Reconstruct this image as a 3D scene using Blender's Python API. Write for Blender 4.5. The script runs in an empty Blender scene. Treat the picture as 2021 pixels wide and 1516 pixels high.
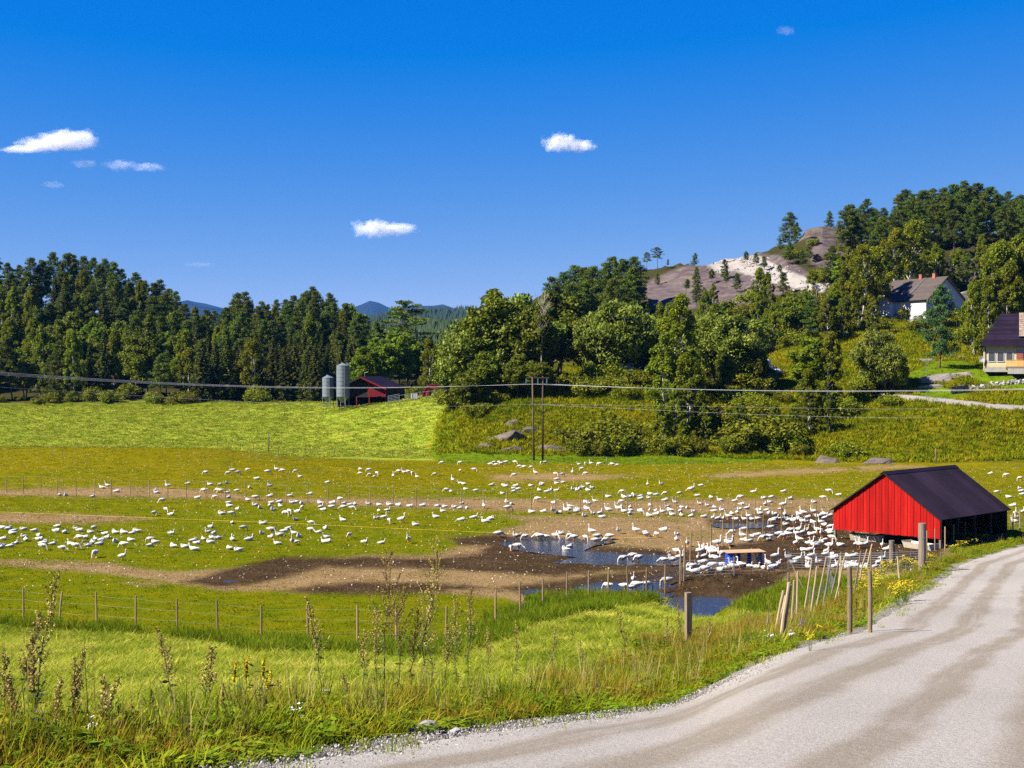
import bpy, math, random
import numpy as np
from mathutils import Vector, Matrix
R = math.radians
random.seed(7)
RNG = np.random.default_rng(11)
scene = bpy.context.scene
C = scene.collection
# ------------------------------------------------------------------ camera, sky, sun, exposure
F = 2600.0; CX = 1010.5; HY = 738.0          # lens in photo pixels, horizon row
CAMZ = 13.0                                  # camera height over the pasture datum
cd = bpy.data.cameras.new('camera'); cam = bpy.data.objects.new('camera', cd); C.objects.link(cam)
cd.sensor_width = 36.0; cd.lens = 36.0 * F / 2021.0
cd.clip_start = 0.1; cd.clip_end = 40000.0
cam.location = (0, 0, CAMZ); cam.rotation_euler = (R(90 - math.degrees(math.atan(20 / F))), 0, 0)
scene.camera = cam
SUN_EL = 42.0
SUN_DIR = Vector((-0.94, -0.34, 0)).normalized() * math.cos(R(SUN_EL)) + Vector((0, 0, math.sin(R(SUN_EL))))
w = bpy.data.worlds.new('World'); scene.world = w; w.use_nodes = True
nt = w.node_tree; nt.nodes.clear()
wo = nt.nodes.new('ShaderNodeOutputWorld'); bg = nt.nodes.new('ShaderNodeBackground')
sk = nt.nodes.new('ShaderNodeTexSky'); sk.sky_type = 'NISHITA'; sk.sun_disc = False
sk.sun_elevation = R(SUN_EL); sk.sun_rotation = math.atan2(SUN_DIR.x, SUN_DIR.y)
sk.altitude = 5000; sk.air_density = 1.0; sk.dust_density = 0.0; sk.ozone_density = 8.0
# photographic colour response of the deep polarised blue: one curve per channel, the same over the whole sky
sp = nt.nodes.new('ShaderNodeSeparateColor'); cb = nt.nodes.new('ShaderNodeCombineColor'); nt.links.new(sk.outputs[0], sp.inputs[0])
for ch, (gain, gam, off) in enumerate(((1.62, 1.0, -1.10), (0.96, 0.88, -0.10), (4.5, 0.04, 0.0))):
    pw = nt.nodes.new('ShaderNodeMath'); pw.operation = 'POWER'; nt.links.new(sp.outputs[ch], pw.inputs[0]); pw.inputs[1].default_value = gam
    ml = nt.nodes.new('ShaderNodeMath'); ml.operation = 'MULTIPLY_ADD'; nt.links.new(pw.outputs[0], ml.inputs[0]); ml.inputs[1].default_value = gain; ml.inputs[2].default_value = off
    mx = nt.nodes.new('ShaderNodeMath'); mx.operation = 'MAXIMUM'; nt.links.new(ml.outputs[0], mx.inputs[0]); mx.inputs[1].default_value = 0.0
    nt.links.new(mx.outputs[0], cb.inputs[ch])
nt.links.new(cb.outputs[0], bg.inputs['Color'])
bg.inputs['Strength'].default_value = 0.05
nt.links.new(bg.outputs[0], wo.inputs[0])
sl = bpy.data.lights.new('sun', 'SUN'); sl.energy = 5.0; sl.angle = R(0.5); sl.color = (1.0, 0.93, 0.80)
so = bpy.data.objects.new('sun', sl); C.objects.link(so)
so.rotation_euler = (-SUN_DIR).to_track_quat('-Z', 'Y').to_euler(); so.location = (-40, -20, 60)
scene.view_settings.view_transform = 'Standard'; scene.view_settings.look = 'None'
scene.view_settings.exposure = 1.65; scene.view_settings.gamma = 1.0
scene.view_settings.use_curve_mapping = False
scene.cycles.max_bounces = 8; scene.cycles.diffuse_bounces = 3; scene.cycles.glossy_bounces = 3
scene.cycles.transmission_bounces = 4; scene.cycles.volume_bounces = 2; scene.cycles.transparent_max_bounces = 8
scene.cycles.use_denoising = False; scene.cycles.adaptive_threshold = 0.004; scene.cycles.sample_clamp_indirect = 1.5; scene.cycles.caustics_reflective = False; scene.cycles.caustics_refractive = False

# ------------------------------------------------------------------ helpers
def tag(o, label=None, cat=None, group=None, kind=None):
    if label: o['label'] = label
    if cat: o['category'] = cat
    if group: o['group'] = group
    if kind: o['kind'] = kind
    return o
def empty(name, loc=(0, 0, 0), rz=0.0, s=1.0, parent=None):
    o = bpy.data.objects.new(name, None); C.objects.link(o); o.location = loc; o.rotation_euler = (0, 0, rz)
    o.scale = (s, s, s) if not hasattr(s, '__len__') else s
    o.empty_display_size = 0.2
    if parent: o.parent = parent
    return o
def mesh_np(name, V, Fq, mats=(), smooth=False, mi=None, attrs=None):
    """V (n,3), Fq list of face arrays (each (k,m))"""
    me = bpy.data.meshes.new(name)
    V = np.asarray(V, np.float32)
    if not isinstance(Fq, (list, tuple)): Fq = [Fq]
    Fq = [np.asarray(f, np.int32) for f in Fq if len(f)]
    loops = np.concatenate([f.ravel() for f in Fq]); cnt = np.concatenate([np.full(len(f), f.shape[1], np.int32) for f in Fq])
    me.vertices.add(len(V)); me.vertices.foreach_set('co', V.ravel())
    me.loops.add(len(loops)); me.loops.foreach_set('vertex_index', loops)
    me.polygons.add(len(cnt)); me.polygons.foreach_set('loop_start', np.concatenate([[0], np.cumsum(cnt)[:-1]]).astype(np.int32))
    me.polygons.foreach_set('loop_total', cnt)
    for m in mats: me.materials.append(m)
    if mi is not None: me.polygons.foreach_set('material_index', np.asarray(mi, np.int32))
    if smooth: me.polygons.foreach_set('use_smooth', np.ones(len(cnt), bool))
    if attrs:
        for k, a in attrs.items():
            at = me.attributes.new(k, 'FLOAT', 'POINT'); at.data.foreach_set('value', np.asarray(a, np.float32))
    me.update(calc_edges=True); me.validate()
    return me
def obj(name, me, parent=None, loc=(0, 0, 0), rot=(0, 0, 0)):
    o = bpy.data.objects.new(name, me); C.objects.link(o); o.location = loc; o.rotation_euler = rot
    if parent: o.parent = parent
    return o
class MB:
    """collects simple solids into one mesh"""
    def __init__(s): s.v = []; s.f = []; s.mi = []; s.n = 0
    def add(s, V, Fc, m=0):
        V = np.asarray(V, float)
        s.v.append(V)
        for f in Fc: s.f.append([i + s.n for i in f]); s.mi.append(m)
        s.n += len(V); return s
    def box(s, c, d, m=0, M=None):
        x, y, z = d[0] / 2, d[1] / 2, d[2] / 2
        V = np.array([[-x, -y, -z], [x, -y, -z], [x, y, -z], [-x, y, -z], [-x, -y, z], [x, -y, z], [x, y, z], [-x, y, z]])
        if M is not None: V = V @ np.array(M).T
        return s.add(V + np.array(c), [(0, 3, 2, 1), (4, 5, 6, 7), (0, 1, 5, 4), (1, 2, 6, 5), (2, 3, 7, 6), (3, 0, 4, 7)], m)
    def tube(s, P, r, k=8, m=0, cap=True):
        P = np.asarray(P, float); n = len(P); r = np.broadcast_to(np.asarray(r, float), (n,))
        T = np.gradient(P, axis=0) if n > 2 else np.repeat((P[1] - P[0])[None], n, 0)
        V = []; up = np.array([0, 0, 1.0])
        for i in range(n):
            t = T[i] / (np.linalg.norm(T[i]) + 1e-9)
            a = np.cross(t, up if abs(t[2]) < 0.95 else np.array([1.0, 0, 0])); a /= np.linalg.norm(a) + 1e-9; b = np.cross(t, a)
            an = np.arange(k) * 2 * np.pi / k
            V.append(P[i] + r[i] * (np.cos(an)[:, None] * a + np.sin(an)[:, None] * b))
        V = np.concatenate(V); Fc = []
        for i in range(n - 1):
            for j in range(k):
                j2 = (j + 1) % k; Fc.append((i * k + j, i * k + j2, (i + 1) * k + j2, (i + 1) * k + j))
        if cap: Fc.append(tuple(range(k))[::-1]); Fc.append(tuple((n - 1) * k + j for j in range(k)))
        return s.add(V, Fc, m)
    def poly(s, pts, m=0): return s.add(pts, [tuple(range(len(pts)))], m)
    def prism(s, pts, ext, m=0):
        """closed polygon (3d points) extruded by vector ext"""
        P = np.asarray(pts, float); n = len(P); Q = P + np.asarray(ext, float)
        return s.add(np.concatenate([P, Q]), [tuple(range(n))[::-1], tuple(range(n, 2 * n))] + [(i, (i + 1) % n, n + (i + 1) % n, n + i) for i in range(n)], m)
    def mesh(s, name, mats, smooth=False):
        me = bpy.data.meshes.new(name); me.from_pydata([tuple(p) for p in np.concatenate(s.v)], [], s.f)
        for m in (mats if isinstance(mats, (list, tuple)) else [mats]): me.materials.append(m)
        me.polygons.foreach_set('material_index', np.asarray(s.mi, np.int32))
        if smooth: me.polygons.foreach_set('use_smooth', np.ones(len(s.f), bool))
        me.update(); return me
    def build(s, name, mats, parent=None, loc=(0, 0, 0), rot=(0, 0, 0), smooth=False):
        return obj(name, s.mesh(name, mats, smooth), parent, loc, rot)
# value noise
_perm = np.random.default_rng(3).random((256, 256)).astype(np.float32)
def vnoise(x, y):
    xi = np.floor(x).astype(int); yi = np.floor(y).astype(int); fx = x - xi; fy = y - yi
    fx = fx * fx * (3 - 2 * fx); fy = fy * fy * (3 - 2 * fy)
    a = _perm[xi & 255, yi & 255]; b = _perm[(xi + 1) & 255, yi & 255]; c = _perm[xi & 255, (yi + 1) & 255]; d = _perm[(xi + 1) & 255, (yi + 1) & 255]
    return (a * (1 - fx) + b * fx) * (1 - fy) + (c * (1 - fx) + d * fx) * fy - 0.5
def fbm(x, y, o=4):
    t = 0; a = 1.0
    for i in range(o): t = t + a * vnoise(x * 2 ** i + 17.3 * i, y * 2 ** i + 9.1 * i); a *= 0.5
    return t
def sdpoly(poly, x, y, ys=2.2):
    """signed distance in photo pixels (positive inside); rows stretched by ys"""
    P = np.asarray(poly, float).copy(); P[:, 1] *= ys; y = y * ys
    d = np.full(x.shape, 1e9); ins = np.zeros(x.shape, bool)
    for i in range(len(P)):
        ax, ay = P[i]; bx, by = P[(i + 1) % len(P)]
        ex, ey = bx - ax, by - ay; t = np.clip(((x - ax) * ex + (y - ay) * ey) / (ex * ex + ey * ey + 1e-9), 0, 1)
        d = np.minimum(d, np.hypot(x - ax - t * ex, y - ay - t * ey))
        cr = ((ay > y) != (by > y)) & (x < (bx - ax) * (y - ay) / (by - ay + 1e-12) + ax); ins ^= cr
    return np.where(ins, d, -d)

# ------------------------------------------------------------------ materials
def ramp(nt, fac, stops):
    r = nt.nodes.new('ShaderNodeValToRGB'); e = r.color_ramp.elements
    while len(e) < len(stops): e.new(0.5)
    for i, (p, c) in enumerate(stops): e[i].position = p; e[i].color = (*c, 1)
    nt.links.new(fac, r.inputs[0]); return r.outputs[0]
def noise(nt, scale, detail=4, vec=None, rough=0.55, dist=0.0):
    n = nt.nodes.new('ShaderNodeTexNoise'); n.inputs['Scale'].default_value = scale; n.inputs['Detail'].default_value = detail
    n.inputs['Roughness'].default_value = rough; n.inputs['Distortion'].default_value = dist
    if vec is not None: nt.links.new(vec, n.inputs['Vector'])
    return n.outputs['Fac']
def mth(nt, op, a, b=None, clamp=False):
    m = nt.nodes.new('ShaderNodeMath'); m.operation = op; m.use_clamp = clamp
    for i, v in enumerate((a, b)):
        if v is None: continue
        if isinstance(v, (int, float)): m.inputs[i].default_value = v
        else: nt.links.new(v, m.inputs[i])
    return m.outputs[0]
def mix(nt, fac, a, b, bt='MIX'):
    m = nt.nodes.new('ShaderNodeMix'); m.data_type = 'RGBA'; m.blend_type = bt
    for i, v in ((0, fac), (6, a), (7, b)):
        if isinstance(v, (int, float)): m.inputs[i].default_value = v
        elif isinstance(v, tuple): m.inputs[i].default_value = (*v, 1)
        else: nt.links.new(v, m.inputs[i])
    return m.outputs[2]
def pos(nt): return nt.nodes.new('ShaderNodeNewGeometry').outputs['Position']
def ocoord(nt): return nt.nodes.new('ShaderNodeTexCoord').outputs['Object']
def base(name):
    m = bpy.data.materials.new(name); m.use_nodes = True; nt = m.node_tree
    return m, nt, nt.nodes['Principled BSDF']
def bump(nt, b, h, strength=0.3, dist=0.05):
    n = nt.nodes.new('ShaderNodeBump'); n.inputs['Strength'].default_value = strength; n.inputs['Distance'].default_value = dist
    nt.links.new(h, n.inputs['Height']); nt.links.new(n.outputs[0], b.inputs['Normal'])
def mat(name, c1, c2=None, scale=3.0, rough=0.8, metal=0.0, bs=0.0, bd=0.02, world=False, spec=0.15, rnd=0.0, stretch=None, detail=5):
    m, nt, b = base(name)
    b.inputs['Roughness'].default_value = rough; b.inputs['Metallic'].default_value = metal; b.inputs['Specular IOR Level'].default_value = spec
    v = pos(nt) if world else ocoord(nt)
    if stretch:
        mp = nt.nodes.new('ShaderNodeMapping'); mp.inputs['Scale'].default_value = stretch; nt.links.new(v, mp.inputs['Vector']); v = mp.outputs[0]
    n = noise(nt, scale, detail, v, 0.65)
    c2 = c2 or tuple(0.75 * k for k in c1); c1 = tuple(0.83 * k for k in c1); c2 = tuple(0.83 * k for k in c2)
    col = ramp(nt, n, [(0.3, c1), (0.7, c2)])
    if rnd:
        oi = nt.nodes.new('ShaderNodeObjectInfo'); f = mth(nt, 'ADD', mth(nt, 'MULTIPLY', oi.outputs['Random'], 2 * rnd), 1 - rnd)
        vm = nt.nodes.new('ShaderNodeVectorMath'); vm.operation = 'SCALE'; nt.links.new(col, vm.inputs[0]); nt.links.new(f, vm.inputs['Scale']); col = vm.outputs[0]
    nt.links.new(col, b.inputs['Base Color'])
    if bs: bump(nt, b, n, bs, bd)
    return m
def leafmat(name, c1, c2, c3, scale=0.35, trans=0.25, rough=0.55, rnd=0.25, world=False, fine=9.0, spec=0.12):
    """leaf clumps: noise picks between three leaf greens, each tree a little different"""
    m, nt, b = base(name)
    v = pos(nt)
    oi = nt.nodes.new('ShaderNodeObjectInfo')
    n1 = noise(nt, scale, 3, v); n2 = noise(nt, fine, 1, v)
    f = mth(nt, 'ADD', mth(nt, 'MULTIPLY', n1, 0.62), mth(nt, 'MULTIPLY', n2, 0.38))
    col = ramp(nt, f, [(0.32, c1), (0.5, c2), (0.68, c3)])
    h = nt.nodes.new('ShaderNodeHueSaturation'); nt.links.new(col, h.inputs['Color'])
    nt.links.new(mth(nt, 'ADD', mth(nt, 'MULTIPLY', oi.outputs['Random'], 2 * rnd), 1 - rnd), h.inputs['Value'])
    nt.links.new(mth(nt, 'ADD', mth(nt, 'MULTIPLY', oi.outputs['Random'], 0.03), 0.485), h.inputs['Hue'])
    nt.links.new(h.outputs[0], b.inputs['Base Color']); b.inputs['Roughness'].default_value = rough; b.inputs['Specular IOR Level'].default_value = spec
    t = nt.nodes.new('ShaderNodeBsdfTranslucent'); ms = nt.nodes.new('ShaderNodeMixShader'); ms.inputs[0].default_value = trans
    tc = mix(nt, 0.30, h.outputs[0], (0.24, 0.26, 0.01)); nt.links.new(tc, t.inputs['Color'])
    out = nt.nodes['Material Output']; nt.links.new(b.outputs[0], ms.inputs[1]); nt.links.new(t.outputs[0], ms.inputs[2]); nt.links.new(ms.outputs[0], out.inputs['Surface'])
    return m
# ------------------------------------------------------------------ terrain
# every column: photo column -> (distance, height under the camera's eye level)
def Y(D, y): return (D, -(y - HY) / F * D)
NEARL = [(-40, -1.0), (0, -1.75), (6, -2.3), (10, -3.05), (20, -5.2), (30, -7.2), (40, -8.95), (50, -10.6), (60, -12.2), (66, -12.8), (75, -12.9)]
NEARR = [(-40, -1.0), (0, -1.65), (6, -2.3), (10, -3.0), (20, -4.8), (39, -7.6), (60, -10.0), (75, -11.45), (85, -12.0), (95, -12.4), (104, -12.8), (112, -12.9)]
COLS = {
 -900: NEARL + [(140, -12.9), (160, -11.8), (175, -10.9), (190, -10.5), (202, -11.2), (215, -11.7), Y(230, 866), Y(250, 840), Y(270, 818), Y(290, 806), (330, -6), (360, 3), (400, 14), (440, 22), (480, 25), (560, 22)],
 0: NEARL + [(140, -12.9), (160, -11.9), (175, -11.0), (190, -10.65), (202, -11.3), (215, -11.8), Y(230, 866), Y(250, 840), Y(270, 818), Y(290, 806), (330, -6), (360, 2.5), (400, 13.5), (440, 21.7), (480, 24), (560, 20)],
 200: NEARL + [(140, -12.9), (160, -11.8), (175, -10.9), (190, -10.5), (202, -11.2), (215, -11.8), Y(230, 866), Y(250, 838), Y(270, 818), Y(290, 806), (340, -3), (370, 6.8), (410, 15), (450, 21), (500, 22), (560, 18)],
 400: NEARL + [(140, -12.9), (160, -12.0), (175, -11.1), (190, -10.7), (202, -11.4), (215, -12.0), Y(230, 872), Y(250, 842), Y(270, 820), Y(290, 804), (350, -3), (400, 4.3), (450, 8.3), (520, 8)],
 600: NEARL + [(143, -12.9), (160, -12.5), (180, -12.0), (190, -12.15), (202, -12.6), (215, -12.8), Y(230, 882), Y(250, 850), Y(270, 820), Y(285, 803), (330, -6), (360, 1), (400, 8.9), (440, 14), (520, 14)],
 750: NEARL + [(150, -12.9), (175, -12.6), (190, -12.45), (202, -12.6), Y(215, 890), Y(230, 862), Y(245, 830), Y(260, 796), (275, -5.6), (300, -5.4), (340, -4), (380, -1), (450, 2), (520, 2)],
 850: NEARL + [(170, -12.9), (190, -12.7), Y(200, 903), Y(215, 885), Y(230, 850), Y(245, 815), Y(257, 786), (275, -4.6), (300, -4.5), (350, -4), (450, -2), (560, -8)],
 950: NEARL[:-4] + [(50, -10.4), (60, -12.0), (68, -12.8), (75, -12.9), (180, -12.9), (190, -12.8), Y(198, 900), Y(205, 872), Y(215, 832), Y(225, 802), Y(240, 785), (280, -3.4), (320, -2), (420, 2), (560, 0)],
 1050: NEARL[:7] + [(52, -10.3), (60, -11.3), (67, -12.6), (71, -12.9), (180, -12.9), (190, -12.8), Y(198, 902), Y(206, 870), Y(216, 822), Y(228, 787), Y(245, 767), (280, -0.75), (330, 6), (380, 17), (420, 27), (470, 25), (560, 15)],
 1200: NEARL[:6] + [(40, -8.6), (55, -10.3), (64, -11.2), (70, -12.5), (74, -12.9), (190, -12.9), Y(200, 899), Y(208, 868), Y(220, 802), Y(235, 764), (260, -0.7), (290, 0.3), (340, 8.9), (380, 20), (420, 31), (460, 32), (560, 20)],
 1350: NEARL[:6] + [(40, -8.35), (54, -10.6), (63, -11.9), (68, -12.85), (72, -12.92), (192, -12.9), Y(201, 897), Y(210, 862), Y(222, 800), Y(236, 765), (260, -0.7), (290, 1.5), (330, 8), (370, 21), (400, 32), (430, 35), (480, 34), (560, 22)],
 1500: NEARR[:5] + [(39, -7.9), (52, -10.0), (63, -11.9), (72, -12.7), (78, -12.9), (192, -12.9), Y(200, 902), Y(208, 866), Y(221, 810), Y(234, 772), (260, -0.5), (290, 3), (330, 10), (370, 26), (400, 33.5), (430, 37), (480, 38), (560, 25)],
 1600: NEARR[:5] + [(39, -7.7), (52, -9.9), (65, -11.8), (75, -12.6), (82, -12.9), (190, -12.9), Y(198, 905), Y(206, 870), Y(220, 820), Y(232, 780), (250, -0.7), (275, 5), (300, 11.3), (340, 22), (368, 30), (385, 35.5), (390, 41), (430, 45), (480, 46), (560, 30)],
 1700: NEARR[:5] + [(39, -7.6), (52, -9.3), (62, -10.4), (75, -11.8), (84, -12.7), (90, -12.9), (188, -12.9), Y(196, 905), Y(203, 870), Y(214, 820), Y(224, 785), (240, -0.7), (265, 5), (290, 10.5), (330, 20), (360, 29), (385, 35), (430, 42), (480, 46), (560, 30)],
 1800: NEARR[:7] + [(72, -11.2), (80, -11.9), (89, -12.75), (95, -12.9), (184, -12.9), Y(193, 907), Y(200, 870), Y(208, 820), Y(214, 790), Y(222, 778), Y(230, 748), Y(245, 717), Y(270, 666), (290, 10.9), (310, 12.3), (330, 18.8), (350, 28), (370, 33.9), (400, 39.7), (430, 44), (480, 46), (560, 30)],
 1900: NEARR[:7] + [(76, -11.4), (87, -12.0), (96, -12.7), (102, -12.9), (182, -12.9), Y(194, 895), Y(203, 820), Y(210, 789), Y(221, 780), Y(226, 745), Y(240, 722), Y(255, 705), Y(275, 675), (300, 11), (330, 18.5), (350, 27), (380, 36), (420, 45), (480, 47), (560, 32)],
 2000: NEARR + [(180, -12.9), Y(195, 890), Y(204, 820), Y(211, 792), Y(219, 776), Y(222, 748), Y(226, 737), Y(245, 729), Y(265, 692), (290, 9.8), (320, 18), (350, 27), (380, 36), (420, 45), (480, 47), (560, 32)],
 2900: NEARR + [(180, -12.9), Y(195, 890), Y(204, 820), Y(211, 792), Y(219, 776), Y(222, 748), Y(226, 737), Y(245, 729), Y(265, 692), (290, 9.8), (320, 18), (350, 27), (380, 36), (420, 45), (480, 47), (560, 32)],
}
_uc = sorted(COLS); _D = np.arange(-40, 700.5, 1.0); _U = np.arange(-900, 2901, 20.0)
_T = np.stack([np.interp(_D, [p[0] for p in COLS[c]] + [700, 900], [p[1] for p in COLS[c]] + [-14, -16]) for c in _uc])
_T = np.stack([np.interp(_U, _uc, _T[:, j]) for j in range(len(_D))], 1)      # (U,D)
def _blur(a, ax, r):
    p = np.concatenate([np.repeat(a.take([0], ax), r, ax), a, np.repeat(a.take([-1], ax), r, ax)], ax); c = np.cumsum(p, ax)
    z = np.zeros_like(c.take([0], ax)); c = np.concatenate([z, c], ax); n = a.shape[ax]
    return (c.take(range(2 * r + 1, 2 * r + 1 + n), ax) - c.take(range(0, n), ax)) / (2 * r + 1)
_T = _blur(_blur(_T, 0, 2), 0, 2); _T = _blur(_blur(_T, 1, 2), 1, 1)
PUDDLES = [
 [(988, 1072), (1005, 1066), (1060, 1060), (1130, 1062), (1200, 1065), (1212, 1072), (1170, 1079), (1152, 1088), (1230, 1092), (1310, 1095), (1345, 1103), (1335, 1113), (1250, 1114), (1170, 1112), (1090, 1109), (1140, 1099), (1080, 1093), (1020, 1086)],
 [(1392, 1037), (1430, 1033), (1500, 1031), (1532, 1036), (1505, 1042), (1440, 1043)],
 [(1512, 1050), (1545, 1046), (1556, 1052), (1530, 1057)],
 [(1026, 1169), (1050, 1164), (1078, 1165), (1074, 1171), (1038, 1173)],
 [(1120, 1163), (1180, 1152), (1250, 1149), (1330, 1152), (1342, 1158), (1290, 1166), (1335, 1174), (1300, 1182), (1255, 1172), (1170, 1168)],
 [(1300, 1191), (1338, 1182), (1420, 1179), (1470, 1186), (1452, 1196), (1420, 1207), (1408, 1221), (1372, 1223), (1342, 1206)],
 [(438, 1147), (465, 1144), (470, 1148), (445, 1150)],
]
WZ = -12.93
def px_of(X, Yd, z): return CX + F * X / Yd, HY - F * z / Yd
def tz(X, Yd):
    """terrain height under eye level"""
    X = np.asarray(X, float); Yd = np.asarray(Yd, float); X, Yd = np.broadcast_arrays(X, Yd); sh = X.shape
    X = np.array(X, float).reshape(-1); Yd = np.array(Yd, float).reshape(-1)
    u = CX + F * X / np.maximum(Yd, 4.0)
    fu = np.clip((u - _U[0]) / 20.0, 0, len(_U) - 1.001); fd = np.clip(Yd - _D[0], 0, len(_D) - 1.001)
    iu = fu.astype(int); idd = fd.astype(int); a = fu - iu; b = fd - idd
    z = (_T[iu, idd] * (1 - b) + _T[iu, idd + 1] * b) * (1 - a) + (_T[iu + 1, idd] * (1 - b) + _T[iu + 1, idd + 1] * b) * a
    amp = np.interp(Yd, [0, 20, 60, 75, 150, 200, 260, 330, 450], [0.02, 0.10, 0.16, 0.05, 0.10, 0.35, 0.35, 1.2, 2.5])
    z = z + amp * fbm(X * 0.13, Yd * 0.13, 4)
    hi = np.clip((Yd - 335) / 25, 0, 1) * np.clip((470 - Yd) / 30, 0, 1) * np.clip((u - 1240) / 60, 0, 1)
    z = z + hi * (1.3 * np.abs(fbm(X * 0.22 + 7, Yd * 0.16, 4)) + 0.7 * fbm(X * 0.55, Yd * 0.4, 3))
    # churned muck heap behind the pond
    uu, yy = px_of(X, np.maximum(Yd, 4), z)
    m = np.exp(-((uu - 1455) / 110) ** 2 - ((Yd - 80.5) / 3.0) ** 2)
    z = z + m * (0.42 + 0.9 * fbm(X * 1.7 + 5, Yd * 1.4, 4))
    near = (Yd > 60) & (Yd < 125)
    if near.any():
        d = np.full(X.shape, -1e9)
        x0, y0 = CX + F * X[near] / Yd[near], HY - F * (-12.9) / Yd[near]
        dd = np.max([sdpoly(p, x0, y0, 3.0) for p in PUDDLES], 0) + 26 * fbm(X[near] * 0.9 + 3, Yd[near] * 0.55, 4)
        t = np.clip((dd + 14) / 22.0, 0, 1); t = t * t * (3 - 2 * t)
        zz = z[near]; z[near] = zz * (1 - t) + (WZ - 0.09) * t
    return z.reshape(sh)
def ray(x, y, d0=5.0, d1=520.0):
    """photo pixel -> first terrain hit (X, Y, z world)"""
    D = np.concatenate([np.arange(d0, 70, 0.25), np.arange(70, 260, 0.5), np.arange(260, 520, 1.5)]); D = D[(D >= d0) & (D <= d1)]
    X = (x - CX) / F * D; zr = -(y - HY) / F * D; zt = tz(X, D)
    k = np.where(zt >= zr)[0]
    if len(k) == 0: i = len(D) - 1; return np.array([X[i], D[i], zt[i] + CAMZ])
    i = k[0]
    if i == 0: Dh = D[0]
    else:
        a = zt[i - 1] - zr[i - 1]; b = zt[i] - zr[i]; Dh = D[i - 1] + (D[i] - D[i - 1]) * (-a) / (b - a + 1e-9)
    X = (x - CX) / F * Dh; return np.array([X, Dh, float(tz(X, Dh)) + CAMZ])
def at(x, D, dz=0.0):
    X = (x - CX) / F * D; return np.array([X, D, float(tz(X, D)) + CAMZ + dz])
def P3(x, y, D): return np.array([(x - CX) / F * D, D, CAMZ - (y - HY) / F * D])

# road edge polyline in plan
ROADL = np.array([(-9.5, -30), (-6.2, 0), (-2.45, 10), (1.6, 20), (5.9, 29.5), (10.3, 39), (14.6, 50), (18.8, 60.5), (23.2, 71), (27.2, 80.5), (33.2, 90), (39.3, 98.5), (50, 108), (66, 118), (90, 128)], float)
def road_l(Yd): return np.interp(Yd, ROADL[:, 1], ROADL[:, 0])
ROADW = 10.0
# --- colour regions of the ground, outlined in the photo and laid on the terrain
MUD = [
 [(880, 1062), (980, 1054), (1060, 1066), (1200, 1078), (1300, 1084), (1345, 1095), (1345, 1130), (1200, 1128), (1100, 1138), (1000, 1132), (850, 1124), (640, 1120), (520, 1150), (430, 1160), (360, 1150), (480, 1115), (560, 1098), (700, 1100), (830, 1102), (900, 1098), (945, 1092), (960, 1080), (905, 1076)],
 [(560, 1166), (700, 1148), (850, 1152), (985, 1160), (850, 1171), (650, 1174)],
 [(960, 1163), (1130, 1142), (1330, 1118), (1560, 1128), (1530, 1158), (1460, 1186), (1300, 1184), (1180, 1174), (1080, 1174)],
 [(1395, 1025), (1500, 1016), (1650, 1010), (1680, 1050), (1870, 1072), (1850, 1118), (1560, 1126), (1350, 1118), (1335, 1085), (1450, 1078), (1540, 1058), (1470, 1047), (1405, 1040)],
]
DIRT = [
 [(-300, 1106), (0, 1105), (200, 1110), (330, 1130), (480, 1120), (700, 1098), (860, 1095), (960, 1058), (1040, 1030), (990, 1018), (1150, 1020), (1350, 1022), (1480, 1006), (1660, 996), (1880, 1070), (1860, 1140), (1460, 1192), (1180, 1184), (1050, 1200), (1000, 1182), (800, 1167), (600, 1170), (430, 1165), (300, 1145), (150, 1127), (0, 1117), (-300, 1118)],
 [(-300, 968), (0, 966), (300, 961), (420, 970), (520, 984), (900, 984), (1200, 989), (1500, 984), (1660, 984), (1660, 1003), (1300, 1017), (1000, 1009), (700, 999), (420, 984), (200, 981), (0, 978), (-300, 980)],
 [(-200, 1014), (60, 1013), (220, 1017), (300, 1025), (200, 1033), (-200, 1032)],
 [(1385, 940), (1430, 934), (1560, 926), (1650, 923), (1700, 926), (1640, 933), (1440, 943)],
 [(1690, 920), (1800, 917), (1830, 923), (1700, 930)],
 [(960, 938), (1100, 934), (1260, 940), (1150, 949), (980, 948)],
 [(245, 1150), (300, 1146), (330, 1152), (270, 1157)],
]
MOWN_N = [[(-1500, 1260), (0, 1236), (200, 1246), (350, 1262), (515, 1280), (700, 1292), (900, 1284), (960, 1268), (1030, 1230), (1110, 1200), (1160, 1186), (1300, 1178), (1330, 1195), (1370, 1226), (1430, 1224), (1470, 1195), (1560, 1150), (1640, 1160), (1760, 1130), (1800, 1170), (1720, 1260), (1300, 1340), (800, 1450), (300, 1560), (-1500, 1700)]]
LUSH = [[(845, 895), (862, 860), (872, 830), (885, 800), (905, 800), (890, 850), (930, 884), (1060, 893), (1250, 893), (1420, 893), (1570, 903), (1500, 912), (1300, 918), (1000, 914), (870, 915)],
 [(1780, 742), (1850, 712), (1900, 712), (1942, 728), (2300, 740), (2300, 765), (2030, 770), (1960, 764), (1905, 742), (1840, 745), (1800, 765), (1830, 790), (1930, 785), (1900, 775)]]
ROCK = [[(1262, 566), (1300, 545), (1390, 512), (1480, 500), (1540, 505), (1600, 540), (1560, 575), (1490, 600), (1400, 606), (1290, 612)],
 [(1585, 440), (1680, 440), (1690, 480), (1660, 540), (1600, 520)], [(1860, 520), (1960, 500), (2100, 480), (2100, 540), (1960, 590), (1900, 560)]]
GRAV = [[(1392, 526), (1420, 510), (1450, 503), (1495, 505), (1545, 530), (1630, 564), (1625, 578), (1570, 570), (1520, 558), (1450, 534), (1420, 540)],
 [(1715, 776), (1800, 780), (1880, 788), (1960, 797), (2300, 815), (2300, 828), (1960, 806), (1860, 796), (1740, 784)]]
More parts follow.
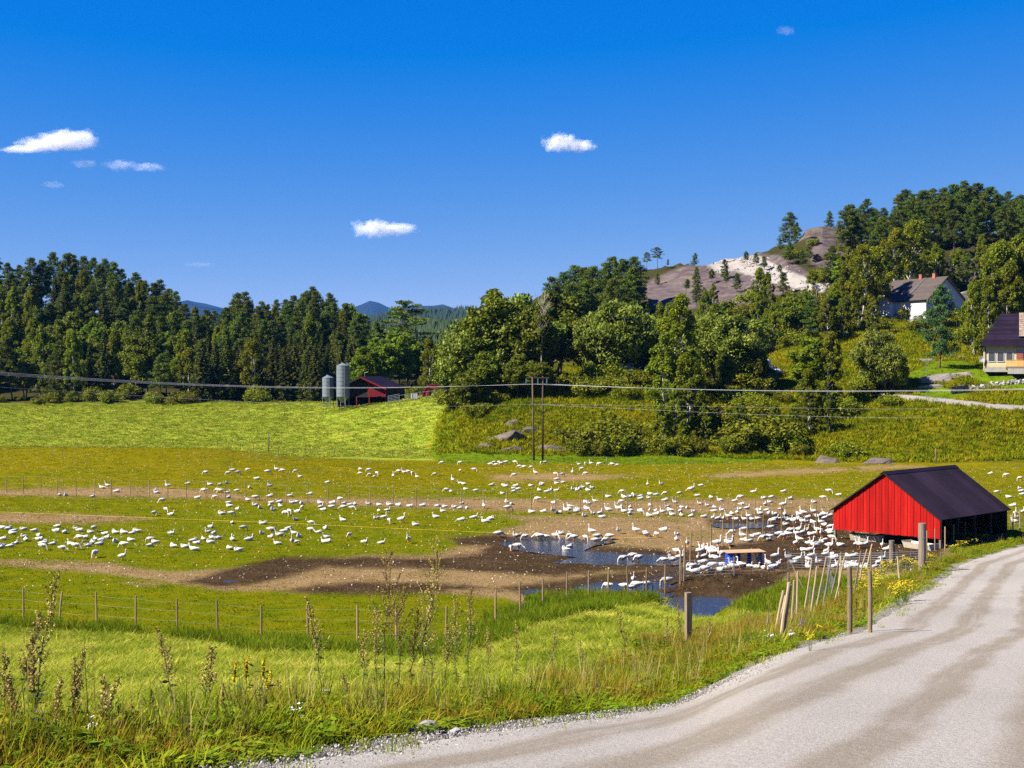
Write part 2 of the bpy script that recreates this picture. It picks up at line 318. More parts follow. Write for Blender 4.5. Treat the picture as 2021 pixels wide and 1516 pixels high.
def EDGE(y): return np.interp(y, [740, 780, 800, 815, 830, 850, 870, 890, 905, 916, 960], [940, 912, 892, 880, 868, 858, 850, 843, 850, 880, 890])
def masks(X, Yd, z):
    x, y = px_of(X, np.maximum(Yd, 4.0), z)
    def best(polys, d0, d1, ys=2.2):
        m = np.full(X.shape, -60.0); k = (Yd > d0) & (Yd < d1)
        if k.any(): m[k] = np.max([sdpoly(p, x[k], y[k], ys) for p in polys], 0)
        return np.clip(m, -60, 60)
    A = {'mud': best(MUD, 66, 125), 'dirt': best(DIRT, 66, 186)}
    A['mown'] = best(MOWN_N, -50, 78)
    A['mown'] = np.where(Yd < 45, np.maximum(A['mown'], 60 - 0 * X), A['mown'])
    # the far hay field lies behind the crest
    crest = np.interp(x, [-900, 400, 560, 750, 850], [196, 196, 192, 192, 192])
    far = np.clip((Yd - crest) * 4, -60, 60)
    left = np.clip(EDGE(y) - x, -60, 60)
    A['hay'] = np.where(Yd < 300, np.minimum(far, left), np.minimum(60.0, (306 - Yd) * 10)).clip(-60, 60)
    A['hay'] = np.minimum(A['hay'], left)
    A['mead'] = np.clip(np.minimum((Yd - np.interp(x, [850, 1000, 1300, 1560, 1800, 2000], [200, 197, 198, 195, 188, 184])) * 6, x - EDGE(y) - 14), -60, 60)
    A['lush'] = best(LUSH, 186, 262)
    A['rock'] = best(ROCK, 320, 460, 1.2); A['grav'] = np.maximum(best(GRAV[:1], 330, 470, 1.4), best(GRAV[1:], 205, 245, 2.5))
    rl = road_l(Yd); A['road'] = np.where(Yd < 128, np.clip(np.minimum(X - rl + 0.55, rl + ROADW - X) * 20, -60, 60), -60)
    return A
_rows = np.concatenate([np.arange(-40, 0, 5), np.arange(0, 60, 0.7), np.arange(60, 135, 0.45), np.arange(135, 262, 0.8), np.arange(262, 500, 2.5), 500 * 1.19 ** np.arange(0, 20)])
_cols = np.concatenate([np.arange(-3400, -420, 45), np.arange(-420, 2440, 7.5), np.arange(2440, 5400, 45)])
DD, UU = np.meshgrid(_rows, _cols, indexing='ij')
WW = np.where(DD > 30, DD, 18 + 12 * np.clip((DD + 40) / 70, 0, 1)); WW = np.where(DD > 30, DD, np.maximum(WW, DD))
XX = (UU - CX) / F * WW
ZZ = tz(XX, DD)
ZZ = np.where(DD > 650, np.interp(DD, [650, 900, 15000], [-12, -16, -20]), ZZ)
AT = masks(XX.ravel(), DD.ravel(), ZZ.ravel())
nr, ncol = DD.shape
ii = np.arange(nr * ncol).reshape(nr, ncol)
GF = np.stack([ii[:-1, :-1], ii[:-1, 1:], ii[1:, 1:], ii[1:, :-1]], -1).reshape(-1, 4)
# ground material
def ground_mat():
    m, nt, b = base('ground_cover'); p = pos(nt)
    def att(n): a = nt.nodes.new('ShaderNodeAttribute'); a.attribute_name = n; return a.outputs['Fac']
    wob = mth(nt, 'SUBTRACT', noise(nt, 0.45, 7, p, 0.72), 0.5); wob2 = mth(nt, 'SUBTRACT', noise(nt, 4.5, 4, p, 0.7), 0.5)
    nb = noise(nt, 0.06, 4, p); nm = noise(nt, 0.5, 5, p, 0.7); nf = noise(nt, 7.0, 4, p, 0.75); nvf = noise(nt, 26.0, 3, p, 0.7)
    def msk(n, soft, amp, amp2=0.0):
        v = mth(nt, 'ADD', att(n), mth(nt, 'MULTIPLY', wob, amp))
        if amp2: v = mth(nt, 'ADD', v, mth(nt, 'MULTIPLY', wob2, amp2))
        r = nt.nodes.new('ShaderNodeMapRange'); r.interpolation_type = 'SMOOTHSTEP'; r.inputs['From Min'].default_value = -soft; r.inputs['From Max'].default_value = soft
        nt.links.new(v, r.inputs['Value']); return r.outputs[0]
    mpa = nt.nodes.new('ShaderNodeMapping'); mpa.inputs['Scale'].default_value = (1.0, 0.35, 1.0); nt.links.new(p, mpa.inputs['Vector'])
    fd = mth(nt, 'ADD', mth(nt, 'MULTIPLY', noise(nt, 0.35, 5, p, 0.7), 0.45), mth(nt, 'MULTIPLY', noise(nt, 6.0, 6, mpa.outputs[0], 0.8), 0.55))
    fm = mth(nt, 'ADD', mth(nt, 'MULTIPLY', nm, 0.55), mth(nt, 'MULTIPLY', nf, 0.45))
    # cropped pasture: green with straw patches
    past = ramp(nt, fm, [(0.28, (0.0403, 0.0592, 0.0013)), (0.45, (0.0775, 0.0952, 0.0018)), (0.58, (0.1163, 0.1085, 0.0027)), (0.74, (0.1745, 0.1314, 0.0066))])
    dry = ramp(nt, fm, [(0.3, (0.0906, 0.0800, 0.0010)), (0.5, (0.1376, 0.1096, 0.0018)), (0.72, (0.1946, 0.1392, 0.0042))])
    sx = nt.nodes.new('ShaderNodeSeparateXYZ'); nt.links.new(p, sx.inputs[0])
    r = nt.nodes.new('ShaderNodeMapRange'); r.inputs['From Min'].default_value = 115; r.inputs['From Max'].default_value = 165
    nt.links.new(mth(nt, 'ADD', sx.outputs['Y'], mth(nt, 'MULTIPLY', mth(nt, 'SUBTRACT', nb, 0.5), 120)), r.inputs['Value'])
    mpd = nt.nodes.new('ShaderNodeMapping'); mpd.inputs['Scale'].default_value = (0.35, 1.0, 1.0); nt.links.new(p, mpd.inputs['Vector'])
    mott = mth(nt, 'MULTIPLY', mth(nt, 'SUBTRACT', noise(nt, 0.30, 6, mpd.outputs[0], 0.75), 0.40), 4.5, True)
    col = mix(nt, mth(nt, 'MULTIPLY', r.outputs[0], mth(nt, 'ADD', mth(nt, 'MULTIPLY', mott, 0.5), 0.5)), past, dry)
    # mown hay field: pale bright swaths
    wv = nt.nodes.new('ShaderNodeTexNoise'); mp = nt.nodes.new('ShaderNodeMapping'); mp.inputs['Scale'].default_value = (0.12, 0.7, 0.3); mp.inputs['Rotation'].default_value = (0, 0, R(-12))
    nt.links.new(p, mp.inputs['Vector']); nt.links.new(mp.outputs[0], wv.inputs['Vector']); wv.inputs['Scale'].default_value = 1.6; wv.inputs['Detail'].default_value = 6; wv.inputs['Roughness'].default_value = 0.7
    hay = ramp(nt, wv.outputs['Fac'], [(0.28, (0.0580, 0.1094, 0.0067)), (0.42, (0.1217, 0.1769, 0.0108)), (0.55, (0.1970, 0.2289, 0.0202)), (0.70, (0.3130, 0.2810, 0.0437))])
    wv2 = nt.nodes.new('ShaderNodeTexNoise'); mp2 = nt.nodes.new('ShaderNodeMapping'); mp2.inputs['Scale'].default_value = (0.5, 1.6, 0.8); nt.links.new(p, mp2.inputs['Vector']); nt.links.new(mp2.outputs[0], wv2.inputs['Vector'])
    wv2.inputs['Scale'].default_value = 1.5; wv2.inputs['Detail'].default_value = 7; wv2.inputs['Roughness'].default_value = 0.72
    mown = ramp(nt, wv2.outputs['Fac'], [(0.28, (0.0466, 0.0878, 0.0059)), (0.42, (0.1035, 0.1571, 0.0106)), (0.56, (0.1708, 0.2125, 0.0206)), (0.72, (0.2690, 0.2587, 0.0529))])
    col = mix(nt, msk('mown', 3, 9), col, mown); col = mix(nt, msk('hay', 12, 36), col, hay)
    mead = ramp(nt, fm, [(0.28, (0.0270, 0.0395, 0.0012)), (0.42, (0.0569, 0.0644, 0.0020)), (0.55, (0.0898, 0.0756, 0.0029)), (0.72, (0.1318, 0.0888, 0.0045))])
    col = mix(nt, msk('mead', 8, 30), col, mead)
    lush = ramp(nt, fm, [(0.3, (0.0459, 0.0869, 0.0024)), (0.6, (0.0969, 0.1357, 0.0042)), (0.75, (0.1633, 0.1530, 0.0091))])
    col = mix(nt, msk('lush', 4, 14), col, lush)
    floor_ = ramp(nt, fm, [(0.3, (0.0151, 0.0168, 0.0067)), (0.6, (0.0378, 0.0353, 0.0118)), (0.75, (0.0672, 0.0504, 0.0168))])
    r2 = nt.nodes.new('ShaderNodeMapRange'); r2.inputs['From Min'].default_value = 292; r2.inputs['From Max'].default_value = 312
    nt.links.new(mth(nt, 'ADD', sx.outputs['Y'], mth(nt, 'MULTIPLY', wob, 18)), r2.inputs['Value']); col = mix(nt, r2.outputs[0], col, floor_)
    rk = nt.nodes.new('ShaderNodeTexNoise'); mp3 = nt.nodes.new('ShaderNodeMapping'); mp3.inputs['Scale'].default_value = (0.10, 0.3, 0.45); mp3.inputs['Rotation'].default_value = (0, R(-24), 0)
    nt.links.new(p, mp3.inputs['Vector']); nt.links.new(mp3.outputs[0], rk.inputs['Vector']); rk.inputs['Scale'].default_value = 1.4; rk.inputs['Detail'].default_value = 8; rk.inputs['Roughness'].default_value = 0.68
    rock = ramp(nt, rk.outputs['Fac'], [(0.28, (0.0372, 0.0273, 0.0294)), (0.48, (0.0772, 0.0584, 0.0588)), (0.58, (0.0996, 0.0791, 0.0760)), (0.68, (0.1296, 0.1089, 0.0630)), (0.78, (0.0598, 0.0470, 0.0473))])
    col = mix(nt, msk('rock', 5, 22), col, rock)
    grav = ramp(nt, fm, [(0.3, (0.1680, 0.1494, 0.1310)), (0.6, (0.2625, 0.2400, 0.2184)), (0.75, (0.3360, 0.3147, 0.2948))])
    col = mix(nt, msk('grav', 4, 12), col, grav)
    dirt = ramp(nt, fd, [(0.28, (0.1011, 0.0657, 0.0308)), (0.5, (0.1902, 0.1205, 0.0587)), (0.72, (0.2751, 0.1861, 0.0956))])
    dpat = ramp(nt, mth(nt, 'ADD', mth(nt, 'MULTIPLY', nf, 0.6), mth(nt, 'MULTIPLY', nm, 0.4)), [(0.40, (1, 1, 1)), (0.60, (0.25, 0.25, 0.25))])
    dm = mth(nt, 'MULTIPLY', msk('dirt', 12, 44, 22), mth(nt, 'ADD', mth(nt, 'MULTIPLY', dpat, 0.35), 0.65))
    col = mix(nt, dm, col, dirt)
    mud = ramp(nt, fd, [(0.3, (0.0151, 0.0092, 0.0047)), (0.5, (0.0378, 0.0236, 0.0118)), (0.74, (0.0869, 0.0557, 0.0282))])
    mm = msk('mud', 14, 46, 26); col = mix(nt, mm, col, mud)
    shoulder = ramp(nt, nvf, [(0.3, (0.1008, 0.0857, 0.0627)), (0.6, (0.2218, 0.2016, 0.1690))])
    col = mix(nt, msk('road', 6, 22, 30), col, shoulder)
    # fine relief colour
    col = mix(nt, 0.35, col, ramp(nt, nvf, [(0.3, (0.35, 0.35, 0.35)), (0.7, (0.72, 0.72, 0.72))]), 'OVERLAY')
    nt.links.new(col, b.inputs['Base Color'])
    nt.links.new(mth(nt, 'SUBTRACT', 0.92, mth(nt, 'MULTIPLY', mm, 0.10)), b.inputs['Roughness']); b.inputs['Specular IOR Level'].default_value = 0.0
    h = mth(nt, 'ADD', mth(nt, 'MULTIPLY', nf, 0.7), mth(nt, 'ADD', mth(nt, 'MULTIPLY', nvf, 0.3), nm)); bump(nt, b, h, 0.9, 0.16)
    return m
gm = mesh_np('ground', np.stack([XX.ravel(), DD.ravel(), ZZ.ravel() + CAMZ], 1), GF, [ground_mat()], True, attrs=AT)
tag(obj('ground', gm), kind='structure')
# gravel road sheet
rw_rows = np.concatenate([np.arange(-30, 0, 2.0), np.arange(0, 40, 0.5), np.arange(40, 128, 1.0)]); tt = np.linspace(0, 1, 26)
RX = road_l(rw_rows)[:, None] + ROADW * tt[None] + (tt[None] < 0.01) * (0.5 * fbm(rw_rows * 0.7, rw_rows * 0 + 3.3, 4))[:, None]
RY = np.repeat(rw_rows[:, None], len(tt), 1)
RZ = tz(RX, RY) + 0.03 + 0.05 * np.sin(tt * np.pi)[None] - 0.05 * (tt[None] < 0.01) - 0.05 * (tt[None] > 0.99)
m, nt_, b_ = base('road_gravel'); p_ = pos(nt_)
def road_nodes(nt, b, p):
    a = nt.nodes.new('ShaderNodeAttribute'); a.attribute_name = 'across'; al = nt.nodes.new('ShaderNodeAttribute'); al.attribute_name = 'along'
    wob = mth(nt, 'SUBTRACT', noise(nt, 0.22, 3, p), 0.5)
    u = mth(nt, 'ADD', a.outputs['Fac'], mth(nt, 'MULTIPLY', wob, 0.10))
    track = None
    for c, wd in ((0.16, 0.05), (0.32, 0.055), (0.50, 0.045), (0.66, 0.06), (0.84, 0.05)):
        t = mth(nt, 'SUBTRACT', 1.0, mth(nt, 'DIVIDE', mth(nt, 'ABSOLUTE', mth(nt, 'SUBTRACT', u, c)), wd), True)
        track = t if track is None else mth(nt, 'MAXIMUM', track, t)
    n1 = noise(nt, 0.5, 5, p, 0.65); n2 = noise(nt, 30.0, 4, p, 0.8); n3 = noise(nt, 9.0, 4, p, 0.7); n4 = noise(nt, 75.0, 2, p, 0.6)
    cv = nt.nodes.new('ShaderNodeCombineXYZ'); nt.links.new(mth(nt, 'MULTIPLY', a.outputs['Fac'], 26.0), cv.inputs[0]); nt.links.new(mth(nt, 'MULTIPLY', al.outputs['Fac'], 0.16), cv.inputs[1])
    st = noise(nt, 1.0, 6, cv.outputs[0], 0.65, 0.3)
    tr = mth(nt, 'MULTIPLY', mth(nt, 'MULTIPLY', track, 1.9, True), mth(nt, 'MULTIPLY', mth(nt, 'SUBTRACT', mth(nt, 'ADD', st, mth(nt, 'MULTIPLY', n1, 0.5)), 0.42), 3.0, True))
    loose = ramp(nt, n2, [(0.25, (0.1236, 0.1115, 0.0965)), (0.42, (0.2233, 0.2060, 0.1822)), (0.6, (0.2897, 0.2702, 0.2422)), (0.78, (0.4181, 0.3968, 0.3642))])
    pack = ramp(nt, n3, [(0.3, (0.1372, 0.1123, 0.0822)), (0.7, (0.1797, 0.1510, 0.1148))])
    col = mix(nt, mth(nt, 'MULTIPLY', tr, 0.72), loose, pack)
    big = ramp(nt, noise(nt, 0.12, 3, p), [(0.35, (0.40, 0.39, 0.37)), (0.65, (0.56, 0.55, 0.54))]); col = mix(nt, 0.5, col, big, 'OVERLAY')
    vo = nt.nodes.new('ShaderNodeTexVoronoi'); vo.inputs['Scale'].default_value = 16; nt.links.new(p, vo.inputs['Vector'])
    sp = ramp(nt, vo.outputs['Distance'], [(0.10, (1, 1, 1)), (0.17, (0, 0, 0))])
    gate = mth(nt, 'GREATER_THAN', noise(nt, 6.0, 2, p), 0.57)
    col = mix(nt, mth(nt, 'MULTIPLY', mth(nt, 'MULTIPLY', sp, gate), 0.8), col, ramp(nt, n3, [(0.45, (0.05, 0.046, 0.045)), (0.55, (0.34, 0.32, 0.30))]))
    nt.links.new(col, b.inputs['Base Color']); b.inputs['Roughness'].default_value = 0.92; b.inputs['Specular IOR Level'].default_value = 0.0
    h = mth(nt, 'ADD', mth(nt, 'MULTIPLY', n2, 0.6), mth(nt, 'ADD', mth(nt, 'MULTIPLY', n4, 0.3), n3)); bump(nt, b, h, 0.75, 0.035)
road_nodes(nt_, b_, p_)
nr2, nc2 = RX.shape; ii = np.arange(nr2 * nc2).reshape(nr2, nc2)
me = mesh_np('gravel_road', np.stack([RX.ravel(), RY.ravel(), RZ.ravel() + CAMZ], 1), np.stack([ii[:-1, :-1], ii[:-1, 1:], ii[1:, 1:], ii[1:, :-1]], -1).reshape(-1, 4), [m], True,
             attrs={'across': np.repeat(tt[None], nr2, 0).ravel(), 'along': RY.ravel()})
tag(obj('gravel_road', me), kind='structure')
# puddles
def water_mat():
    m, nt, b = base('puddle_water'); p = pos(nt)
    b.inputs['Base Color'].default_value = (0.020, 0.016, 0.012, 1); b.inputs['Roughness'].default_value = 0.08; b.inputs['IOR'].default_value = 2.0; b.inputs['Specular IOR Level'].default_value = 0.9
    bump(nt, b, noise(nt, 2.4, 4, p), 0.8, 0.07); return m
WM = water_mat()
for pl in PUDDLES:
    P = np.array(pl, float); c = P.mean(0)
    Pw = []
    for x, y in P:
        x = c[0] + (x - c[0]) * 1.06; y = c[1] + (y - c[1]) * 1.12
        D = F * (-WZ) / (y - HY); Pw.append(((x - CX) / F * D, D, CAMZ + WZ))
    o = MB().poly(Pw[::-1]).build('puddle', WM); tag(o, kind='structure')
# ------------------------------------------------------------------ far hills
def ridge(name, tops, D, depth, mt, xr=(-1700, 3700), base_z=-25, rough=0.0):
    xs = np.arange(xr[0], xr[1] + 1, 18.0); ty = np.interp(xs, [p[0] for p in tops], [p[1] for p in tops])
    prof = np.array([(-1.0, 0.0), (-0.7, 0.28), (-0.45, 0.55), (-0.22, 0.82), (-0.08, 0.97), (0, 1.0), (0.15, 0.93), (0.5, 0.6), (1.0, 0.0)])
    V = []
    for k, (t, h) in enumerate(prof):
        Dk = D + t * depth; X = (xs - CX) / F * D * (Dk / D if t < 0 else 1.0); zt = -(ty - HY) / F * D
        hh = h * (1 + (0.12 * fbm(xs * 0.02 + k, xs * 0 + k * 1.7, 4) if 0 < h < 1 else 0)) + rough * fbm(xs * 0.07 + k * 3, xs * 0 + k, 3) * (h > 0)
        V.append(np.stack([X, np.full_like(X, Dk), CAMZ + base_z + (zt - base_z) * hh], 1))
    V = np.concatenate(V); n = len(xs); ii = np.arange(len(prof) * n).reshape(len(prof), n)
    me = mesh_np(name, V, np.stack([ii[:-1, :-1], ii[:-1, 1:], ii[1:, 1:], ii[1:, :-1]], -1).reshape(-1, 4), [mt], True)
    o = tag(obj(name, me), kind='structure'); return V.reshape(len(prof), n, 3)
hillm = mat('far_hill_forest', (0.004, 0.009, 0.009), (0.010, 0.017, 0.014), 0.02, 0.95, world=True, bs=0.8, bd=6.0)
MT = [(-1700, 640), (0, 640), (250, 632), (330, 610), (352, 598), (375, 594), (400, 598), (430, 606), (470, 618), (560, 625), (660, 618), (700, 606), (718, 599), (737, 597), (760, 606), (785, 612), (806, 606), (828, 602), (848, 605), (872, 600), (890, 606), (930, 622), (1000, 630), (3700, 640)]
ridge('mountains', MT, 9000, 2600, hillm, rough=0.01)
RB = [(-1700, 690), (500, 672), (690, 656), (745, 640), (790, 630), (850, 625), (900, 622), (960, 622), (1200, 640), (3700, 690)]
VB = ridge('hills', RB, 2600, 700, hillm, rough=0.02)
RA = [(-1700, 700), (640, 690), (800, 676), (850, 668), (900, 664), (960, 668), (1200, 690), (3700, 720)]
VA = ridge('hills', RA, 950, 260, hillm, rough=0.02)
def cone_wood(name, Vr, n, hmin, hmax, xlo, xhi, mt, label):
    rg = np.random.default_rng(5); tv = []; tf = []; k = 0
    rows = Vr.shape[0]
    for i in range(n):
        u = rg.uniform(xlo, xhi); r = rg.uniform(2.2, 5.35); r0 = int(r); fr = r - r0
        xs = np.arange(-1700, 3701, 18.0); j = int((u + 1700) // 18)
        p = Vr[r0, j] * (1 - fr) + Vr[min(r0 + 1, rows - 1), j] * fr; q = Vr[r0, j + 1]; p = p + (q - Vr[r0, j]) * rg.random()
        h = rg.uniform(hmin, hmax); w = h * rg.uniform(0.13, 0.24)
        a = np.arange(6) * np.pi / 3 + rg.random()
        for lo, hi, ww in ((0.08, 0.62, 1.0), (0.40, 1.0, 0.66)):
            ring = np.stack([np.cos(a) * w * ww * rg.uniform(0.7, 1.2, 6), np.sin(a) * w * ww, np.full(6, h * lo) + rg.uniform(-.05, .05, 6) * h], 1)
            tv.append(np.concatenate([ring, [[0, 0, h * hi]]]) + p - np.array([0, 0, 1.0]))
            tf += [(k + m_, k + (m_ + 1) % 6, k + 6) for m_ in range(6)]; k += 7
    o = obj(name, mesh_np(name, np.concatenate(tv), np.array(tf), [mt])); tag(o, label, 'forest', kind='stuff')
cone_wood('far_spruce_forest', VB, 2600, 14, 24, 600, 1020, mat('far_spruce_b', (0.010, 0.022, 0.010), (0.026, 0.042, 0.018), 0.15, 0.9, world=True), 'bluish far spruce forest on the ridge in the gap')
cone_wood('far_spruce_forest', VA, 1300, 11, 18, 660, 1000, mat('far_spruce_a', (0.016, 0.032, 0.011), (0.040, 0.058, 0.020), 0.15, 0.9, world=True), 'green spruce forest in the valley below the far ridge')

# ------------------------------------------------------------------ trees
def unit(a): return a / (np.linalg.norm(a, axis=-1, keepdims=True) + 1e-9)
def leaf_quads(Pt, Nrm, Tdir, ln, wd, rg):
    """diamond leaves: Pt centres, Nrm facing, Tdir long axis"""
    T = unit(Tdir - np.sum(Tdir * Nrm, -1, keepdims=True) * Nrm); B = np.cross(Nrm, T)
    ln = np.asarray(ln).reshape(-1, 1); wd = np.asarray(wd).reshape(-1, 1)
    V = np.stack([Pt - T * ln / 2, Pt + B * wd / 2, Pt + T * ln / 2, Pt - B * wd / 2], 1).reshape(-1, 3)
    return V, np.arange(len(V)).reshape(-1, 4)
class Tree:
    def __init__(s, seed): s.rg = np.random.default_rng(seed); s.tr = MB(); s.V = []; s.Fq = []; s.n = 0
    def leaves(s, *a):
        V, f = leaf_quads(*a, s.rg); s.V.append(V); s.Fq.append(f + s.n); s.n += len(V)
    def blob(s, c, rad, n, ln, wd, out=0.8, up=0.3, shell=0.45, tdir=None):
        rg = s.rg; d = unit(rg.normal(size=(n, 3))); r = rg.random((n, 1)) ** shell
        Pt = np.asarray(c) + d * r * np.asarray(rad)
        N = unit(out * d + up * np.array([0, 0, 1.0]) + 0.75 * rg.normal(size=(n, 3)))
        T = rg.normal(size=(n, 3)) if tdir is None else np.asarray(tdir) + 0.5 * rg.normal(size=(n, 3)) + 0.6 * d
        q = rg.uniform(0.6, 1.3, n); s.leaves(Pt, N, T, ln * q, wd * q)
    def done(s, name, bark, leaf):
        V = np.concatenate(s.V); f = np.concatenate(s.Fq)
        return s.tr.mesh(name + '_trunk', bark, True), mesh_np(name + '_crown', V, f, [leaf])
def curve(a, b, bend, rg, n=5):
    a, b = np.asarray(a, float), np.asarray(b, float); t = np.linspace(0, 1, n)[:, None]
    return a + (b - a) * t + np.sin(t * np.pi) * bend * rg.normal(size=3) * np.array([1, 1, 0.4])
def broadleaf(seed, h=14.0, cr=5.0, zlo=0.12, ncl=64, nl=150, ln=0.50, wd=0.30, bark=None, leaf=None, upt=None, trunk_r=0.24, nstem=1):
    t = Tree(seed); rg = t.rg; zc = h * (0.5 + zlo / 2) ; rz = h * (0.5 - zlo / 2)
    lob = unit(rg.normal(size=(9, 3))); la = rg.uniform(0.0, 0.30, 9)
    cs = []
    for i in range(ncl):
        d = unit(rg.normal(size=3)); d[2] = d[2] * 0.9 + 0.12; r = rg.random() ** 0.38
        bulge = 0.78 + np.max(la * np.clip(lob @ d, 0, 1) ** 3) + 0.05 * rg.normal()
        c = np.array([d[0] * cr, d[1] * cr, d[2] * rz]) * r * bulge * 0.86 + np.array([0, 0, zc])
        if c[2] < h * zlo * 0.7: c[2] = h * zlo * 0.7 + rg.random()
        cs.append(c); k = rg.uniform(0.16, 0.30) * cr
        t.blob(c, (k, k, k * 0.78), nl, ln, wd, tdir=upt)
    for s_ in range(nstem):
        top = np.array([rg.normal() * 0.1 * cr * (1 + nstem), rg.normal() * 0.1 * cr * (1 + nstem), h * 0.72]); b0 = np.array([rg.normal() * 0.25 * (nstem - 1), rg.normal() * 0.2 * (nstem - 1), -0.4])
        pt = curve(b0, top, 0.25, rg, 7); t.tr.tube(pt, np.linspace(trunk_r, trunk_r * 0.25, 7), 7)
        for c in cs[s_::max(1, nstem * 4)]:
            k = rg.integers(2, 6); t.tr.tube(curve(pt[k], c, 0.2, rg, 4), np.linspace(trunk_r * 0.42, 0.03, 4), 5)
    return t.done('broadleaf', bark, leaf)
def birch(seed, h=14.0, cr=2.6, zlo=0.14, ncl=70, nl=120, bark=None, leaf=None, conic=0.5):
    t = Tree(seed); rg = t.rg
    pt = curve((0, 0, -0.4), (rg.normal() * 0.4, rg.normal() * 0.4, h * 0.95), 0.35, rg, 9); t.tr.tube(pt, np.linspace(0.17, 0.03, 9), 7)
    for i in range(ncl):
        f = zlo + (1 - zlo) * rg.random() ** 0.85; prof = (1 - conic) * np.sin(np.pi * min(1, (f - zlo) / (1 - zlo) * 0.9 + 0.08)) ** 0.7 + conic * (1 - f) ** 0.8 * 1.15
        a = rg.random() * 6.283; r = cr * prof * rg.random() ** 0.45
        z = f * h; o = np.array([np.interp(z, pt[:, 2], pt[:, 0]), np.interp(z, pt[:, 2], pt[:, 1]), 0])
        c = o + np.array([np.cos(a) * r, np.sin(a) * r, z]); k = rg.uniform(0.30, 0.62) * (0.45 + cr * 0.22)
        t.blob(c, (k, k, k * 1.45), nl, 0.34, 0.20, out=0.6, tdir=(0, 0, -1.2))
        if i % 4 == 0: t.tr.tube(curve(o + np.array([0, 0, max(0.5, z - 1.4 - r * 0.5)]), c, 0.12, rg, 4), np.linspace(0.055, 0.012, 4), 4)
    return t.done('birch', bark, leaf)
def pine(seed, h=16.0, cr=3.3, zlo=0.34, nb=54, bark=None, leaf=None, flat=0.72, full=1.12):
    t = Tree(seed); rg = t.rg
    pt = curve((0, 0, -0.4), (rg.normal() * 0.5, rg.normal() * 0.5, h * 0.97), 0.3, rg, 9); t.tr.tube(pt, np.linspace(0.22, 0.04, 9), 7)
    for i in range(nb):
        f = zlo + (1 - zlo) * (i + rg.random()) / nb; g = (f - zlo) / (1 - zlo)
        prof = (np.sin(np.pi * np.clip(g * 0.74 + 0.26, 0, 1)) ** 0.75) * (1 - 0.15 * g) * rg.uniform(0.55, 1.1)
        L = cr * prof * 1.05 + 0.25; a = i * 2.399 + rg.normal() * 0.5; z = f * h
        o = np.array([np.interp(z, pt[:, 2], pt[:, 0]), np.interp(z, pt[:, 2], pt[:, 1]), z])
        rise = L * rg.uniform(-0.10, 0.28) * (0.4 + g)
        e = o + np.array([np.cos(a) * L, np.sin(a) * L, rise]); br = curve(o, e, 0.08 * L, rg, 4); t.tr.tube(br, np.linspace(0.055, 0.015, 4), 4)
        for q in ((0.45, 0.75, 1.0) if L > 1.6 else (0.6, 1.0)):
            c = o + (e - o) * q + rg.normal(size=3) * np.array([0.25, 0.25, 0.10]) * (0.3 + 0.2 * L)
            k = rg.uniform(0.40, 0.68) * (0.5 + 0.22 * cr) * full
            t.blob(c, (k, k, k * flat), 75, 0.42, 0.15, out=0.5, up=0.55, tdir=(0, 0, 0.5))
    c = pt[-1]; t.blob(c, (0.45, 0.45, 0.55), 70, 0.40, 0.15, tdir=(0, 0, 0.8))
    return t.done('pine', bark, leaf)
def spruce(seed, h=16.0, cr=2.6, zlo=0.05, bark=None, leaf=None, dens=1.0):
    t = Tree(seed); rg = t.rg
    t.tr.tube([(0, 0, -0.4), (0, 0, h * 0.5), (0, 0, h * 0.99)], [0.20, 0.12, 0.02], 7)
    nlev = int(26 * dens); z = zlo * h
    for i in range(nlev):
        f = i / (nlev - 1); z = h * (zlo + (0.97 - zlo) * f ** 0.9); Lm = cr * (1 - f) ** 0.85 + 0.18
        nbr = 7 if f < 0.8 else 5; a0 = rg.random() * 6.28
        for b in range(nbr):
            a = a0 + b * 6.283 / nbr + rg.normal() * 0.15; L = Lm * rg.uniform(0.72, 1.15); n = int(16 + 22 * L)
            d = np.array([np.cos(a), np.sin(a), 0]); q = rg.random(n) ** 0.7
            Pt = np.array([0, 0, z]) + d * (q * L)[:, None] + np.stack([0 * q, 0 * q, -0.34 * L * q ** 1.4 + 0.12 * L * q ** 4], 1) + rg.normal(size=(n, 3)) * np.array([0.16, 0.16, 0.10]) * (0.4 + 0.35 * L)
            N = unit(np.array([0, 0, 0.9]) + 0.5 * d + 0.6 * rg.normal(size=(n, 3))); T = d + np.array([0, 0, -0.7]) + 0.45 * rg.normal(size=(n, 3))
            k = rg.uniform(0.7, 1.3, n); t.leaves(Pt, N, T, 0.52 * k, 0.19 * k)
    return t.done('spruce', bark, leaf)
def shrub(seed, r=1.6, h=2.6, ncl=22, nl=130, bark=None, leaf=None):
    t = Tree(seed); rg = t.rg
    for i in range(ncl):
        a = rg.random() * 6.283; q = rg.random() ** 0.5; z = rg.random()
        c = np.array([np.cos(a) * r * q, np.sin(a) * r * q, 0.15 * h + 0.75 * h * z * (1.05 - 0.45 * q)]); k = rg.uniform(0.28, 0.48) * r
        t.blob(c, (k, k, k * 0.9), nl, 0.30, 0.17)
        if i % 2 == 0: t.tr.tube(curve((c[0] * 0.2, c[1] * 0.2, -0.2), c, 0.08, rg, 4), np.linspace(0.05, 0.012, 4), 4)
    return t.done('shrub', bark, leaf)
BK_pine = mat('pine_bark', (0.16, 0.075, 0.040), (0.075, 0.050, 0.038), 2.0, 0.9, bs=0.4)
BK_dark = mat('grey_bark', (0.085, 0.072, 0.058), (0.035, 0.030, 0.025), 3.0, 0.9, bs=0.4)
BK_birch = mat('birch_bark', (0.62, 0.59, 0.54), (0.14, 0.13, 0.12), 2.2, 0.7, stretch=(1, 1, 3.5))
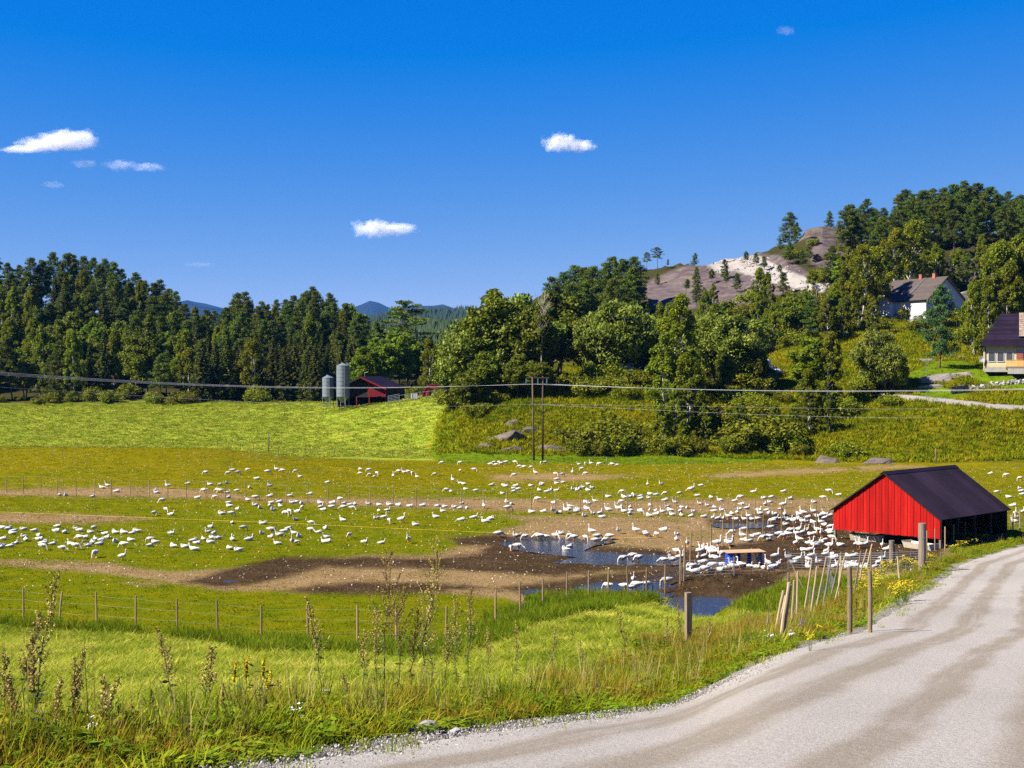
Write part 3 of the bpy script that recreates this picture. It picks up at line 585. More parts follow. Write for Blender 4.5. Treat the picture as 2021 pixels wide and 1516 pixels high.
LF_pine = leafmat('pine_needles', (0.0239, 0.0475, 0.0042), (0.0579, 0.0874, 0.0062), (0.1193, 0.1311, 0.0090), 0.30, 0.14, 0.6)
LF_pineblue = leafmat('pine_needles_blue', (0.0165, 0.0483, 0.0132), (0.0413, 0.0862, 0.0216), (0.0756, 0.1265, 0.0312), 0.5, 0.12, 0.6, 0.1)
LF_spruce = leafmat('spruce_needles', (0.0148, 0.0256, 0.0020), (0.0385, 0.0492, 0.0029), (0.0920, 0.0802, 0.0040), 0.3, 0.12, 0.6)
LF_birch = leafmat('birch_leaves', (0.0567, 0.0797, 0.0019), (0.1105, 0.1351, 0.0028), (0.1914, 0.1931, 0.0047), 0.4, 0.32)
LF_birchy = leafmat('yellowing_birch_leaves', (0.0821, 0.1038, 0.0011), (0.1466, 0.1649, 0.0017), (0.2346, 0.2322, 0.0031), 0.4, 0.34)
LF_maple = leafmat('maple_leaves', (0.0378, 0.0538, 0.0017), (0.0798, 0.1016, 0.0027), (0.1470, 0.1569, 0.0043), 0.45, 0.22)
LF_willow = leafmat('willow_leaves', (0.0454, 0.0712, 0.0053), (0.1046, 0.1394, 0.0113), (0.3053, 0.3343, 0.0443), 0.5, 0.22, 0.5)
LF_fresh = leafmat('aspen_leaves', (0.0493, 0.0905, 0.0020), (0.1020, 0.1577, 0.0030), (0.1727, 0.2262, 0.0050), 0.4, 0.33)
LF_shrub = leafmat('shrub_leaves', (0.0523, 0.0727, 0.0019), (0.1119, 0.1288, 0.0028), (0.2145, 0.1893, 0.0047), 0.8, 0.26)
PROTO = {
 'pine': ('pine_tree', 16.0, [pine(s, 16, 2.9 + 0.35 * (s % 3), 0.16 + 0.08 * (s % 4), bark=BK_pine, leaf=LF_pine) for s in range(7)]),
 'pineblue': ('pine_tree', 13.0, [pine(31, 13, 3.6, 0.16, 60, BK_pine, LF_pineblue, 0.65, 1.1)]),
 'pineflat': ('pine_tree', 15.0, [pine(40 + s, 15, 4.2, 0.48, 30, BK_pine, LF_pine, 0.36, 1.15) for s in range(2)]),
 'spruce': ('spruce_tree', 16.0, [spruce(60 + s, 16, 2.3 + 0.35 * s, bark=BK_dark, leaf=LF_spruce) for s in range(4)]),
 'birch': ('birch_tree', 14.0, [birch(80 + s, 14, 2.5 + 0.35 * (s % 3), 0.05 + 0.05 * (s % 2), 96, 120, bark=BK_birch, leaf=LF_birch, conic=0.3 + 0.2 * (s % 3)) for s in range(5)]),
 'birchy': ('birch_tree', 14.0, [birch(95 + s, 14, 3.2, 0.2, 64, 110, BK_birch, LF_birchy, 0.2) for s in range(2)]),
 'maple': ('broadleaf_tree', 14.0, [broadleaf(110 + s, 14, 5.2, 0.02, 104, 150, bark=BK_dark, leaf=LF_maple, nstem=1 + s % 2) for s in range(4)]),
 'willow': ('willow_tree', 12.0, [broadleaf(130 + s, 12, 5.2, 0.01, 112, 160, 0.52, 0.20, BK_dark, LF_willow, (0.25, 0.1, 1.0), 0.22, 3) for s in range(3)]),
 'fresh': ('aspen_tree', 13.0, [broadleaf(150 + s, 13, 3.1, 0.06, 60, 140, 0.40, 0.28, BK_dark, LF_fresh, None, 0.16, 1) for s in range(3)]),
 'shrub': ('shrub', 2.6, [shrub(170 + s, 1.7 + 0.2 * s, 2.6, bark=BK_dark, leaf=LF_shrub) for s in range(4)]),
}
TREES = []          # (object, zone, words, photo x)
def plant(sp, p, h, wf=1.0, zone='', words='', x=0.0, v=None, rz=None):
    name, h0, var = PROTO[sp]; v = random.randrange(len(var)) if v is None else v
    s = h / h0; o = empty(name, tuple(p), random.uniform(0, 6.28) if rz is None else rz, (s * wf, s * wf, s))
    obj('trunk', var[v][0], o); obj('crown', var[v][1], o)
    TREES.append((o, zone, words, x)); return o
def tree_px(sp, x, ytop, D, wf=1.0, zone='', words='', v=None, hmin=2.0):
    p = at(x, D); h = max(hmin, CAMZ - (ytop - HY) / F * D - p[2]); return plant(sp, p, h, wf, zone, words, x, v)
WORD = {'pine': 'dark pine', 'pineblue': 'bluish pine', 'pineflat': 'flat-crowned pine', 'spruce': 'dark pointed spruce', 'birch': 'slender birch', 'birchy': 'yellow-green birch',
        'maple': 'dark broadleaf tree', 'willow': 'silvery willow', 'fresh': 'fresh green aspen', 'shrub': 'low green shrub'}
rt = random.Random(4)
# skyline of the left wood
SKY = [(-60, 512), (-30, 505), (-8, 506), (16, 520), (38, 524), (60, 510), (82, 514), (104, 499), (126, 502), (146, 506), (166, 508), (186, 511), (206, 513), (224, 518), (240, 532), (254, 548), (270, 540), (286, 556), (302, 560), (316, 553), (332, 572), (347, 576),
       (366, 600), (386, 607), (406, 612), (428, 614), (446, 606), (462, 590), (474, 580), (484, 577), (498, 590), (514, 596), (530, 602), (546, 592), (562, 592), (578, 584), (594, 580), (608, 576), (616, 568), (630, 575), (646, 580), (660, 590), (674, 600), (690, 596), (706, 604), (720, 622), (738, 636), (756, 642), (772, 640)]
for i, (x, y) in enumerate(SKY):
    D = rt.uniform(425, 450) if x < 340 else rt.uniform(415, 440)
    sp = rt.choice(['pine', 'pine', 'pine', 'spruce']) if not (360 < x < 450) else rt.choice(['birch', 'pine', 'spruce'])
    if x in (690, 706): sp = 'fresh'
    tree_px(sp, x, y, D, 1.0 if sp != 'spruce' else 0.9, 'skyline of the left wood' if x < 360 else 'skyline above the silos', WORD[sp])
sx_ = [p[0] for p in SKY]; sy_ = [p[1] for p in SKY]
def fill(x0, x1, D0, D1, n, mixs, zone, hr, drop):
    for i in range(n):
        x = x0 + (x1 - x0) * (i + rt.random()) / n; D = rt.uniform(D0, D1); sp = rt.choice(mixs); h = rt.uniform(*hr)
        p = at(x, D); ytop = HY - F * (p[2] + h - CAMZ) / D; lim = np.interp(x, sx_, sy_) + drop
        if ytop < lim: h -= (lim - ytop) / F * D
        if h < 4: continue
        plant(sp, p, h, 1.0, zone, WORD[sp], x)
LW = 'upper left wood'; LM = 'middle of the left wood'; LE = 'left wood edge by the hay field'
fill(-130, 350, 392, 420, 26, ['pine', 'pine', 'pine', 'birch', 'spruce'], LW, (13, 19), 12)
fill(-120, 360, 362, 388, 26, ['pine', 'pine', 'birch', 'spruce', 'pine'], LM, (13, 19), 22)
fill(-110, 360, 332, 356, 24, ['pine', 'birch', 'maple', 'spruce', 'fresh'], LM, (13, 19), 34)
fill(-110, 360, 304, 324, 24, ['maple', 'maple', 'birch', 'fresh', 'spruce', 'pine'], LE, (10, 17), 90)
SU = 'upper wood behind the silos'; SM = 'middle wood behind the silos'; SF = 'wood edge behind the silos'
fill(360, 720, 385, 412, 24, ['pine', 'pine', 'pine', 'spruce', 'birch'], SU, (11, 17), 12)
fill(355, 740, 350, 378, 24, ['pine', 'pine', 'spruce', 'birch'], SM, (12, 17), 34)
fill(355, 700, 318, 342, 22, ['spruce', 'spruce', 'pine', 'birch', 'spruce'], SM, (12, 17), 60)
for x, y in ((372, 690), (398, 668), (424, 676), (448, 660), (470, 688), (497, 672), (516, 690), (540, 668), (560, 684), (582, 672), (603, 690), (622, 676), (645, 690)):
    sp = 'spruce' if x not in (497, 372) else 'birchy'; tree_px(sp, x, y, rt.uniform(300, 312), 1.15, SF, WORD[sp])
for x, y, sp, D in ((703, 690, 'fresh', 296), (722, 668, 'fresh', 290), (742, 660, 'fresh', 298), (762, 650, 'fresh', 292), (784, 648, 'fresh', 300), (802, 640, 'fresh', 296), (822, 660, 'fresh', 300), (842, 668, 'birch', 288), (858, 690, 'birch', 294), (880, 665, 'maple', 300), (655, 690, 'spruce', 306), (672, 682, 'spruce', 312), (690, 668, 'spruce', 318)):
    tree_px(sp, x, y, D, 1.1, 'grove behind the far red barn', WORD[sp])
tree_px('pineflat', 808, 597, 335, 1.35, 'grove behind the far red barn', 'tall flat-crowned pine')
# centre knoll: big willows and broadleaf trees
KN = 'knoll behind the power poles'
for sp, x, y, D, wf, wd in (('maple', 1064, 706, 228, 1.3, 'low dark broadleaf tree'), ('maple', 1022, 690, 229, 1.2, 'low dark broadleaf tree'), ('maple', 905, 640, 240, 1.0, 'small dark broadleaf tree'), ('willow', 938, 606, 236, 1.05, 'silver-topped willow'), ('maple', 985, 566, 238, 1.15, 'tall dark broadleaf tree'), ('willow', 1028, 562, 246, 1.1, 'tall silver-topped willow'),
    ('maple', 1050, 600, 234, 0.9, 'dark broadleaf tree'), ('maple', 1092, 556, 256, 1.05, 'tall dark broadleaf tree'), ('willow', 1098, 585, 268, 1.0, 'silvery willow'), ('willow', 1168, 606, 244, 0.95, 'silvery willow'), ('willow', 1218, 577, 242, 1.1, 'big round silvery willow'), ('willow', 1268, 604, 246, 0.95, 'silvery willow'),
    ('birch', 1336, 588, 226, 1.35, 'broad birch'), ('birch', 1312, 660, 216, 1.3, 'birch'), ('birch', 1352, 700, 212, 1.4, 'drooping birch'), ('willow', 1412, 600, 240, 1.05, 'silver-topped willow'), ('willow', 1458, 606, 238, 1.1, 'big silver-topped willow'), ('maple', 1492, 660, 236, 0.8, 'dark broadleaf tree'),
    ('maple', 1430, 690, 230, 0.9, 'dark broadleaf tree'), ('fresh', 1598, 646, 222, 1.25, 'loose green aspen'), ('birch', 1640, 660, 220, 1.25, 'birch'), ('birch', 1600, 730, 213, 1.3, 'low birch'), ('willow', 1728, 640, 226, 1.02, 'round silvery willow'), ('willow', 1752, 668, 224, 0.95, 'round silvery willow'), ('maple', 1775, 700, 223, 0.8, 'small dark broadleaf tree'),
    ('maple', 925, 720, 226, 1.1, 'low dark broadleaf tree'), ('maple', 955, 690, 230, 1.0, 'low dark broadleaf tree')):
    tree_px(sp, x, y, D, wf, KN if x < 1550 else 'meadow slope below the houses', wd)
for x, y, D, wf in ((1330, 770, 206, 1.5), (1362, 760, 208, 1.4), (1306, 800, 205, 1.4), (1392, 800, 206, 1.3), (1600, 770, 209, 1.5), (1640, 790, 208, 1.4), (1570, 800, 207, 1.3), (1350, 830, 203, 1.3), (1460, 790, 209, 1.3), (1530, 800, 207, 1.3)):
    tree_px('birch', x, y, D, wf, 'meadow foot', 'young bushy birch')
# shrubs at the foot of the knoll
for x, y, D, wf in ((1140, 836, 204, 1.2), (1152, 860, 200, 1.1), (1205, 822, 205, 1.35), (1222, 856, 201, 1.0), (1262, 858, 202, 0.9), (1300, 866, 200, 1.0), (1336, 850, 201, 1.3), (1368, 862, 201, 0.9), (1462, 826, 204, 1.25), (1440, 858, 201, 0.9), (1520, 820, 204, 1.45), (1552, 856, 201, 1.0), (1578, 872, 199, 0.8), (1672, 872, 197, 1.15), (945, 790, 222, 1.2), (972, 770, 228, 1.4), (1410, 800, 212, 1.3), (1455, 806, 212, 1.1), (1500, 790, 215, 1.1), (1480, 776, 222, 1.3), (1180, 872, 199, 0.8)):
    tree_px('shrub', x, y, D, wf, 'foot of the knoll', 'bushy green shrub', hmin=1.2)
# hillside behind and hilltop
HS = 'rocky hillside'
for sp, x, y, D, wf in (('pine', 1090, 548, 330, 1.2), ('pine', 1112, 540, 345, 1.2), ('pine', 1132, 526, 360, 1.2), ('pine', 1150, 530, 350, 1.2), ('pine', 1172, 528, 345, 1.1), ('pine', 1190, 520, 365, 1.1), ('pine', 1208, 509, 370, 1.2), ('pine', 1232, 512, 360, 1.25), ('pine', 1250, 508, 365, 1.3), ('pine', 1262, 530, 350, 1.2), ('pine', 1120, 560, 310, 1.2), ('pine', 1160, 560, 315, 1.1), ('pine', 1205, 550, 320, 1.2), ('pine', 1240, 552, 330, 1.2),
    ('pineflat', 1276, 498, 425, 1.0), ('pineflat', 1298, 488, 425, 1.1), ('pine', 1318, 512, 420, 0.9), ('pine', 1370, 500, 415, 1.1), ('birch', 1300, 600, 300, 1.0), ('birch', 1325, 600, 290, 1.0), ('pine', 1375, 528, 368, 0.8), ('pine', 1435, 535, 372, 0.9), ('pine', 1455, 540, 374, 0.9), ('birch', 1405, 562, 345, 1.0), ('birch', 1392, 575, 335, 1.0),
    ('birch', 1502, 530, 340, 1.2), ('birch', 1520, 540, 338, 1.1), ('pine', 1543, 538, 345, 1.1), ('birch', 1535, 588, 318, 1.3), ('birch', 1515, 610, 312, 1.2), ('birch', 1588, 572, 322, 1.0), ('pine', 1640, 486, 345, 1.15), ('pine', 1655, 500, 350, 1.0), ('pine', 1556, 420, 408, 1.2), ('pine', 1572, 440, 405, 1.1), ('pine', 1540, 470, 402, 1.1), ('pine', 1590, 470, 400, 1.0), ('pine', 1637, 418, 425, 0.9), ('pine', 1657, 440, 425, 0.6),
    ('birch', 1672, 520, 300, 1.1), ('birchy', 1700, 488, 296, 1.2), ('birchy', 1728, 492, 300, 1.25), ('birch', 1690, 560, 285, 1.3), ('birch', 1720, 590, 276, 1.3), ('birch', 1665, 590, 282, 1.2), ('birchy', 1795, 440, 330, 1.5), ('birchy', 1770, 455, 325, 1.2), ('birch', 1945, 520, 262, 1.1), ('birch', 1975, 480, 270, 1.2), ('birch', 2005, 470, 276, 1.2), ('birch', 1925, 555, 258, 0.9), ('birch', 2030, 490, 270, 1.2), ('birch', 1990, 520, 262, 1.0), ('birch', 1955, 570, 252, 0.9),
    ('pineblue', 1855, 566, 238, 0.78), ('pine', 1910, 500, 335, 0.9)):
    tree_px(sp, x, y, D, wf, HS if x < 1670 else 'slope round the white house', WORD[sp])
for x, y in ((1678, 418), (1692, 412), (1708, 420), (1724, 414), (1742, 412), (1760, 420), (1776, 384), (1790, 376), (1806, 392), (1822, 378), (1836, 373), (1852, 386), (1868, 372), (1884, 366), (1900, 360), (1914, 370), (1928, 364), (1944, 372), (1960, 392), (1974, 386), (1990, 380), (2004, 392), (2018, 386), (2040, 390), (2060, 380)):
    tree_px('pine', x, y, rt.uniform(395, 420), 1.2, 'right hilltop', 'tall dark pine')
for i in range(26):
    x = 1670 + 390 * (i + rt.random()) / 26; D = rt.uniform(355, 392); p = at(x, D); plant('pine', p, rt.uniform(11, 16), 1.2, 'right hilltop, below the crest', 'dark pine', x)
for i in range(34):
    x = 1285 + 390 * (i + rt.random()) / 34; D = rt.uniform(268, 338); sp = rt.choice(['birch', 'birch', 'birchy', 'pine', 'maple', 'fresh']); p = at(x, D); plant(sp, p, rt.uniform(6, 10.5), 1.25, 'rocky hillside, lower part', WORD[sp], x)
for i in range(26):
    x = 1670 + 400 * (i + rt.random()) / 26; D = rt.uniform(300, 352); sp = rt.choice(['birch', 'birchy', 'pine', 'birch', 'fresh']); p = at(x, D)
    if 1740 < x < 1930 and D < 330: D = 338; p = at(x, D)
    plant(sp, p, rt.uniform(7, 12), 1.25, 'slope behind the houses', WORD[sp], x)
for i in range(16):
    x = 1275 + 330 * (i + rt.random()) / 16; D = rt.uniform(350, 398); p = at(x, D); plant('pine', p, rt.uniform(2.5, 6.5), 1.25, 'bare rock', 'small pine', x)
# bare dead tree
t = Tree(900); rg = t.rg
pd = at(1066, 233); hd = CAMZ - (590 - HY) / F * 233 - pd[2]
trk = curve((0, 0, -0.3), (0.5, 0, hd * 0.9), 0.3, rg, 8); dead = MB(); dead.tube(trk, np.linspace(0.2, 0.03, 8), 7)
BK_dead = mat('bleached_wood', (0.36, 0.31, 0.24), (0.20, 0.17, 0.13), 3, 0.8)
do = empty('dead_tree', tuple(pd + np.array([0, -1.5, 0]))); dead.build('trunk', BK_dead, do, smooth=True)
for i in range(34):
    f = rg.uniform(0.55, 0.95); z = f * hd; o = np.array([np.interp(z, trk[:, 2], trk[:, 0]), np.interp(z, trk[:, 2], trk[:, 1]), z]); a = rg.random() * 6.28; L = rg.uniform(1.0, 3.0)
    e = o + np.array([np.cos(a) * L * 0.6, np.sin(a) * L * 0.6, L * 1.0]); bm = MB(); bm.tube(curve(o, e, 0.12, rg, 4), np.linspace(0.06, 0.018, 4), 5)
    for q in range(2): e2 = o + (e - o) * 0.6; bm.tube([e2, e2 + np.array([rg.normal() * 0.5, rg.normal() * 0.5, 0.7])], [0.03, 0.012], 4)
    bm.build('branch', BK_dead, do)
tag(do, 'bare bleached dead tree standing among the dark broadleaf trees on the knoll', 'tree')
ORD = ['', 'first', 'second', 'third', 'fourth', 'fifth', 'sixth', 'seventh', 'eighth', 'ninth', 'tenth', 'eleventh', 'twelfth', 'thirteenth', 'fourteenth', 'fifteenth', 'sixteenth', 'seventeenth', 'eighteenth', 'nineteenth', 'twentieth']
def number(items, cat, fmt, grp):
    """items: (object, zone, words, x); look-alikes of a zone are told apart by their order from the left"""
    by = {}
    for o, zone, wd, x in items: by.setdefault((zone, wd), []).append((x, o))
    for (zone, wd), l in by.items():
        l.sort(key=lambda k: k[0]); n = len(l)
        for i, (x, o) in enumerate(l):
            s = fmt(wd, zone)
            if n > 1 and n <= 40: s += (', %s from the left' % ORD[i + 1]) if i < n / 2 else (', %s from the right' % ORD[n - i])
            tag(o, s.replace(', first from the left', ', leftmost').replace(', first from the right', ', rightmost'), cat, grp(zone))
for c, f in (('shrub', lambda t_: t_[0].name.startswith('shrub')), ('tree', lambda t_: not t_[0].name.startswith('shrub'))):
    number([k for k in TREES if f(k)], c, lambda wd, z: '%s on the %s' % (wd, z) if not any(k_ in z for k_ in ('wood', 'grove')) else '%s in the %s' % (wd, z), lambda z: 'trees of the ' + z if c == 'tree' else 'shrubs at the ' + z)
# ------------------------------------------------------------------ buildings
def frame_from(o, ex):
    """rotation that turns local x to plan direction ex"""
    return math.atan2(ex[1], ex[0])
M_red = mat('red_painted_boards', (0.34, 0.010, 0.007), (0.22, 0.005, 0.004), 0.9, 0.65, bs=0.25, rnd=0.16, spec=0.05, stretch=(3, 3, 0.45), detail=8)
M_redb = mat('barn_red_boards', (0.13, 0.004, 0.007), (0.09, 0.003, 0.005), 1.2, 0.6, rnd=0.12)
M_roof = mat('dark_sheet_roof', (0.019, 0.0125, 0.025), (0.010, 0.0065, 0.014), 0.35, 0.65, spec=0.03, rnd=0.28, detail=7, stretch=(1, 1, 1))
M_black = mat('tarred_and_shaded_boards', (0.012, 0.011, 0.010), (0.022, 0.020, 0.018), 2, 0.8)  # also puts the shade of the shed's right side into the board colour
M_timber = mat('weathered_timber', (0.22, 0.165, 0.105), (0.125, 0.090, 0.058), 4, 0.85, bs=0.3, rnd=0.2, stretch=(5, 5, 0.6))
M_grey = mat('grey_timber', (0.20, 0.165, 0.125), (0.115, 0.095, 0.075), 4, 0.9, bs=0.4, rnd=0.15, stretch=(5, 5, 0.6))
M_white = mat('white_paint', (0.55, 0.55, 0.54), (0.48, 0.48, 0.47), 1.5, 0.6)
M_galv = mat('galvanised_steel', (0.20, 0.225, 0.25), (0.14, 0.165, 0.195), 0.8, 0.5, 0.3)
M_soil = mat('barn_soil', (0.035, 0.025, 0.018), (0.06, 0.042, 0.03), 1.5, 0.95)
# --- red goose shed
gL = np.array([25.1, 102.7]); gR = np.array([31.25, 96.0]); gB = np.array([38.8, 102.7])
ex = (gR - gL) / np.linalg.norm(gR - gL); GW = np.linalg.norm(gR - gL); GLn = np.linalg.norm(gB - gR)
shed = empty('goose_shed', (gL[0], gL[1], CAMZ - 13.0), math.atan2(ex[1], ex[0]))   # local x along the gable, y to the back
ZG = 13.0; eave = ZG - 10.5; rdg = ZG - 7.42; rb = ZG - 12.12
def roof_z(x): return eave + (rdg - eave) * (1 - abs(x - GW / 2) / (GW / 2))
nb = 34; bw = GW / nb
for i in range(nb):
    x0 = i * bw + 0.012; x1 = (i + 1) * bw - 0.012; d = 0.03 + 0.022 * (i % 2); j = random.uniform(-0.02, 0.02); zb = rb + 0.08 * (x0 / GW) + j
    pts = [(x0, -d, zb), (x1, -d, zb), (x1, -d, roof_z(x1) - 0.07), ((x0 + x1) / 2, -d, roof_z((x0 + x1) / 2) - 0.07), (x0, -d, roof_z(x0) - 0.07)]
    MB().prism(pts, (0, 0.03, 0)).build('wall_board', M_red, shed)
MB().prism([(0.02, 0.05, rb + 0.12), (GW - 0.02, 0.05, rb + 0.18), (GW - 0.02, 0.05, eave - 0.10), (GW / 2, 0.05, rdg - 0.12), (0.02, 0.05, eave - 0.10)], (0, 0.05, 0)).build('gable_backing', M_black, shed)
MB().prism([(0, GLn - 0.1, 0.3), (GW, GLn - 0.1, 0.3), (GW, GLn - 0.1, eave - 0.10), (GW / 2, GLn - 0.1, rdg - 0.12), (0, GLn - 0.1, eave - 0.10)], (0, 0.08, 0)).build('rear_gable', M_black, shed)
npan = 10; ov = 0.22; sl_ = (rdg - eave) / (GW / 2)
for side in (0, 1):
    for i in range(npan):
        y0 = -0.25 + (GLn + 0.5) * i / npan; y1 = -0.25 + (GLn + 0.5) * (i + 1) / npan; pm = MB(); nrib = 6
        yy = []; zz = []
        for k in range(nrib):
            a0 = y0 + (y1 - y0) * k / nrib; wdt = (y1 - y0) / nrib
            yy += [a0, a0 + wdt * 0.60, a0 + wdt * 0.70, a0 + wdt * 0.90]; zz += [0, 0, 0.035, 0.035]
        yy.append(y1 + 0.01); zz.append(0.003)
        xe = (GW + ov) if side else -ov; ze = eave - ov * sl_; n = len(yy)
        V = [(GW / 2, yy[k], rdg + zz[k] + 0.02) for k in range(n)] + [(xe, yy[k], ze + zz[k] + 0.02) for k in range(n)] + [(GW / 2, yy[k], rdg + zz[k] - 0.005) for k in range(n)] + [(xe, yy[k], ze + zz[k] - 0.005) for k in range(n)]
        Fc = []
        for k in range(n - 1): Fc += [(k, k + 1, n + k + 1, n + k), (2 * n + k + 1, 2 * n + k, 3 * n + k, 3 * n + k + 1), (n + k, n + k + 1, 3 * n + k + 1, 3 * n + k)]
        Fc += [(0, n, 3 * n, 2 * n), (n - 1, 3 * n - 1, 4 * n - 1, 2 * n - 1)]
        if side == 0: Fc = [f[::-1] for f in Fc]
        pm.add(V, Fc).build('roof_sheet', M_roof, shed)
MB().prism([(GW / 2 - 0.32, -0.3, rdg - 0.32 * sl_ + 0.075), (GW / 2, -0.3, rdg + 0.085), (GW / 2 + 0.32, -0.3, rdg - 0.32 * sl_ + 0.075), (GW / 2 + 0.32, -0.3, rdg - 0.32 * sl_ + 0.06), (GW / 2, -0.3, rdg + 0.06), (GW / 2 - 0.32, -0.3, rdg - 0.32 * sl_ + 0.06)], (0, GLn + 0.6, 0)).build('ridge_cap', M_roof, shed)
for s_ in (0, 1):
    xa = GW / 2; xb = (GW + ov) if s_ else -ov; za = rdg - 0.02; zb = eave - ov * sl_ - 0.02
    MB().prism([(xa, -0.28, za), (xb, -0.28, zb), (xb, -0.28, zb - 0.075), (xa, -0.28, za - 0.075)], (0, 0.04, 0)).build('barge_board', M_black, shed)
for x in (0.06, GW - 0.06):
    for k in range(5): MB().box((x, 0.1 + (GLn - 0.2) * k / 4, eave / 2 - 0.45), (0.16, 0.16, eave + 0.7)).build('post', M_grey if k == 0 else M_black, shed)
for k in range(3): MB().box((GW / 2 + (k - 1) * GW * 0.28, GLn * 0.5, eave / 2 - 0.4), (0.14, 0.14, eave + 0.7)).build('post', M_black, shed)
for k in range(4): MB().box((GW + 0.03, GLn / 2, 0.12 + 0.2 * k - 0.2), (0.035, GLn - 0.3, 0.185)).build('side_board', M_black, shed)  # right side: the wall's shade is put into the near-black board colour
for k in range(3): MB().box((-0.03, GLn / 2, eave - 0.25 - 0.2 * k), (0.035, GLn - 0.3, 0.185)).build('side_board', M_black, shed)
tag(shed, 'open goose shed with bright red board gable and dark sheet roof', 'shed')
sm = Matrix.Rotation(math.atan2(ex[1], ex[0]), 3, 'Z')
def shed_w(x, y, z=0.0): return np.array(sm @ Vector((x, y, 0))) + np.array([gL[0], gL[1], CAMZ - 13.0 + z])
# feed troughs under the shed
def trough(x, y, rz, label, L=2.4):
    t = empty('feed_trough', tuple(shed_w(x, y, 0.05)), math.atan2(ex[1], ex[0]) + rz)
    mt = mat('plastic_trough', (0.60, 0.54, 0.42), (0.46, 0.40, 0.30), 2, 0.6)
    for s_ in (-1, 1):
        MB().prism([(-L / 2, s_ * 0.20, 0.0), (L / 2, s_ * 0.20, 0.0), (L / 2, s_ * 0.46, 0.55), (-L / 2, s_ * 0.46, 0.55)], (0, s_ * 0.03, 0)).build('side_panel', mt, t)
        MB().prism([(s_ * L / 2, -0.22, 0), (s_ * L / 2, 0.22, 0), (s_ * L / 2, 0.5, 0.62), (s_ * L / 2, -0.5, 0.62)], (s_ * 0.04, 0, 0)).build('end_panel', mt, t)
    MB().box((0, 0, 0.01), (L, 0.40, 0.03)).build('bottom_panel', mt, t); tag(t, label, 'trough', 'troughs under the shed')
trough(2.4, 0.9, 0.15, 'pale feed trough under the left half of the red gable')
trough(GW - 1.3, -0.6, -0.25, 'pale feed trough tipped under the right end of the red gable', 2.6)
# --- far red barn
def boards(parent, x0, x1, ztop, zbot, y, w, mt, name='wall_board', d=0.04):
    n = max(1, int(round((x1 - x0) / w)))
    for i in range(n):
        a = x0 + (x1 - x0) * i / n + 0.01; b = x0 + (x1 - x0) * (i + 1) / n - 0.01
        MB().prism([(a, y - d * (i % 2) * 0.5, zbot), (b, y - d * (i % 2) * 0.5, zbot), (b, y - d * (i % 2) * 0.5, ztop(b)), (a, y - d * (i % 2) * 0.5, ztop(a))], (0, d, 0)).build(name, mt, parent)
D0 = 266.0; bz = float(at(716, D0)[2]) - 0.3; bx = (714 - CX) / F * D0
barn = empty('red_barn', (bx, D0, bz), R(-18)); HW = 5.3; RZ_ = (CAMZ - (743 - HY) / F * D0) - bz; EZ = RZ_ - 2.25; BL = 9.5
def bz_(x): return EZ + (RZ_ - EZ) * (1 - abs(x) / HW)
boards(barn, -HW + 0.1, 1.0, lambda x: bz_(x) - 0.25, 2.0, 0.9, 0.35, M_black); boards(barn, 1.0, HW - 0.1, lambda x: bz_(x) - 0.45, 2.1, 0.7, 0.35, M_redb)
for s_ in (-1, 1):
    xe = s_ * (HW + 0.3); ze = bz_(HW) - 0.13
    MB().prism([(0, -0.6, RZ_), (xe, -0.6, ze), (xe, -0.6, ze - 0.10), (0, -0.6, RZ_ - 0.10)], (0, BL + 1.2, 0)).build('roof_slope', M_roof, barn)
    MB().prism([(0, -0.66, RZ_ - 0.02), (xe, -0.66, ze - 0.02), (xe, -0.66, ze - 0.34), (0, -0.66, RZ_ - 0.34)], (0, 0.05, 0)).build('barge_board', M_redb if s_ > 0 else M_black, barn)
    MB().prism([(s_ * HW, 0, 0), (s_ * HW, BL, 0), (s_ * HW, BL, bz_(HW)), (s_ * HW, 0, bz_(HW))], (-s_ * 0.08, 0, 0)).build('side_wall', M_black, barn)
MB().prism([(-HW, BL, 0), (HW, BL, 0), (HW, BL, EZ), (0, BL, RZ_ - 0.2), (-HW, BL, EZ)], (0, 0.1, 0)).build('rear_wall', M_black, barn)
for x in (-HW + 0.2, -1.4, 1.4, HW - 0.2): MB().box((x, 0.6, 1.0), (0.22, 0.22, 2.2)).build('post', M_redb, barn)
MB().tube([(0.2, 1.0, RZ_ - 0.1), (0.2, 1.0, RZ_ + 0.7)], 0.05, 6).tube([(0.1, 1.0, RZ_ + 0.7), (0.9, 1.0, RZ_ + 0.85)], 0.04, 6).build('roof_vent', M_galv, barn)
tag(barn, 'far dark red barn with black roof beside the silos', 'barn')
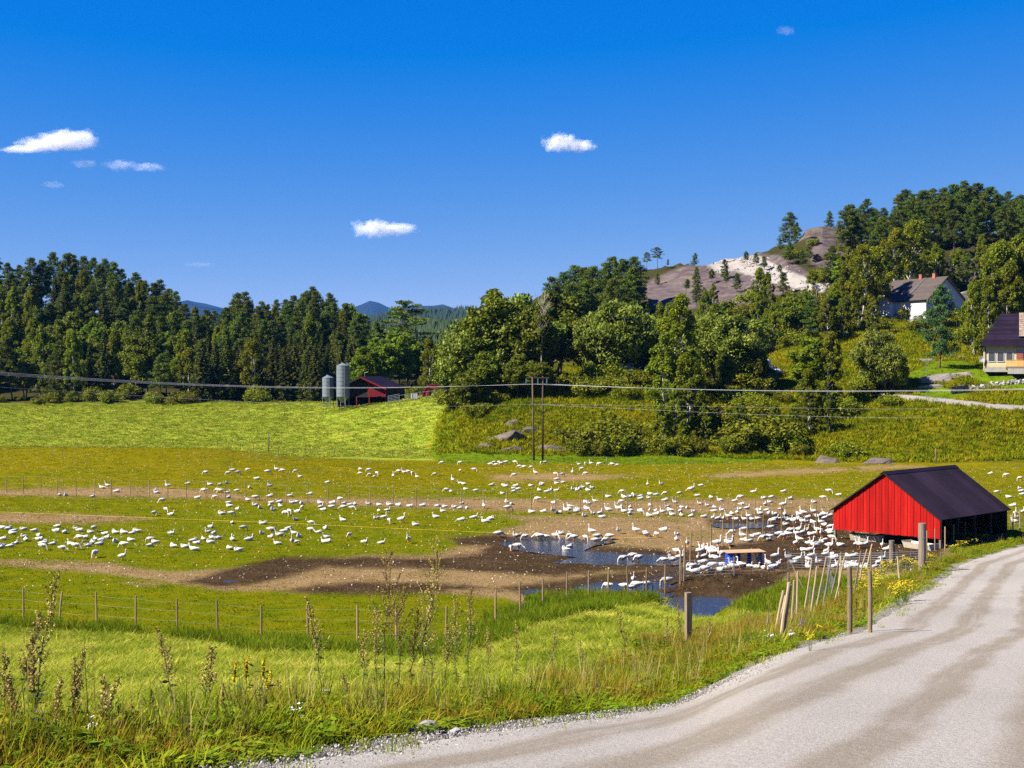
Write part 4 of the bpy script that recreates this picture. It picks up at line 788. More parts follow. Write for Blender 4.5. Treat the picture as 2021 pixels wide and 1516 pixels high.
# --- silos
def silo(x, yt, ycb, ybot, D, wpx, nring, label, ladder):
    z0 = CAMZ - (ybot - HY) / F * D; r = wpx / F * D / 2; zc = (ybot - ycb) / F * D; zt = (ybot - yt) / F * D
    s = empty('feed_silo', ((x - CX) / F * D, D, z0)); n = nring; hh = (zt - 0.5 - zc) / n
    for i in range(n):
        MB().tube([(0, 0, zc + i * hh + 0.02), (0, 0, zc + (i + 1) * hh - 0.02)], r, 24).build('wall_ring', M_galv, s, smooth=False)
        MB().tube([(0, 0, zc + (i + 1) * hh - 0.04), (0, 0, zc + (i + 1) * hh + 0.04)], r + 0.03, 24).build('ring_seam', M_galv, s)
    MB().tube([(0, 0, zt - 0.5), (0, 0, zt - 0.05), (0, 0, zt)], [r + 0.04, 0.35, 0.3], 24).build('roof_cone', M_galv, s)
    MB().tube([(0, 0, zt - 0.02), (0, 0, zt + 0.12)], 0.33, 14).build('lid', M_galv, s)
    MB().tube([(0, 0, 0.45), (0, 0, zc)], [0.25, r], 24).build('hopper', M_galv, s)
    for k in range(4):
        a = k * math.pi / 2 + 0.5; MB().tube([(math.cos(a) * r * 0.97, math.sin(a) * r * 0.97, -0.6), (math.cos(a) * r * 0.97, math.sin(a) * r * 0.97, zc + 0.2)], 0.07, 6).build('leg', M_galv, s)
    MB().tube([(r * ladder, -r * 1.02, 0.2), (r * ladder, -r * 1.02, zt - 0.6)], 0.06, 6).build('filler_pipe', M_galv, s)
    if wpx > 24: MB().box((r * 0.75, -r * 0.2, zt - 0.18), (0.5, 0.4, 0.28)).build('vent_box', M_galv, s)
    tag(s, label, 'silo', 'silos beside the far barn')
silo(677, 717, 783, 800, 262, 26, 8, 'taller grey steel feed silo next to the far red barn', 0.4)
silo(647.5, 741, 783, 798, 268, 23, 5, 'shorter grey steel feed silo left of the tall one', 0.35)
# --- arched red hut and yard things by the barn
D1 = 262.0; hz = float(at(855, D1)[2]) - 0.2
hut = empty('arched_hut', ((855 - CX) / F * D1, D1, hz), R(-14)); hr = 2.35
ang = np.linspace(0, math.pi, 15)
arc = [(hr * math.cos(a), 0, 0.25 + hr * 1.05 * math.sin(a)) for a in ang]; arci = [((hr - 0.28) * math.cos(a), 0, 0.25 + (hr - 0.28) * 1.05 * math.sin(a)) for a in ang]
fr = MB()
for k in range(14): fr.prism([arc[k], arc[k + 1], arci[k + 1], arci[k]], (0, 0.12, 0))
fr.build('front_arch', M_redb, hut)
rf = MB()
for k in range(14): rf.prism([arc[k], arc[k + 1], tuple(np.array(arc[k + 1]) * 0.985), tuple(np.array(arc[k]) * 0.985)], (0, 6.0, 0))
rf.build('curved_roof', M_redb, hut)
boards(hut, -hr + 0.1, -0.9, lambda x: 0.25 + 1.02 * math.sqrt(max(0, hr ** 2 - x * x)), 0, 0.15, 0.3, M_redb); boards(hut, 1.5, hr - 0.1, lambda x: 0.25 + 1.02 * math.sqrt(max(0, hr ** 2 - x * x)), 0, 0.15, 0.3, M_redb)
MB().prism([(-0.9, 0.2, 1.7), (1.5, 0.2, 1.7), (1.5, 0.2, 2.0), (0.3, 0.2, 2.55), (-0.9, 0.2, 2.25)], (0, 0.06, 0)).build('gable_panel', M_redb, hut)
MB().prism([(0.6, -1.2, 2.15), (3.6, -1.2, 1.75), (3.6, -1.2, 1.67), (0.6, -1.2, 2.07)], (0, 4.0, 0)).build('lean_to_roof', M_roof, hut)
for x in (0.7, 2.2, 3.5): MB().box((x, -1.1, 0.8), (0.12, 0.12, 2.0)).build('post', M_grey, hut)
tag(hut, 'small arched dark red hut right of the far barn', 'hut')
tz0 = float(at(817, 260)[2]) + 0.35
ibc = empty('water_tank', ((817 - CX) / F * 260, 260, tz0 - 0.4)); MB().box((0, 0, 0.75), (1.35, 1.1, 1.05)).build('tank', M_white, ibc); MB().box((0, 0, 0.12), (1.4, 1.15, 0.16)).build('pallet', M_grey, ibc)
for k in range(5): MB().box((-0.7 + 0.35 * k, -0.58, 0.75), (0.03, 0.03, 1.1)).build('cage_bar', M_galv, ibc)
MB().tube([(0, 0, 1.27), (0, 0, 1.36)], 0.16, 12).build('lid', M_black, ibc); tag(ibc, 'white caged water tank between the barn and the arched hut', 'tank')
def rail_fence(name, pts, D, h, nr_, label, cat='fence', mt=None):
    f = empty(name, tuple(at(pts[0], D))); o0 = np.array(f.location); mt = mt or M_galv; tops = []
    for x in pts:
        p = at(x, D) - o0; MB().box((p[0], p[1], p[2] + h / 2 - 0.1), (0.10, 0.10, h + 0.2)).build('post', mt, f); tops.append(p)
    for k in range(nr_): MB().tube([p + np.array([0, -0.07, h * (0.25 + 0.7 * k / max(1, nr_ - 1))]) for p in tops], 0.035, 5).build('rail', mt, f)
    tag(f, label, cat, 'yard fences by the far barn')
rail_fence('metal_gate', [766, 772, 780, 788], 258, 1.7, 5, 'barred steel gate in front of the far barn', 'gate'); rail_fence('rail_fence', [788, 801, 815, 828, 842, 856, 870, 884, 898], 257.5, 1.5, 2, 'pale rail fence along the far farmyard', 'fence')
MB()
# --- white house
M_tile = mat('brown_roof_tiles', (0.085, 0.066, 0.058), (0.06, 0.048, 0.042), 1.5, 0.8, rnd=0.12); M_ochre = mat('ochre_trim', (0.42, 0.24, 0.05), (0.34, 0.19, 0.04), 2, 0.6)
M_glass = mat('window_glass', (0.03, 0.035, 0.045), (0.05, 0.055, 0.065), 0.8, 0.06, spec=0.8); M_brick = mat('brick', (0.34, 0.11, 0.065), (0.26, 0.08, 0.05), 5, 0.85, rnd=0.2)
M_wood_w = mat('white_weatherboard', (0.56, 0.57, 0.58), (0.50, 0.51, 0.53), 0.6, 0.6, rnd=0.04)
def window(parent, x, z, w, h, y, nx=2, ny=3, mt=None):
    f = MB(); t = 0.09
    f.box((x - w / 2, y, z), (t, 0.08, h + t)).box((x + w / 2, y, z), (t, 0.08, h + t)).box((x, y, z + h / 2), (w - t, 0.08, t)).box((x, y, z - h / 2), (w - t, 0.08, t))
    for k in range(1, nx): f.box((x - w / 2 + w * k / nx, y, z), (0.06, 0.06, h - t))
    for k in range(1, ny): f.box((x, y + 0.003, z - h / 2 + h * k / ny), (w - t, 0.05, 0.05))
    wo_ = MB().box((x, y + 0.05, z), (w, 0.03, h)).build('window', M_glass, parent); f.build('frame', mt or M_white, wo_); return wo_
def clad(parent, x0, x1, z0, ztop, y, step, mt, name='wall_board', xlim=None):
    z = z0; k = 0
    while True:
        z1 = z + step
        if xlim is None:
            if z1 > ztop + 1e-6: break
            a, b = x0, x1
        else:
            a, b = xlim(z1)
            if b - a < 0.15: break
        MB().prism([(a, y, z + 0.008), (b, y, z + 0.008), (b, y + 0.028, z1), (a, y + 0.028, z1)], (0, 0.03, 0)).build(name, mt, parent); z = z1; k += 1
DH = 292.0; hx = (1828 - CX) / F * DH; hz = float(at(1823, DH)[2]) - 0.2
house = empty('white_house', (hx, DH, hz), R(-61))      # local +x away along the shaded gable, -x... front wall faces local -y
# local frame: front wall lies on y=0 from x=-13 to 0; the right gable on x=0 goes back to y=9
EVh = CAMZ - (590 - HY) / F * DH - hz; GWd = 12.0; RGh = CAMZ - (547 - HY) / F * (DH + 4) - hz; HLn = 15.5
clad(house, -HLn, 0, 0.5, EVh, 0, 0.32, M_wood_w)
MB().box((-HLn / 2, 0.35, 0.25), (HLn - 0.1, 0.5, 0.55)).build('foundation', M_grey, house)
gb = MB().prism([(0, 0.05, 0.5), (0, GWd, 0.5), (0, GWd, EVh), (0, GWd / 2, RGh - 0.15), (0, 0.05, EVh)], (-0.12, 0, 0)).build('gable_wall', M_wood_w, house)
zz_ = 0.6
while zz_ < RGh - 0.6:
    a = 0.1 if zz_ < EVh else 0.1 + (zz_ - EVh) / (RGh - EVh) * GWd / 2; MB().box((0.03, GWd / 2, zz_), (0.03, GWd - 2 * a, 0.27)).build('wall_board', M_wood_w, house); zz_ += 0.3
MB().prism([(-HLn, 0.05, 0.5), (-HLn, GWd, 0.5), (-HLn, GWd, EVh), (-HLn, GWd / 2, RGh - 0.15), (-HLn, 0.05, EVh)], (0.12, 0, 0)).build('gable_wall', M_wood_w, house); MB().box((-HLn / 2, GWd, EVh / 2), (HLn, 0.1, EVh)).build('rear_wall', M_wood_w, house)
ns = 14
for s_ in (0, 1):
    for k in range(ns):
        y0 = -0.5 + (GWd / 2 + 0.5) * k / ns; y1 = -0.5 + (GWd / 2 + 0.5) * (k + 1) / ns + 0.05; sl2 = (RGh - EVh) / (GWd / 2); z0 = EVh + 0.12 + y0 * sl2; z1 = EVh + 0.06 + y1 * sl2
        if s_: y0, y1 = GWd - y0, GWd - y1
        MB().prism([(-HLn - 0.4, y0, z0), (0.45, y0, z0), (0.45, y1, z1), (-HLn - 0.4, y1, z1)], (0, 0, -0.06)).build('tile_row', M_tile, house)
for s_ in (0, 1):
    ya = GWd / 2; yb = GWd + 0.5 if s_ else -0.5; sl2 = (RGh - EVh) / (GWd / 2); zb = EVh - 0.5 * sl2
    for xx, mt_ in ((0.46, M_ochre), (-HLn - 0.46, M_ochre)): MB().prism([(xx, ya, RGh + 0.02), (xx, yb, zb + 0.05), (xx, yb, zb - 0.2), (xx, ya, RGh - 0.24)], (0.05, 0, 0)).build('barge_board', mt_, house)
MB().tube([(-HLn - 0.3, -0.55, EVh - 0.25), (0.3, -0.55, EVh - 0.25)], 0.07, 6).build('gutter', M_black, house); MB().tube([(0.0, -0.5, EVh - 0.3), (0.0, -0.12, EVh - 0.9), (0.0, -0.12, 0.5)], 0.05, 6).build('drainpipe', M_black, house)
for x in (-1.6, -3.2, -5.4, -7.0): window(house, x, 1.9, 1.15, 1.5, -0.06)
for x, z in ((3.2, 2.0), (6.2, 2.0), (4.6, 5.2)): wn = MB().box((0.06, x, z), (0.05, 1.1, 1.3)).build('window', M_glass, house); MB().box((0.08, x, z + 0.72), (0.06, 1.3, 0.1)).box((0.08, x, z - 0.72), (0.06, 1.3, 0.1)).box((0.08, x - 0.6, z), (0.06, 0.1, 1.34)).box((0.08, x + 0.6, z), (0.06, 0.1, 1.34)).build('frame', M_white, wn)
for x in (-3.2, -7.2): ch = MB().box((x, GWd / 2, RGh + 0.35), (0.8, 0.8, 1.1)).build('chimney', M_brick, house); MB().box((x, GWd / 2, RGh + 0.94), (0.92, 0.92, 0.1)).build('cap', M_grey, ch)
# cross gable at the left with ochre trim
cw = 4.4; cx0 = -11.5; cz = EVh + 0.2; ct = EVh + cw / 2 * 1.0
MB().prism([(cx0 - cw / 2, -1.6, 0.5), (cx0 + cw / 2, -1.6, 0.5), (cx0 + cw / 2, -1.6, cz - 0.2), (cx0, -1.6, ct - 0.1), (cx0 - cw / 2, -1.6, cz - 0.2)], (0, 1.5, 0)).build('porch_gable', M_wood_w, house)
for s_ in (-1, 1):
    MB().prism([(cx0, -2.0, ct + 0.1), (cx0 + s_ * (cw / 2 + 0.4), -2.0, cz - 0.45), (cx0 + s_ * (cw / 2 + 0.4), -2.0, cz - 0.55), (cx0, -2.0, ct)], (0, 4.2, 0)).build('porch_roof', M_tile, house)
    MB().prism([(cx0, -2.05, ct + 0.12), (cx0 + s_ * (cw / 2 + 0.45), -2.05, cz - 0.42), (cx0 + s_ * (cw / 2 + 0.45), -2.05, cz - 0.66), (cx0, -2.05, ct - 0.12)], (0, 0.05, 0)).build('porch_trim', M_ochre, house)
for k in range(10): MB().box((cx0 - 2.6 + k * 0.58, -2.7, 3.3), (0.06, 0.06, 0.9)).build('baluster', M_white, house)
MB().box((cx0, -2.7, 3.78), (5.4, 0.09, 0.08)).build('rail', M_white, house); MB().box((cx0, -2.1, 2.8), (5.4, 1.2, 0.14)).build('balcony_floor', M_white, house)
MB().prism([(-6.05, -0.56, EVh + 0.16), (-5.9, -0.56, EVh + 0.16), (-5.9, GWd / 2, RGh + 0.17), (-6.05, GWd / 2, RGh + 0.17)], (0, 0, 0.05)).build('roof_ladder', M_galv, house)
tag(house, 'white weatherboard house with brown tiled roof on the slope', 'house')
# --- yellow house at the right edge
M_yel = mat('cream_boards', (0.48, 0.43, 0.25), (0.42, 0.37, 0.21), 1.2, 0.7, rnd=0.05); M_conc = mat('concrete', (0.36, 0.34, 0.31), (0.24, 0.23, 0.21), 1.2, 0.9, bs=0.3)
DY = 226.0; yx = (1942 - CX) / F * DY; yz = CAMZ - (731 - HY) / F * DY
yh = empty('yellow_house', (yx, DY, yz), R(-19)); YL = 16.0; YW = 9.0; YE = (731 - 684) / F * DY; YR = (731 - 621) / F * (DY + 3.6) + 0.1
MB().box((2.6, 0.25, 0.10), (5.2, 0.5, 0.75)).build('foundation', M_conc, yh)
clad(yh, 0, 5.2, 0.5, YE, 0, 0.2, M_yel); MB().box((2.6, 0.12, YE / 2 + 0.2), (5.15, 0.1, YE - 0.3)).build('wall_core', M_yel, yh); MB().box((0.06, YW / 2, YE / 2), (0.1, YW, YE)).build('side_wall', M_yel, yh); MB().box((YL / 2, YW, YE / 2), (YL, 0.1, YE)).build('rear_wall', M_yel, yh)
MB().add([(-0.75, -0.9, YE + 0.03), (-0.75, YW + 0.6, YE + 0.03), (2.75, YW * 0.4, YR + 0.02)], [(0, 2, 1)]).build('hip_slope', M_roof, yh)
for k in range(3): window(yh, 1.25 + 1.42 * k, 2.35, 1.12, 1.75, -0.05, 1, 1)
for r_ in range(16):
    for c_ in range(4): MB().box((5.32 + 0.25 * c_ + (0.12 if r_ % 2 else 0), 0.0, 0.6 + 0.155 * r_ + 0.0), (0.235, 0.12, 0.14)).build('brick', M_brick, yh)
MB().box((5.75, 0.11, YE / 2), (1.3, 0.08, YE)).build('pier_core', M_conc, yh)
MB().box((9.6, 2.2, YE / 2), (6.6, 0.1, YE)).build('porch_wall', M_brick, yh); MB().box((8.2, 2.12, 1.7), (1.0, 0.06, 2.1)).build('door', M_black, yh)
ns = 20
for s_ in (0, 1):
    ya, yb = (-0.9, YW * 0.4) if s_ == 0 else (YW + 0.6, YW * 0.4)
    for k in range(ns):
        t0, t1 = k / ns, (k + 1) / ns + 0.012; y0 = ya + (yb - ya) * t0; y1 = ya + (yb - ya) * t1; z0 = YE + 0.02 + (YR - YE) * t0 + 0.05; z1 = YE + 0.02 + (YR - YE) * t1
        xa = -0.75 + 3.5 * t0 * 1.0 - 0; xb = -0.75 + 3.5 * t1
        MB().prism([(xa, y0, z0), (YL, y0, z0), (YL, y1, z1), (xb, y1, z1)], (0, 0, -0.05)).build('tile_row', M_roof, yh)
cx_ = (2012 - 1942) / F * DY; zc0 = (731 - 664) / F * DY; zc1 = (731 - 621) / F * DY + 0.15
M_stone = mat('pale_stone', (0.48, 0.38, 0.30), (0.36, 0.25, 0.20), 2.5, 0.9, bs=0.3, rnd=0.25)
chm = MB().box((cx_, 0.9, (zc0 + zc1) / 2), (0.84, 0.84, zc1 - zc0)).build('chimney', M_conc, yh)
for r_ in range(11):
    for c_ in range(3): MB().box((cx_ - 0.31 + 0.31 * c_, 0.45, zc0 + 0.17 + (zc1 - zc0 - 0.3) * r_ / 10), (0.27, 0.08, (zc1 - zc0) / 11 - 0.05)).build('stone', M_stone, chm)
MB().box((cx_, 0.9, zc1 + 0.1), (0.96, 0.96, 0.12)).build('cap', M_grey, chm); MB().box((cx_, 0.25, zc0 - 0.02), (1.2, 0.6, 0.06)).build('flashing', M_galv, chm)
M_rail = mat('golden_rail', (0.60, 0.36, 0.12), (0.50, 0.29, 0.09), 3, 0.6, rnd=0.08)
for k in range(34): MB().box((3.6 + k * 0.23, -2.2, 1.15), (0.19, 0.04, 1.05)).build('deck_board', M_rail, yh)
MB().box((7.4, -2.2, 1.71), (7.8, 0.12, 0.06)).build('deck_rail', M_rail, yh); MB().box((7.6, -1.1, 0.45), (8.2, 2.2, 0.35)).build('deck', M_grey, yh)
for k in range(9): MB().box((4.2 + k * 0.92, -2.35, -0.15), (0.9, 0.3, 0.9)).build('concrete_block', M_conc, yh)
MB().tube([(0.2, -0.1, 0.5), (0.2, -0.1, YE)], 0.05, 6).build('drainpipe', M_black, yh)
tag(yh, 'cream yellow house with dark tiled roof and stone chimney at right edge', 'house')
dish = empty('satellite_dish', tuple(np.array([yx - 0.45, DY - 0.25, yz + 1.9]))); dm = MB()
for k in range(5):
    r0, r1 = 0.5 * k / 5, 0.5 * (k + 1) / 5
    for j in range(16):
        a0, a1 = j * math.pi / 8, (j + 1) * math.pi / 8; f_ = lambda r, a: (r * math.cos(a), -0.10 + 0.5 * (0.5 - r) * 0.4 + 0.0, r * math.sin(a)); dm.add([f_(r0, a0), f_(r1, a0), f_(r1, a1), f_(r0, a1)], [(0, 1, 2, 3)])
dm.build('reflector', M_white, dish); MB().tube([(0, 0.1, 0), (0.3, 0.2, -0.1), (0.45, 0.25, -0.1)], 0.03, 6).build('bracket', M_galv, dish); MB().tube([(0, 0, -0.4), (0, -0.5, -0.1)], 0.02, 5).build('arm', M_galv, dish); tag(dish, 'round white satellite dish on the corner of the yellow house', 'dish')
# --- bins, clothes airer, little tree
M_bin = mat('bin_plastic', (0.022, 0.026, 0.032), (0.03, 0.034, 0.04), 2, 0.5); M_binlid = mat('blue_bin_lid', (0.05, 0.11, 0.25), (0.04, 0.09, 0.2), 2, 0.5)
for i, (x, lb) in enumerate(((1881, 'dark wheelie bin at the left end of the row by the lane'), (1891, 'dark wheelie bin, second from the left in the row by the lane'), (1898, 'wheelie bin with blue lid, third from the left by the lane'), (1907, 'dark wheelie bin at the right end of the row by the lane'))):
    b = empty('wheelie_bin', tuple(at(x, 220.5))); MB().prism([(-0.26, -0.32, 0.08), (0.26, -0.32, 0.08), (0.32, -0.38, 1.15), (-0.32, -0.38, 1.15)], (0, 0.72, 0)).build('body', M_bin, b)
    MB().prism([(-0.35, -0.42, 1.16), (0.35, -0.42, 1.16), (0.33, -0.42, 1.24), (-0.33, -0.42, 1.24)], (0, 0.84, 0)).build('lid', M_binlid if i == 2 else M_bin, b)
    for s_ in (-1, 1): MB().tube([(s_ * 0.24, 0.36, 0.13), (s_ * 0.30, 0.36, 0.13)], 0.13, 10).build('wheel', M_black, b)
    tag(b, lb, 'bin', 'bins by the lane')
ai = empty('rotary_airer', tuple(at(1828, 232))); hA = 2.4; MB().tube([(0, 0, -0.3), (0, 0, hA)], 0.05, 7).build('pole', M_galv, ai)
for k in range(4):
    a = k * math.pi / 2 + 0.3; e = np.array([math.cos(a) * 1.9, math.sin(a) * 1.9, hA + 0.55]); MB().tube([(0, 0, hA - 0.1), e], 0.03, 5).build('arm', M_galv, ai)
for q in (0.5, 0.75, 0.97):
    pts = [np.array([math.cos(k * math.pi / 2 + 0.3) * 1.9 * q, math.sin(k * math.pi / 2 + 0.3) * 1.9 * q, hA - 0.1 + 0.65 * q]) for k in range(5)]; MB().tube(pts, 0.012, 4).build('line', M_white, ai)
tag(ai, 'grey rotary clothes airer on the lawn left of the lone pine', 'airer')
# --- blue container, white bales among the trees
M_blue_c = mat('pale_blue_panel', (0.28, 0.42, 0.58), (0.24, 0.36, 0.50), 0.6, 0.6); Dc = 262.0
ct_ = empty('trailer', tuple(P3(1262, 737, Dc)), R(8)); 
for k in range(9): MB().box((-3.2 + 0.75 * k, 0, 1.1), (0.72, 0.05, 1.9)).build('wall_panel', M_blue_c, ct_)
MB().box((0, 1.2, 1.1), (7.2, 2.3, 1.85)).build('box_body', M_white, ct_); MB().box((0, 1.1, 2.1), (7.5, 2.6, 0.12)).build('roof', M_white, ct_); MB().box((2.7, -0.06, 1.0), (0.7, 0.06, 1.7)).build('door', M_redb, ct_)
for x in (-2.2, 2.2): MB().tube([(x, -0.1, 0.05), (x, 0.2, 0.05)], 0.32, 12).build('wheel', M_black, ct_)
tag(ct_, 'pale blue trailer half hidden behind the round willow', 'trailer')
M_wrap = mat('white_bale_wrap', (0.50, 0.52, 0.57), (0.42, 0.44, 0.50), 3, 0.35, spec=0.5, bs=0.3)
def bale(x, y, D, label, rz=0.5):
    b = P3(x, y, D); m_ = MB(); n = 9; xs = np.linspace(-0.62, 0.62, n); rr = 0.62 * np.array([0.86, 0.97, 1.0, 0.985, 1.0, 0.985, 1.0, 0.97, 0.86]); m_.tube(np.stack([xs, 0 * xs, 0 * xs + 0.62], 1), rr, 18)
    o = m_.build('wrapped_bale', M_wrap, None, tuple(b), (0, 0, rz), True); tag(o, label, 'bale', 'bales behind the willows')
Db = 246.0
for (x, y, lb) in ((1507, 735, 'white wrapped bale, lower left of the pair of stacks behind the willow'), (1521, 735, 'white wrapped bale, lower right below the stacked one'), (1513, 722, 'white wrapped bale on top of the stack behind the willow'), (1534, 741, 'white wrapped bale at the right end of the row'), (1474, 742, 'white wrapped bale showing small under the willow leaves')): bale(x, y, Db, lb)
# ------------------------------------------------------------------ power line, poles, wires
M_pole = mat('creosoted_pole', (0.090, 0.055, 0.035), (0.045, 0.030, 0.022), 3, 0.85, stretch=(6, 6, 0.5)); M_polew = mat('old_grey_pole', (0.13, 0.095, 0.06), (0.075, 0.055, 0.04), 3, 0.9, stretch=(6, 6, 0.5))
M_ins = mat('glass_insulator', (0.07, 0.22, 0.24), (0.05, 0.16, 0.18), 2, 0.15, spec=0.7); M_wire = mat('aluminium_wire', (0.95, 0.92, 0.88), (0.85, 0.82, 0.78), 2, 0.6, 0.0); M_dwire = mat('dark_cable', (0.06, 0.06, 0.06), (0.1, 0.1, 0.1), 2, 0.6)
DP = 193.0; p0 = at(1052, DP); p1 = at(1071, DP + 1.0)
hf = empty('power_pole', tuple(p0)); topz = CAMZ - (744 - HY) / F * DP - p0[2]; dx = p1[0] - p0[0]
MB().tube([(0.15, 0, -0.6), (-0.1, 0, topz)], [0.17, 0.11], 10).build('pole', M_polew, hf, smooth=True); MB().tube([(dx, 0.4, -0.6), (dx, 0.4, topz + 0.1)], [0.17, 0.12], 10).build('pole', M_pole, hf, smooth=True)
MB().box((dx / 2, 0.2, topz - 0.12), (3.4, 0.12, 0.16)).build('crossarm', M_pole, hf)
MB().box((0.0, -0.2, topz - 4.0), (1.6, 0.08, 0.08)).build('lower_arm', M_galv, hf)
att = []
for x in (-1.0, dx / 2, dx + 0.6):
    im = MB()
    for k in range(5): im.tube([(x, 0.2, topz - 0.28 - 0.14 * k), (x, 0.2, topz - 0.34 - 0.14 * k), (x, 0.2, topz - 0.39 - 0.14 * k)], [0.04, 0.13, 0.06], 8)
    im.build('insulator', M_ins, hf); att.append(np.array(p0) + np.array([x, 0.2, topz - 1.02]))
tag(hf, 'two-legged wooden power pole with crossarm standing at the pasture edge', 'power pole')
def wire(name, pts, r, mt, label):
    pts = np.asarray(pts, float); t = np.linspace(0, 1, len(pts)); tt_ = np.linspace(0, 1, 60)
    # smooth through the points (cubic Lagrange-like via repeated blending)
    P = np.stack([np.interp(tt_, t, pts[:, k]) for k in range(3)], 1)
    for _ in range(40): P[1:-1] = (P[:-2] + P[1:-1] * 2 + P[2:]) / 4
    o = MB().tube(P, r, 5).build(name, mt); tag(o, label, 'wire', 'wires of the power line')
NM = ('nearest', 'middle', 'far')
for i, a in enumerate(att):
    left = [P3(-700, 690 - 5 * i, 118 + 4 * i), P3(-300, 716 - 3 * i, 131 + 3 * i), P3(0, 741 - 2.6 * i, 145 + 2 * i), P3(250, 756 - 1.8 * i, 157 + i), P3(500, 766 - 1.2 * i, 168 + i), P3(720, 767.5 - 0.8 * i, 178), P3(900, 763.5 - 0.3 * i, 186), a]
    right = [a, P3(1200, 764 - 0.2 * i, 197), P3(1400, 770.5 - 0.5 * i, 201), P3(1650, 774 - 0.8 * i, 206), P3(2021, 771 - 1.2 * i, 214), P3(2500, 752, 224)]
    k_ = ('lowest', 'middle', 'uppermost')[i]
    wire('power_wire', left, 0.011, M_wire, '%s of the three pale wires left of the power pole' % k_); wire('power_wire', right, 0.015, M_wire, '%s of the three pale wires right of the power pole' % k_)
low = np.array(p0) + np.array([-0.7, -0.2, topz - 4.0]); low2 = np.array(p0) + np.array([0.7, -0.2, topz - 4.0])
wire('phone_wire', [P3(-500, 735, 120), P3(0, 764, 146), P3(300, 783, 160), P3(600, 800, 172), P3(860, 804, 184), low], 0.007, M_wire, 'thin phone wire left of the power pole')
wire('phone_wire', [low2, P3(1240, 800, 197), P3(1500, 804, 201), P3(1750, 808, 206), P3(2021, 806, 212), P3(2400, 792, 222)], 0.006, M_wire, 'thin upper phone wire right of the power pole')
wire('phone_wire', [low2 + np.array([0, 0, -0.05]), P3(1300, 810, 196), P3(1500, 819, 199), P3(1750, 826, 204), P3(2021, 824, 210), P3(2400, 806, 220)], 0.009, M_wire, 'thin lower phone wire right of the power pole')
def simple_pole(name, x, yb, yt, D, r, mt, label, cat='pole', cap=False):
    p = at(x, D); h = CAMZ - (yt - HY) / F * D - p[2]; o = empty(name, tuple(p)); MB().tube([(0, 0, -0.5), (0.02, 0, h)], [r, r * 0.8], 8).build('pole', mt, o, smooth=True)
    if cap: MB().prism([(-0.9, -0.5, h), (0.9, -0.5, h), (0.0, -0.5, h + 0.5)], (0, 1.0, 0)).build('transformer_roof', M_galv, o); MB().box((0.3, -0.25, h - 0.6), (0.6, 0.4, 0.8)).build('transformer', M_galv, o)
    else: MB().tube([(0.02, 0, h), (0.02, 0, h + 0.02)], r * 0.9, 8).build('top_cap', mt, o)
    tag(o, label, cat); return o
simple_pole('utility_pole', 1611, 640, 566, 296, 0.16, M_polew, 'grey utility pole with small roofed transformer on the hillside', cap=True)
simple_pole('marker_post', 530, 893, 853, 200, 0.09, M_polew, 'single tall pale post on the field crest left of centre', 'post')
simple_pole('marker_post', 1847, 915, 885, 187, 0.09, M_timber, 'orange-brown post in the meadow behind the red shed', 'post')
simple_pole('marker_post', 1197, 916, 902, 186, 0.06, M_grey, 'short grey post at the back edge of the pasture', 'post')
simple_pole('marker_post', 1828, 786, 775, 213, 0.06, M_timber, 'short post beside the lane below the lawn', 'post')
sg = empty('blue_sign', tuple(at(1606, 290))); MB().tube([(0, 0, -0.3), (0, 0, 1.6)], 0.04, 6).build('sign_post', M_galv, sg); MB().box((0, -0.05, 1.3), (0.9, 0.03, 0.9)).build('sign_board', mat('sign_blue', (0.10, 0.20, 0.36), (0.12, 0.24, 0.42), 3, 0.4), sg); tag(sg, 'small blue square sign by the utility pole', 'sign')
# ------------------------------------------------------------------ stake fences
M_stake = mat('stake_wood', (0.27, 0.185, 0.095), (0.18, 0.125, 0.07), 4, 0.85, rnd=0.25, stretch=(6, 6, 0.7)); M_darkstake = mat('dark_stake', (0.10, 0.085, 0.06), (0.07, 0.06, 0.045), 4, 0.9)
M_net = mat('fence_wire', (0.30, 0.30, 0.27), (0.22, 0.22, 0.20), 2, 0.5, 0.3)
def sag(a, b, d, n=7):
    t = np.linspace(0, 1, n)[:, None]; P = a + (b - a) * t; P[:, 2] -= d * 4 * (t * (1 - t))[:, 0]; return P
def stake_fence(name, tops, h, r, label, wires=(0.35, 0.65, 0.9), mt=None, D=None, wr=0.0022, lean=0.04, sagd=0.04):
    """tops: list of photo (x, y_base)"""
    pts = [ray(x, y) if D is None else at(x, D(x)) for x, y in tops]; f = empty(name, tuple(pts[0])); o0 = np.array(pts[0]); tp = []
    for p in pts:
        q = p - o0; l = np.array([random.gauss(0, lean), random.gauss(0, lean), 0]); hh = h * random.uniform(0.94, 1.06)
        MB().tube([q + np.array([0, 0, -0.4]), q + l * 0.5 + np.array([0, 0, hh * 0.6]), q + l + np.array([0, 0, hh])], [r, r, r * 0.85], 7).build('stake', mt or M_stake, f); tp.append((q, l, hh))
    for k in wires:
        for (q, l, hh), (q2, l2, h2) in zip(tp[:-1], tp[1:]): MB().tube(sag(q + l * k + np.array([0, 0, hh * k]), q2 + l2 * k + np.array([0, 0, h2 * k]), random.uniform(0.3, 1.5) * sagd), wr, 4, cap=False).build('wire', M_net, f)
    tag(f, label, 'fence'); return f
stake_fence('stake_fence', [(-110, 1218), (-35, 1222), (45, 1226), (115, 1232), (190, 1239), (267, 1244), (349, 1249), (429, 1258), (515, 1270), (608, 1272), (705, 1280), (782, 1282), (880, 1272), (978, 1240), (1027, 1224), (1072, 1202), (1118, 1190), (1162, 1184), (1200, 1182), (1240, 1180), (1276, 1178), (1313, 1172), (1343, 1152)], 1.75, 0.05, 'near stake and wire fence running across the bottom of the pasture')
